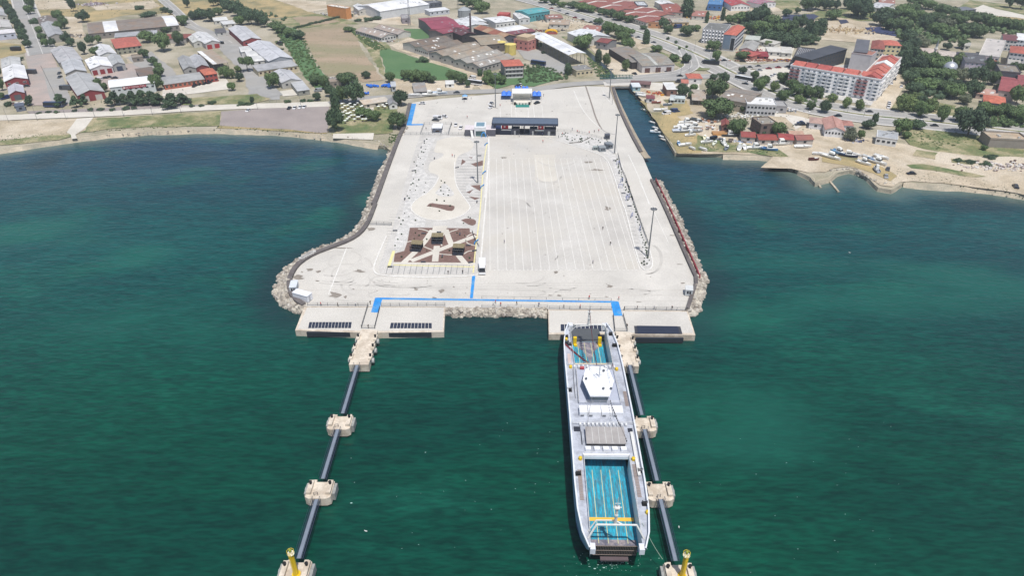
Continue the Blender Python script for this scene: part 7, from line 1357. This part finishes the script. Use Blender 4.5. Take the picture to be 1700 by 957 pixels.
def finger(s, lab, side, z=3.0):
    p = WP('0', s, z); o = thing('pedestrian_pier', (p[0].x, p[0].y, 0)); tag(o, lab, 'pier'); q = [((v-p[0]).x, (v-p[0]).y) for v in p]; MB().prism(q, .4, z).build('pier_deck', dolph_m, o)
    for e in (1, 2) if side > 0 else (0, 3): pass
    for a_, b_ in ((p[0], p[3]), (p[1], p[2])):
        for k in (.25, .52, .8):
            v = a_.lerp(b_, k)-p[0]; MB().box(-.5, .5, -1.3, 1.3, z-.02, z+.5).build('upstand', dolph_m, o).location = (v.x, v.y, 0); put('bollard', bol, o, (v.x, v.y, z+.5)); MB().tube((-.5, 0, 1.8), (.5, 0, 1.8), .8, n=12).build('fender', pal((170, 172, 170)), o).location = (v.x+(-.5 if a_ is p[0] else .5), v.y, 0)
    b = MB()
    for k in (.2, .5, .8): v = p[0].lerp(p[3], k).lerp(p[1].lerp(p[2], k), .5)-p[0]; b.tube((v.x-1.5, v.y, -5), (v.x-1.5, v.y, .4), .6, n=10).tube((v.x+1.5, v.y, -5), (v.x+1.5, v.y, .4), .6, n=10)
    b.build('pile', darksteel, o)
finger('600,547 627,548.5 612,606 579,606', 'wide pale pedestrian pier leading to the left catwalk', -1); finger('1021.5,550 1047,552 1061,609 1034,609', 'wide pale pedestrian pier beside the ferry bow', 1)
blot('0', 1054, 600, 7, 5, 2, .82)
ym = flat('tower_yellow', 226, 190, 20, .5)
def ytower(x, y, lab):
    o = thing('navigation_post', (x, y, 3.0), 0, (1, 1, .82)); tag(o, lab, 'navigation post', 'yellow navigation posts'); MB().tube((0, 0, 0), (0, 0, 8.2), .5, n=16).build('post', ym, o); MB().tube((0, 0, 0), (0, 0, .2), .9, n=16).build('base_flange', ym, o)
    MB().tube((0, 0, 8.2), (0, 0, 8.35), .75, n=12).build('platform', pal((230, 226, 200)), o); b = MB()
    for i in range(8): t, t2 = i*math.pi/4, (i+1)*math.pi/4; b.tube((.7*math.cos(t), .7*math.sin(t), 8.3), (.7*math.cos(t), .7*math.sin(t), 9.3), .04, n=4).tube((.7*math.cos(t), .7*math.sin(t), 9.3), (.7*math.cos(t2), .7*math.sin(t2), 9.3), .04, n=4)
    b.build('railing', ym, o); MB().lathe([(.12, 8.35), (.12, 9.0), (.28, 9.05), (.28, 9.7), (.1, 9.95)], 10).build('lantern', flat('lantern', 150, 160, 60), o); MB().box(-.35, .35, -.2, .1, 8.4, 8.9).build('solar_box', frame_w, o)
    b = MB(); b.tube((-.25, -.8, .2), (-.25, -.8, 9.1), .04, n=4).tube((.25, -.8, .2), (.25, -.8, 9.1), .04, n=4); [b.tube((-.25, -.8, .4*k), (.25, -.8, .4*k), .03, n=4) for k in range(1, 23)]; b.build('ladder', ym, o)
ytower(-45.0, 88.0, 'yellow navigation post standing on the nearest left dolphin'); ytower(35.4, 87.6, 'yellow navigation post standing on the nearest right dolphin')
# ================================================================ FERRY
FZ = 8.0; CZ = 3.6
S0 = Vector((21.4, 90.0, 0)); fo = thing('car_ferry', S0, math.atan2(80.45, 1.22)-math.pi/2); tag(fo, 'white double ended car ferry with turquoise car decks moored at the pier', 'ferry')
hullw = mat('hull_white', (.74, .76, .78), (.62, .65, .68), .4, .45, grain=.04); hullb = mat('hull_blue', srgb(24, 66, 150), srgb(18, 50, 120), .5, .4); deckg = mat('deck_grey', srgb(182, 187, 198), srgb(166, 171, 182), .5, .7, grain=.1, c3=srgb(150, 154, 164)[:3], s3=.25)
turq = mat('deck_turquoise', srgb(30, 158, 184), srgb(34, 140, 168), .3, .75, c3=srgb(66, 122, 142)[:3], s3=.9, grain=.4, stretch=(1.8, .35, 1)); brownd = mat('deck_worn', srgb(124, 122, 132), srgb(92, 92, 108), .7, .9, c3=srgb(150, 140, 142)[:3], s3=.6, grain=.3)
offm = lambda y: .45+.42*math.sin(math.pi*max(0, min(1, y/80.4)))
def hw(y):
    t = min(y, 80.4-y); K = [(-1, 5.4), (0, 5.9), (4, 7.15), (10, 7.9), (18, 8.15), (40, 8.2), (99, 8.2)]
    for i in range(len(K)-1):
        if t <= K[i+1][0]: return K[i][1]+(K[i+1][1]-K[i][1])*(t-K[i][0])/(K[i+1][0]-K[i][0])
    return 8.2
ys = [0, .8, 2, 4, 7, 10, 14, 18, 26, 40, 54, 61, 66, 70, 73, 76, 78.5, 79.7, 80.4]
def pt(s_, y, z, k=1.0, ins=0):
    e = max(0, 1-min(y, 80.4-y)/14); d = (FZ-z)*.8*e*(1 if z < FZ-.2 else 0)
    return (offm(y)+s_*(hw(y)*k-ins), y+(d if y < 40 else -d), z)
def strip(zs, mats_, name, ks):
    b = MB(); n_ = len(ys); m_ = len(zs)
    for s_ in (-1, 1):
        vs = [pt(s_, y+(0 if 1 else 0), z, k) for y in ys for z, k in zip(zs, ks)]; fs = []
        for i in range(n_-1):
            for j in range(m_-1):
                f = (i*m_+j, i*m_+j+1, (i+1)*m_+j+1, (i+1)*m_+j); fs.append(f if s_ < 0 else f[::-1])
        b.add(vs, fs)
    for y, d in ((ys[0], 1), (ys[-1], -1)):
        if zs[-1] <= CZ:
            vs = [pt(s_, y, z, k) for z, k in zip(zs, ks) for s_ in (-1, 1)]; b.add(vs, [(2*j, 2*j+1, 2*j+3, 2*j+2) for j in range(m_-1)])
    return b.build(name, mats_, fo)
strip([-1, .2, 2.0, CZ-.1], hullb, 'lower_hull', [.90, .94, .975, .99]); strip([CZ-.1, 5.2, FZ+.05], flat('hull_side', 150, 180, 205), 'hull_side', [.99, .995, 1.0])
def capsheet(z, y0, y1, m_, name, k=.985, w0=None, parent=fo):
    yy = [y0]+[y for y in ys if y0 < y < y1]+[y1]; b = MB()
    L_ = [(pt(-1, y, z, k) if w0 is None else (offm(y)-w0(y), y, z)) for y in yy]; R__ = [(pt(1, y, z, k) if w0 is None else (offm(y)+w0(y), y, z)) for y in yy]; n_ = len(yy)
    b.add(R__+L_, [(i, i+1, n_+i+1, n_+i) for i in range(n_-1)]); return b.build(name, m_, parent)
iw = lambda y: min(5.35, hw(y)-.5)
capsheet(CZ, 2.9, 77.6, turq, 'car_deck', w0=iw)
capsheet(CZ+.02, 62, 77.5, brownd, 'worn_deck', w0=lambda y: 0.01+min(5.2, max(0, (y-68)*.35) if y < 73 else 1.75+(y-73)*.8))
capsheet(CZ+.02, 2.9, 6.0, brownd, 'worn_deck', w0=lambda y: 5.0)
b = MB()
for s_ in (-1, 1):                                                   # side decks beside the open car decks
    for y0, y1 in ((1.4, 26), (61, 79)):
        yy = [y0]+[y for y in ys if y0 < y < y1]+[y1]; n_ = len(yy)
        vs = [pt(s_, y, FZ, .99) for y in yy]+[(offm(y)+s_*iw(y), y, FZ) for y in yy]; f = [(i, i+1, n_+i+1, n_+i) if s_ > 0 else (n_+i, n_+i+1, i+1, i) for i in range(n_-1)]; b.add(vs, f)
b.build('side_deck', deckg, fo)
b = MB()
for s_ in (-1, 1):
    for y0, y1 in ((1.4, 26), (61, 79)):
        yy = [y0]+[y for y in ys if y0 < y < y1]+[y1]; n_ = len(yy)
        vs = [(offm(y)+s_*iw(y), y, FZ+.12) for y in yy]+[(offm(y)+s_*iw(y), y, CZ) for y in yy]; b.add(vs, [(i, i+1, n_+i+1, n_+i) for i in range(n_-1)])
b.build('casing_wall', hullw, fo)
capsheet(FZ+.01, 26, 61, deckg, 'upper_deck'); capsheet(FZ-.6, 26.0, 61, hullw, 'deck_underside', w0=iw)
MB().box(offm(26)-5.35, offm(26)+5.35, 25.9, 26.0, FZ-.6, FZ+.25).box(offm(61)-5.35, offm(61)+5.35, 61.0, 61.1, FZ-.6, FZ+.25).build('deck_edge', hullw, fo)
b = MB()                                                             # white bulwark all round
for s_ in (-1, 1):
    n_ = len(ys); vs = []
    for y in ys: vs += [pt(s_, y, FZ+.05, 1.0), pt(s_, y, FZ+.95, 1.005), pt(s_, y, FZ+.95, 1, .3), pt(s_, y, FZ+.0, 1, .3)]
    b.add(vs, [((i*4+j), (i*4+j+1), (i+1)*4+j+1, (i+1)*4+j) if s_ < 0 else ((i+1)*4+j, (i+1)*4+j+1, i*4+j+1, i*4+j) for i in range(n_-1) for j in range(3)])
b.build('bulwark', flat('bulwark_white', 222, 226, 232, .5), fo)
# end gates, ramps and hull shoulders
for y, s_ in ((0, 1), (80.4, -1)):
    for q_ in (-1, 1): MB().box(-.55, .55, -.2, 1.4, 0, 1.6).build('gate_post', flat('gate_post', 214, 218, 226), fo).location = (offm(y)+q_*5.1, y if s_ > 0 else y-1.2, FZ-1.0)
rb = MB(); x0 = offm(0)-4.6                                            # raised stern ramp grating
grm = flat('ramp_frame', 128, 116, 108, .8); rdark = flat('ramp_gap_shade', 30, 28, 30)
def rp(u, t, d=0): a = math.radians(82); return (x0+u, 2.7-math.cos(a)*t-d*math.sin(a), CZ-.5+math.sin(a)*t+d*math.cos(a))
r0 = MB().add([rp(0, 0), rp(9.2, 0), rp(9.2, 3.6), rp(0, 3.6)], [(0, 1, 2, 3)]).add([rp(0, 0, .1), rp(9.2, 0, .1), rp(9.2, 3.6, .1), rp(0, 3.6, .1)], [(3, 2, 1, 0)]).build('stern_ramp', rdark, fo)  # solid dark sheet; shade between the grating bars is put into its colour
for t in (0, 1.8, 3.6): rb.tube(rp(0, t, .12), rp(9.2, t, .12), .09, n=4)
for i in range(27): rb.tube(rp(9.2*i/26, 0, .12), rp(9.2*i/26, 3.6, .12), .07, n=4)
rb.build('ramp_grating', grm, r0)
MB().box(x0+1.6, x0+7.6, 1.6, 2.5, 2.2, 2.6).build('ramp_hinge_beam', pal((92, 80, 84)), fo)
MB().add([(offm(80)-4.6, 77.4, CZ), (offm(80)+4.6, 77.4, CZ), (offm(80)+4.4, 86, Z0+.35), (offm(80)-4.4, 86, Z0+.35), (offm(80)-4.6, 77.4, CZ-.3), (offm(80)+4.6, 77.4, CZ-.3), (offm(80)+4.4, 86, Z0+.1), (offm(80)-4.4, 86, Z0+.1)], [(0, 1, 2, 3), (7, 6, 5, 4), (0, 4, 5, 1), (1, 5, 6, 2), (2, 6, 7, 3), (3, 7, 4, 0)]).build('bow_ramp', flat('bow_ramp', 84, 88, 92, .8), fo)
# lane lines and yellow cross bars
ywl = flat('deck_yellow', 226, 182, 70); wl = flat('deck_line', 196, 196, 150)
b = MB(); 
for i in range(1, 5): x = -5.3+10.6*i/5; [MB().ribbon(l_, .16, CZ+.04).build('lane_line', wl, fo) for l_ in ([(offm(5)+x, 5), (offm(26)+x, 26)], [(offm(61)+x, 61), (offm(77)+x*.95, 77)])]
MB().box(offm(11.5)-5.25, offm(11.5)+5.2, 10.9, 11.9, CZ+.045, CZ+.06).box(offm(67)-5.25, offm(67)+5.2, 66.4, 67.0, CZ+.045, CZ+.06).build('cross_bar', ywl, fo)
b = MB()
for y in range(62, 79): b.box(offm(y)-2.3, offm(y)-1.7, y, y+.55, CZ+.05, CZ+.1)
b.build('deck_cleat', pal((40, 44, 66)), fo)
for x in (-3.9, 3.6): MB().box(x-.5, x+.5, -.1, .9, 0, 2.6).box(x-.3, x+.6, -1, -.1, 0, .5).build('ramp_cylinder', ym, fo).location = (offm(79), 76.0, CZ)
for i in range(5):                                                    # worn wheel paths between the lane lines
    for y0, y1 in ((6, 24), (62.5, 75)):
        x = -5.3+10.6*(i+.5)/5
        for d in (-.55, .55): MB().ribbon([(offm(y0)+x+d, y0+R.uniform(0, 3)), (offm(y1)+x+d*.9+R.uniform(-.1, .1), y1-R.uniform(0, 2))], .3, CZ+.015+.002*i).build('wheel_wear', flat('wheel_wear', 74, 128, 144, .8, var=.3), fo)
# wheelhouse
hx = [(-2.2, 53.3), (-1.0, 57.8), (.8, 59.0), (4.3, 59.0), (6.2, 57.4), (7.0, 53.0), (5.1, 47.0), (-.6, 47.0)]; cxh = 2.4; cyh = 52.8
def shr(p, k): return (offm(40)-1.2+ (p[0]-2.4)*k+1.2, cyh+(p[1]-cyh)*k)
hx = [(p[0]-1.25, p[1]) for p in hx]; cc_ = (offm(50), 52.8); hx = [((p[0]-1.15)*1.0+offm(50), p[1]) for p in hx]
shp = lambda k: [(cc_[0]+(p[0]-cc_[0])*k*.9, cc_[1]+(p[1]-cc_[1])*k) for p in hx]
w0 = MB(); lo_, hi_ = shp(.80), shp(.95); n_ = len(hx)
w0.prism(shp(.84), FZ, 9.4); w0.build('wheelhouse_base', flat('wh_blue', 120, 140, 165), fo)
w1 = MB(); w1.add([(p[0], p[1], 9.4) for p in shp(.86)]+[(p[0], p[1], 11.1) for p in shp(.96)], [(i, (i+1) % n_, n_+(i+1) % n_, n_+i) for i in range(n_)][::1]); wh_ = w1.build('wheelhouse_window', flat('wh_glass', 96, 116, 124, .2), fo)
MB().prism(shp(1.0), 11.1, 11.5).build('wheelhouse_roof', flat('wh_roof', 240, 242, 246, .5), fo)
b = MB(); 
for e in ((-1.2, 57.5, .5, 54), (3.6, 57.2, 3.8, 52), (0, 54, 4, 54), (-1.2, 57.5, 3.6, 57.2)): b.tube((e[0], e[1], 12.3), (e[2], e[3], 12.3), .05, n=4).tube((e[0], e[1], 11.5), (e[0], e[1], 12.3), .05, n=4).tube((e[2], e[3], 11.5), (e[2], e[3], 12.3), .05, n=4)
b.tube((1.2, 54.5, 11.5), (1.2, 54.5, 15.5), .15, n=6).tube((0, 54.5, 14.2), (2.4, 54.5, 14.2), .08, n=4).tube((-.2, 54.5, 12.8), (2.6, 54.5, 12.8), .08, n=4); b.build('radar_mast', pal((190, 194, 200)), fo)
for x, y in ((2.6, 49.5), (4.6, 49.5), (3.4, 56.8), (-1.6, 53.4)): MB().lathe([(.2, 11.5), (.35, 11.8), (.3, 12.1), (.05, 12.3)], 8).build('antenna_dome', pal((90, 96, 104)), fo).location = (x-.8, y, 0)
# raised platform round the wheelhouse, rails, white boxes
MB().prism([(-5.4+offm(50), 44.6), (5.6+offm(50), 44.6), (5.2+offm(50), 58.5), (-5.2+offm(50), 58.5)], FZ+.02, FZ+.22).build('bridge_deck', mat('bridge_deck', srgb(176, 182, 198), srgb(166, 172, 188), .4, .7), fo)
def rail(pts, h_=1.05, z=FZ, m_=frame_w, name='railing'):
    b = MB()
    for i in range(len(pts)-1):
        a, c = Vector((*pts[i], z)), Vector((*pts[i+1], z)); k = max(1, int((c-a).length/1.6))
        for q in (.5, 1.05): b.tube(a+Vector((0, 0, q*h_)), c+Vector((0, 0, q*h_)), .04, n=4)
        for j in range(k+1): p = a.lerp(c, j/k); b.tube(p, p+Vector((0, 0, h_)), .04, n=4)
    b.build(name, m_, fo)
O5 = offm(50)
rail([(-5.4+O5, 44.6), (5.6+O5, 44.6), (5.2+O5, 58.5)], z=FZ+.2); rail([(-5.4+O5, 44.6), (-5.2+O5, 58.5)], z=FZ+.2); rail([(-7.6+offm(36), 37), (7.8+offm(36), 37)]); rail([(-7.2+offm(60), 60.6), (7.2+offm(60), 60.6)])
for s_ in (-1, 1): rail([(offm(y)+s_*(iw(y)+.1), y) for y in (4, 10, 18, 26)]); rail([(offm(y)+s_*(iw(y)+.1), y) for y in (61, 66, 72, 77)])
rail([(offm(26)-5.3, 26.6), (offm(26)+5.3, 26.6)])
bx = [-5.4, -3.2, .2, 3.0, 5.9]
for i in range(4):
    q = MB().box(bx[i]+.08, bx[i+1]-.08, 0, 2.7, 0, 1.5).build('deck_locker', flat('locker_white', 234, 236, 240), fo); q.location = (O5-.2, 40.8, FZ+.02); MB().box(bx[i]+.3, bx[i]+1.2, -.1, 0, .2, .7).build('vent', pal((120, 124, 130)), q)
for x in (-1.5, 1.0): MB().box(0, .7, 0, .7, 0, .9).build('life_raft', ym, fo).location = (O5+x, 39.9, FZ)
lr = MB().tube((0, 0, 0), (1.1, 0, 0), .38, n=10).mesh('life_raft', pal((226, 228, 230)))
for i in range(12): put('life_raft', lr, fo, (offm(37)-5.6+i*1.05, 36.3, FZ+.45), 1.57, .75)
for i, x in enumerate((-5.5, -4.3, -3.1, -1.9, 3.2, 4.4, 5.6, -2.4, -.5)): put('life_raft', lr, fo, (offm(58)+x, 59.2-(2 if i > 6 else 0), FZ+.45), 1.57, .8)
put('red_life_raft', MB().tube((0, 0, 0), (1.1, 0, 0), .5, n=10).mesh('life_raft', redm), fo, (offm(58)-4.0, 59.0, FZ+.5), 0, 1)
# car deck hatch roof with lanes and row of vents
hp = lambda x, t: (offm(33)+x, 30.6+5.4*t, FZ+1.2+.35*t)
b = MB().add([hp(-4.6, 0), hp(5.0, 0), hp(5.0, 1), hp(-4.6, 1)]+[(v[0], v[1], v[2]-.25) for v in (hp(-4.6, 0), hp(5, 0), hp(5, 1), hp(-4.6, 1))], [(0, 1, 2, 3), (7, 6, 5, 4), (0, 4, 5, 1), (1, 5, 6, 2), (2, 6, 7, 3), (3, 7, 4, 0)])
q = b.build('hatch_roof', mat('hatch_grey', srgb(168, 164, 162), srgb(152, 148, 146), .5, .8, stripes=(2.2, 'X', .85)), fo); b = MB()
for i in range(1, 6): x = -4.6+9.6*i/6; b.box(offm(33)+x-.06, offm(33)+x+.06, 30.6, 36, FZ+1.2, FZ+1.24)
b2 = MB()
for i in range(1, 6): x = -4.6+9.6*i/6; b2.tube((hp(x, 0)[0], hp(x, 0)[1], hp(x, 0)[2]+.03), (hp(x, 1)[0], hp(x, 1)[1], hp(x, 1)[2]+.03), .07, n=4)
b2.build('hatch_rib', frame_w, q); MB().box(-4.5, 4.9, 0, .1, 0, 1.0).build('hatch_shade_wall', flat('hatch_shade_wall', 70, 66, 66), fo).location = (offm(33), 31.0, FZ)  # dark wall: shade under the raised hatch roof put into its colour
for i in range(5): MB().box(0, 1.3, 0, 1.1, 0, .8).build('vent_box', MATS['locker_white'], fo).location = (offm(29)-4.9+i*2.15, 29.0, FZ)
MB().box(offm(26)-5.6, offm(26)+5.6, 26.1, 26.9, FZ+.02, FZ+.5).build('coaming', flat('coaming', 226, 228, 234), fo)
dk_ = flat('stair_shade', 40, 44, 56); stl = flat('stair_brown', 150, 136, 130)
for x0_, x1_, y0_, y1_ in ((-7.3, -5.6, 34.5, 36.2), (-5.7, -5.45, 30, 34.5), (6.2, 7.4, 34.4, 35.8)): MB().box(offm(33)+x0_, offm(33)+x1_, y0_, y1_, FZ+.02, FZ+.06).build('stair_well_shade', dk_, fo)  # flat dark slabs; the shade of the stair openings is painted on
for x_, y0_, y1_, m_ in ((-6.6, 13, 22, stl), (6.4, 14, 24, stl), (7.2, 44, 50, stl), (-6.7, 61.5, 66, pal((214, 196, 190)))): 
    b = MB(); n2 = int((y1_-y0_)/.45); [b.box(offm(y0_)+x_-.45, offm(y0_)+x_+.45, y0_+i*.45, y0_+i*.45+.3, FZ+.03+.008*(i % 2), FZ+.12) for i in range(n2)]; b.build('stair', m_, fo)
for x_, y_ in ((-6.3, 25.2), (6.3, 25.2), (-7.0, 72.5), (6.2, 58.8), (-6.6, 59.6), (7.5, 9.6)): MB().lathe([(.45, 0), (.45, .7), (.2, .9)], 10).build('winch_cover', ym, fo).location = (offm(y_)+x_, y_, FZ+.03)
for x_, y_, c_ in ((-7.1, 20.5, black), (-7.0, 73.8, black), (-6.9, 71.0, darksteel), (7.2, 12.0, black), (7.4, 21.5, darksteel), (6.9, 69.8, black), (6.6, 75.4, black), (-6.2, 70.2, darksteel), (-7.6, 49.8, black)):
    b = MB(); b.tube((-.4, 0, .5), (.5, 0, .5), .4, n=10).tube((-.5, 0, .5), (-.4, 0, .5), .6, n=10).tube((.5, 0, .5), (.6, 0, .5), .6, n=10).box(-.6, .7, -.5, .5, 0, .15).build('mooring_winch', c_, fo).location = (offm(y_)+x_, y_, FZ+.03)
# life slides at the side, arched gantries with masts
MB().box(-.35, .35, 0, 14, 0, .35).build('life_slide', frame_w, fo).location = (offm(24)+7.0, 20, FZ+.3)
def gantry(y, d):
    b = MB(); o5 = offm(y); P = [(o5-5.9, y, FZ), (o5-4.2, y+d*1.1, FZ+3.0), (o5+4.2, y+d*1.1, FZ+3.0), (o5+5.9, y, FZ)]
    for i in range(3): b.tube(P[i], P[i+1], .22, n=6)
    P2_ = [(o5-5.9, y+d*1.6, FZ), (o5-4.2, y+d*2.2, FZ+3.0), (o5, y+d*2.6, FZ+3.0)]; b.tube(P2_[0], P2_[1], .16, n=5).tube(P2_[1], (o5-.4, y+d*2.0, FZ+3.3), .14, n=5).tube((o5-.3, y+d*2, FZ+3.3), (o5+1.4, y+d*1.1, FZ+3.0), .16, n=5)
    g = b.build('gantry', frame_w, fo); m_ = MB(); x = o5-.2; yb = y+d*1.5
    m_.tube((x, yb, FZ+2.9), (x, yb, FZ+8), .34, .26, 8).tube((x, yb, FZ+8), (x, yb, FZ+11), .12, .05, 6).tube((x-.9, yb, FZ+8), (x+.9, yb, FZ+8), .1, n=4).tube((x-.6, yb, FZ+9.2), (x+.6, yb, FZ+9.2), .07, n=4).box(x-.5, x+.5, yb-.5, yb+.5, FZ+7.8, FZ+8.1).box(x-.3, x+.3, yb-.4, yb+.1, FZ+5.4, FZ+5.9); m_.build('mast', frame_w, g)
gantry(3.0, 1); gantry(77.4, -1)
for ch in fo.children:
    k = ch.name.split('.')[0]
    if k in ('wheelhouse_base', 'wheelhouse_window', 'wheelhouse_roof', 'radar_mast', 'antenna_dome'): ch.location.y -= 3.0
    elif k == 'deck_locker': ch.location.y -= 1.0
    elif k in ('hatch_roof', 'hatch_shade_wall', 'vent_box'): ch.location.y -= 1.3
# strings of signal flags
def flags(p0, p1, m_, n_, lab, sag=.8, sz=.45):
    f = MB(); r_ = MB(); p0, p1 = Vector(p0), Vector(p1); prev = p0
    for i in range(1, n_+1):
        t = i/n_; q = p0.lerp(p1, t)-Vector((0, 0, sag*4*t*(1-t))); r_.tube(prev, q, .025, n=3); prev = q; d = (p1-p0).normalized()
        w_ = R.uniform(.7, 1.2); f.add([q, q+d*sz*w_, q+d*sz*w_*.9+Vector((-.1, .1, -sz*1.1)), q+Vector((-.1, .05, -sz*1.1))], [(0, 1, 2, 3)])
    rr = r_.build('flag_line', pal((120, 110, 110)), fo); f.build('signal_flag', m_, rr)
om = offm(40)
flags((.2, 75.9, FZ+10), (om+.6, 60.5, FZ+1.5), redm, 24, '', 1.6, .7); flags((om-1.2, 60.8, FZ+.8), (om-7.4, 69, FZ+1.2), redm, 16, '', .3, .7); flags((om+5.2, 61, FZ+1), (om+5.0, 59, FZ+2), redm, 7, '', .1, .9)
flags((.3, 75.9, FZ+10), (.25, 79.2, FZ+1.0), darksteel, 10, '', .2)
flags((om-6.3, 45, FZ+1.6), (om-6.2, 57, FZ+1.6), darksteel, 26, '', .4, .55)
flags((om-2.2, 44, FZ+3), (om-5.0, 30.4, FZ+1.6), darksteel, 20, '', .5, .6); flags((om+2.3, 44, FZ+3), (om+5.2, 30.4, FZ+1.6), darksteel, 20, '', .5, .6); flags((om+2.0, 44, FZ+3), (om+2.2, 37.5, FZ+1.3), steel, 8, '', .3, .4)
# mooring line and birds on the water
a = Vector((28.0, 96.5, 8.6)); c_ = Vector((31.9, 90.9, 3.9)); o = thing('mooring_line', a); tag(o, 'thin pale mooring line from ferry stern to nearest right dolphin', 'rope'); b = MB(); prev = Vector((0, 0, 0))
for i in range(1, 13): t = i/12; q = (c_-a)*t-Vector((0, 0, 1.2*4*t*(1-t)*.5)); b.tube(prev, q, .06, n=4); prev = q
b.build('rope', pal((150, 165, 150)), o)
b = MB()                                                              # scattered foam flecks on the wave crests
for k in range(150):
    s_ = R.random(); x, y = R.gauss(1015, 32) if s_ < .5 else R.uniform(560, 1500), R.gauss(936, 8) if s_ < .5 else R.uniform(700, 957)
    p = G(x, y, .0); r_ = R.uniform(.03, .07 if R.random() < .95 else .15); b.sheet([(p.x+r_*2.2*math.cos(t), p.y+r_*math.sin(t)) for t in [q*math.pi/3 for q in range(6)]], .06)
tag(b.build('foam', flat('foam', 170, 200, 195)), 'tiny scattered white foam flecks on the green water', 'foam', kind='stuff')
for x, y in ((607, 883), (1127, 877), (1410, 420)):
    o = thing('seagull', G(x, y, 0), R.uniform(0, 6)); auto(o, (x, y), 'white seagull floating on the water', 'bird', None); b = MB(); b.tube((-.28, 0, .12), (.22, 0, .16), .13, .09, 8).tube((-.45, 0, .16), (-.28, 0, .13), .03, .11, 6); b.build('body', frame_w, o); MB().lathe([(.0, .2), (.07, .22), (.08, .3), (.04, .37)], 8).build('head', frame_w, o).location = (.24, 0, 0)
LM.append((607, 885, 'the left catwalk')); LM.append((1127, 880, 'the ferry stern')); LM.append((1450, 440, 'the open water at right'))
# small jetty arms at the slipway
for s, l in (('48,458 90,525', 'left'), ('140,470 208,552', 'right')):
    p = WP('8', s, .4); o = thing('jetty_arm', (p[0].x, p[0].y, 0)); tag(o, 'narrow pale jetty arm on the %s of the small slipway' % l, 'jetty'); MB().ribbon([(0, 0), ((p[1]-p[0]).x, (p[1]-p[0]).y)], .9, -.8, h=1.35).build('jetty_beam', beach, o)
S(MB().prism([q[:2] for q in WP('8', '48,452 140,455 150,478 75,500', .4)], -.5, .35).build('slipway', dirt))
resolve()
# ================================================================ AIR
hz = MB().box(-1300, 1300, -60, 1300, -1.5, 150).build('haze', []); hm = bpy.data.materials.new('haze'); hm.use_nodes = True; n = hm.node_tree; n.nodes.remove(n.nodes['Principled BSDF'])
pv = n.nodes.new('ShaderNodeVolumePrincipled'); pv.inputs['Color'].default_value = (.85, .92, 1, 1); pv.inputs['Density'].default_value = .0002; pv.inputs['Anisotropy'].default_value = .2
n.links.new(pv.outputs[0], n.nodes['Material Output'].inputs['Volume']); hz.data.materials.append(hm); tag(hz, 'thin pale haze over the whole town and bay', 'haze', kind='stuff')
